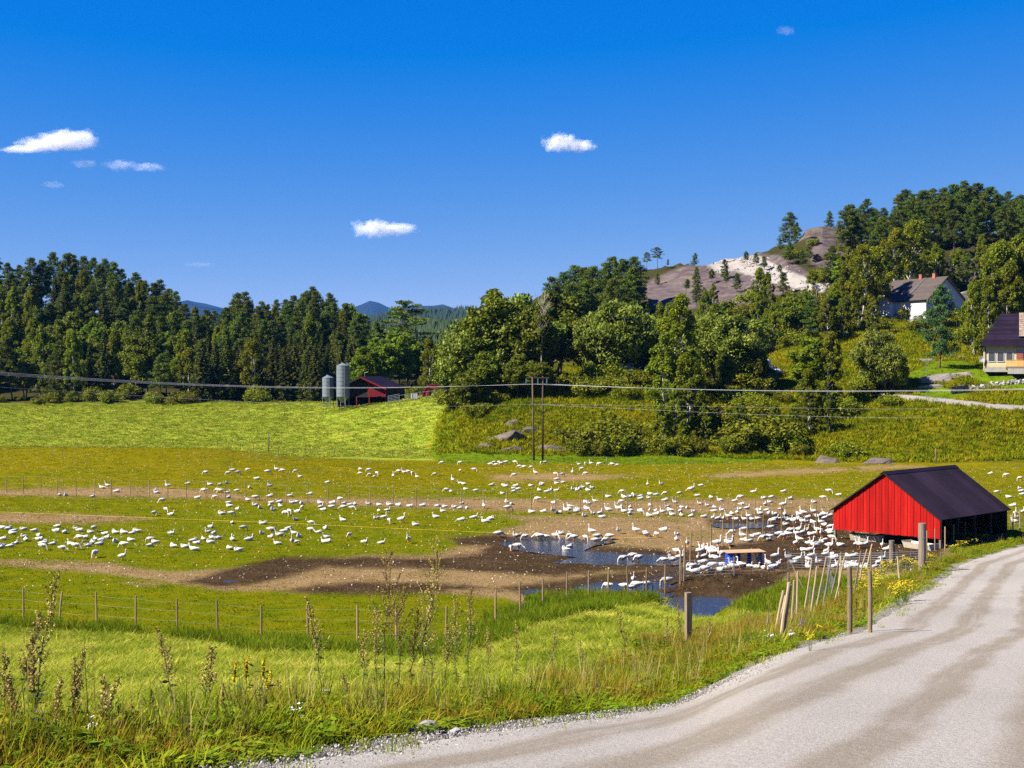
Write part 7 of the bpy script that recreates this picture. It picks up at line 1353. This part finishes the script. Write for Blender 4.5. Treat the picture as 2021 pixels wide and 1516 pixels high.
for i, (x, D, w_, h_, lb) in enumerate(((1632, 404, 120, 60, 'large grey cliff block on the hilltop below a lone pine'), (1682, 402, 60, 46, 'right shoulder of the hilltop cliff'), (1592, 400, 50, 44, 'left shoulder of the hilltop cliff'), (1640, 376, 110, 36, 'smooth rock dome below the hilltop cliff'))): slab(x, 0, w_, h_, lb, D, None, 0.0, 1.2, 20 + i)
for i, (x, D, w_, h_, lb) in enumerate(((1890, 322, 130, 80, 'pale rock face right of the white house'), (1930, 318, 70, 60, 'pale rock hump behind the birches'), (1960, 360, 90, 40, 'pale rock ledge under the hilltop pines'), (1620, 294, 50, 36, 'pale blasted rock heap by the utility pole'), (875, 300, 40, 60, 'pink rock peeping between the grove and the knoll'))): slab(x, 0, w_, h_, lb, D, M_pale, 0.0, 1.0, 30 + i)
# stones below the lawn: picked apart one by one
wall = empty('rock_wall', tuple(at(1950, 221))); o0 = np.array(wall.location); rr = random.Random(5)
for r_ in range(3):
    for k in range(22):
        x = 1906 + 7.6 * k + rr.uniform(-2, 2); p = at(x, 221.3 + 0.5 * r_) - o0; me = PEB[k % 6]; s = rr.uniform(0.28, 0.50); o = obj('stone', me, wall, (p[0], p[1], p[2] + 0.05), (rr.random(), rr.random(), rr.random() * 6)); o.scale = (s * 1.3, s, s * 1.1); 
tag(wall, 'rough stone bank under the lawn of the yellow house', 'rock wall')
for i, (x, y, w_, h_, lb) in enumerate(((1870, 748, 100, 34, 'broad grey rock slab in the lawn slope'), (1905, 742, 60, 26, 'grey rock slab right of the broad one in the lawn'), (1848, 764, 60, 18, 'low grey rock above the bins'), (1890, 706, 130, 12, 'flat rock ledge behind the lone pine'), (1985, 782, 44, 10, 'flat pale rock by the lane'))): slab(x, y, w_, h_, lb, None, M_pale, 0.05, 1.0, 50 + i)
# blasted rubble beside the hill track
P = rnd_pts(5000, 1380, 1660, 340, 420, lambda px, py, X, D: (sdpoly(GRAV[0], px, py, 1.4) > -10) & (fbm(X * 0.15, D * 0.15, 2) > 0.0), rgv)
scatter('rubble', P, PEB, 0.10, 0.45, 'pale rubble beside the hill track', 'rubble', tilt=0.6)
# low undergrowth: heather and bushes on the hillside and wood edges
def under(n, x0, x1, D0, D1, s0, s1, zone, fn=None):
    for i in range(n):
        x = x0 + (x1 - x0) * (i + rt.random()) / n; D = rt.uniform(D0, D1); p = at(x, D)
        if fn and not fn(x, D): continue
        plant('shrub', p, rt.uniform(s0, s1), rt.uniform(0.9, 1.4), zone, 'green undergrowth bush', x)
n0 = len(TREES)
under(22, -110, 640, 299, 312, 1.2, 3.6, 'the left wood edge'); under(16, 880, 1110, 228, 246, 2.0, 4.5, 'the knoll under the big trees'); under(26, 1110, 1530, 226, 250, 2.0, 4.2, 'the knoll under the willows'); under(12, 1540, 1790, 214, 236, 1.6, 3.2, 'the meadow slope')
under(34, 1250, 1660, 285, 350, 1.8, 4.5, 'the rocky hillside'); under(26, 1660, 2060, 255, 345, 1.8, 4.5, 'the slope round the white house'); under(18, 1560, 2060, 365, 400, 2.0, 4.0, 'the right hilltop'); under(14, 690, 880, 284, 296, 2.0, 4.0, 'the grove behind the barn')
number(TREES[n0:], 'bush', lambda wd, z: '%s of %s' % (wd, z), lambda z: 'bushes of ' + z)
# ------------------------------------------------------------------ clouds
def cloud_mat(dens, sc, seed):
    m = bpy.data.materials.new('cloud_vapour'); m.use_nodes = True; nt = m.node_tree; nt.nodes.clear(); out = nt.nodes.new('ShaderNodeOutputMaterial'); pv = nt.nodes.new('ShaderNodeVolumePrincipled')
    pv.inputs['Color'].default_value = (1, 1, 1, 1); pv.inputs['Anisotropy'].default_value = 0.1
    tc = nt.nodes.new('ShaderNodeTexCoord'); mp = nt.nodes.new('ShaderNodeMapping'); mp.inputs['Location'].default_value = (seed * 3.7, seed * 1.3, seed * 2.1); mp.inputs['Scale'].default_value = (1.6, 1.2, 0.8)
    nt.links.new(tc.outputs['Object'], mp.inputs['Vector']); n = noise(nt, sc, 4, mp.outputs[0], 0.6)
    ln = nt.nodes.new('ShaderNodeVectorMath'); ln.operation = 'LENGTH'; nt.links.new(tc.outputs['Object'], ln.inputs[0])
    v = mth(nt, 'SUBTRACT', mth(nt, 'ADD', mth(nt, 'MULTIPLY', n, 1.5), -0.02), ln.outputs['Value']); nt.links.new(mth(nt, 'MULTIPLY', mth(nt, 'MULTIPLY', v, 3.0, True), dens), pv.inputs['Density'])
    nt.links.new(pv.outputs[0], out.inputs['Volume']); m.cycles.homogeneous_volume = False; return m
import bmesh
def cloud(lobes, dens, label, seed):
    D = 8400.0; c0 = np.mean([P3(x, y, D) for x, y, w_, h_ in lobes], 0); o = empty('cloud', tuple(c0))
    for k, (x, y, w_, h_) in enumerate(lobes):
        bm = bmesh.new(); bmesh.ops.create_icosphere(bm, subdivisions=3, radius=1.0); me = bpy.data.meshes.new('cloud'); bm.to_mesh(me); bm.free(); me.materials.append(cloud_mat(dens, 1.9, seed + 0.37 * k))
        p = obj('puff', me, o, tuple(P3(x, y, D) - c0)); p.scale = (w_ / F * D * 0.72, 0.5 * w_ / F * D * 0.7, h_ / F * D * 0.75)
    tag(o, label, 'cloud', 'small clouds in the blue sky')
for i, (l, d_, lb) in enumerate((([(138, 277, 112, 38), (96, 286, 110, 26), (48, 295, 84, 15)], 0.03, 'largest white cloud at the left of the sky'), ([(168, 324, 50, 17)], 0.012, 'small cloud below the largest cloud'), ([(236, 326, 66, 20), (292, 330, 66, 17)], 0.010, 'flat double cloud right of the small left cloud'), ([(106, 365, 44, 14)], 0.005, 'faintest small cloud lowest at left'),
    ([(1106, 283, 66, 34), (1146, 289, 58, 24)], 0.05, 'white double-humped cloud right of centre'), ([(738, 452, 84, 32), (790, 452, 62, 24)], 0.04, 'low white cloud above the middle of the woods'), ([(1550, 62, 40, 17)], 0.005, 'faint small cloud high at the upper right'), ([(395, 522, 60, 10)], 0.003, 'faint flat cloud just above the left wood'))): cloud(l, d_ * 0.39, lb, i + 1)
# ------------------------------------------------------------------ haze: the air between here and the mountains
hb = MB().box((0, 5200, 245), (30000, 17000, 570)); hm = bpy.data.materials.new('haze_air'); hm.use_nodes = True; hnt = hm.node_tree; hnt.nodes.clear(); ho = hnt.nodes.new('ShaderNodeOutputMaterial'); hv = hnt.nodes.new('ShaderNodeVolumePrincipled')
hv.inputs['Color'].default_value = (0.06, 0.33, 1.0, 1); hv.inputs['Density'].default_value = 2.5e-5; hv.inputs['Anisotropy'].default_value = 0.0; hnt.links.new(hv.outputs[0], ho.inputs['Volume'])
tag(hb.build('haze', hm), kind='stuff')
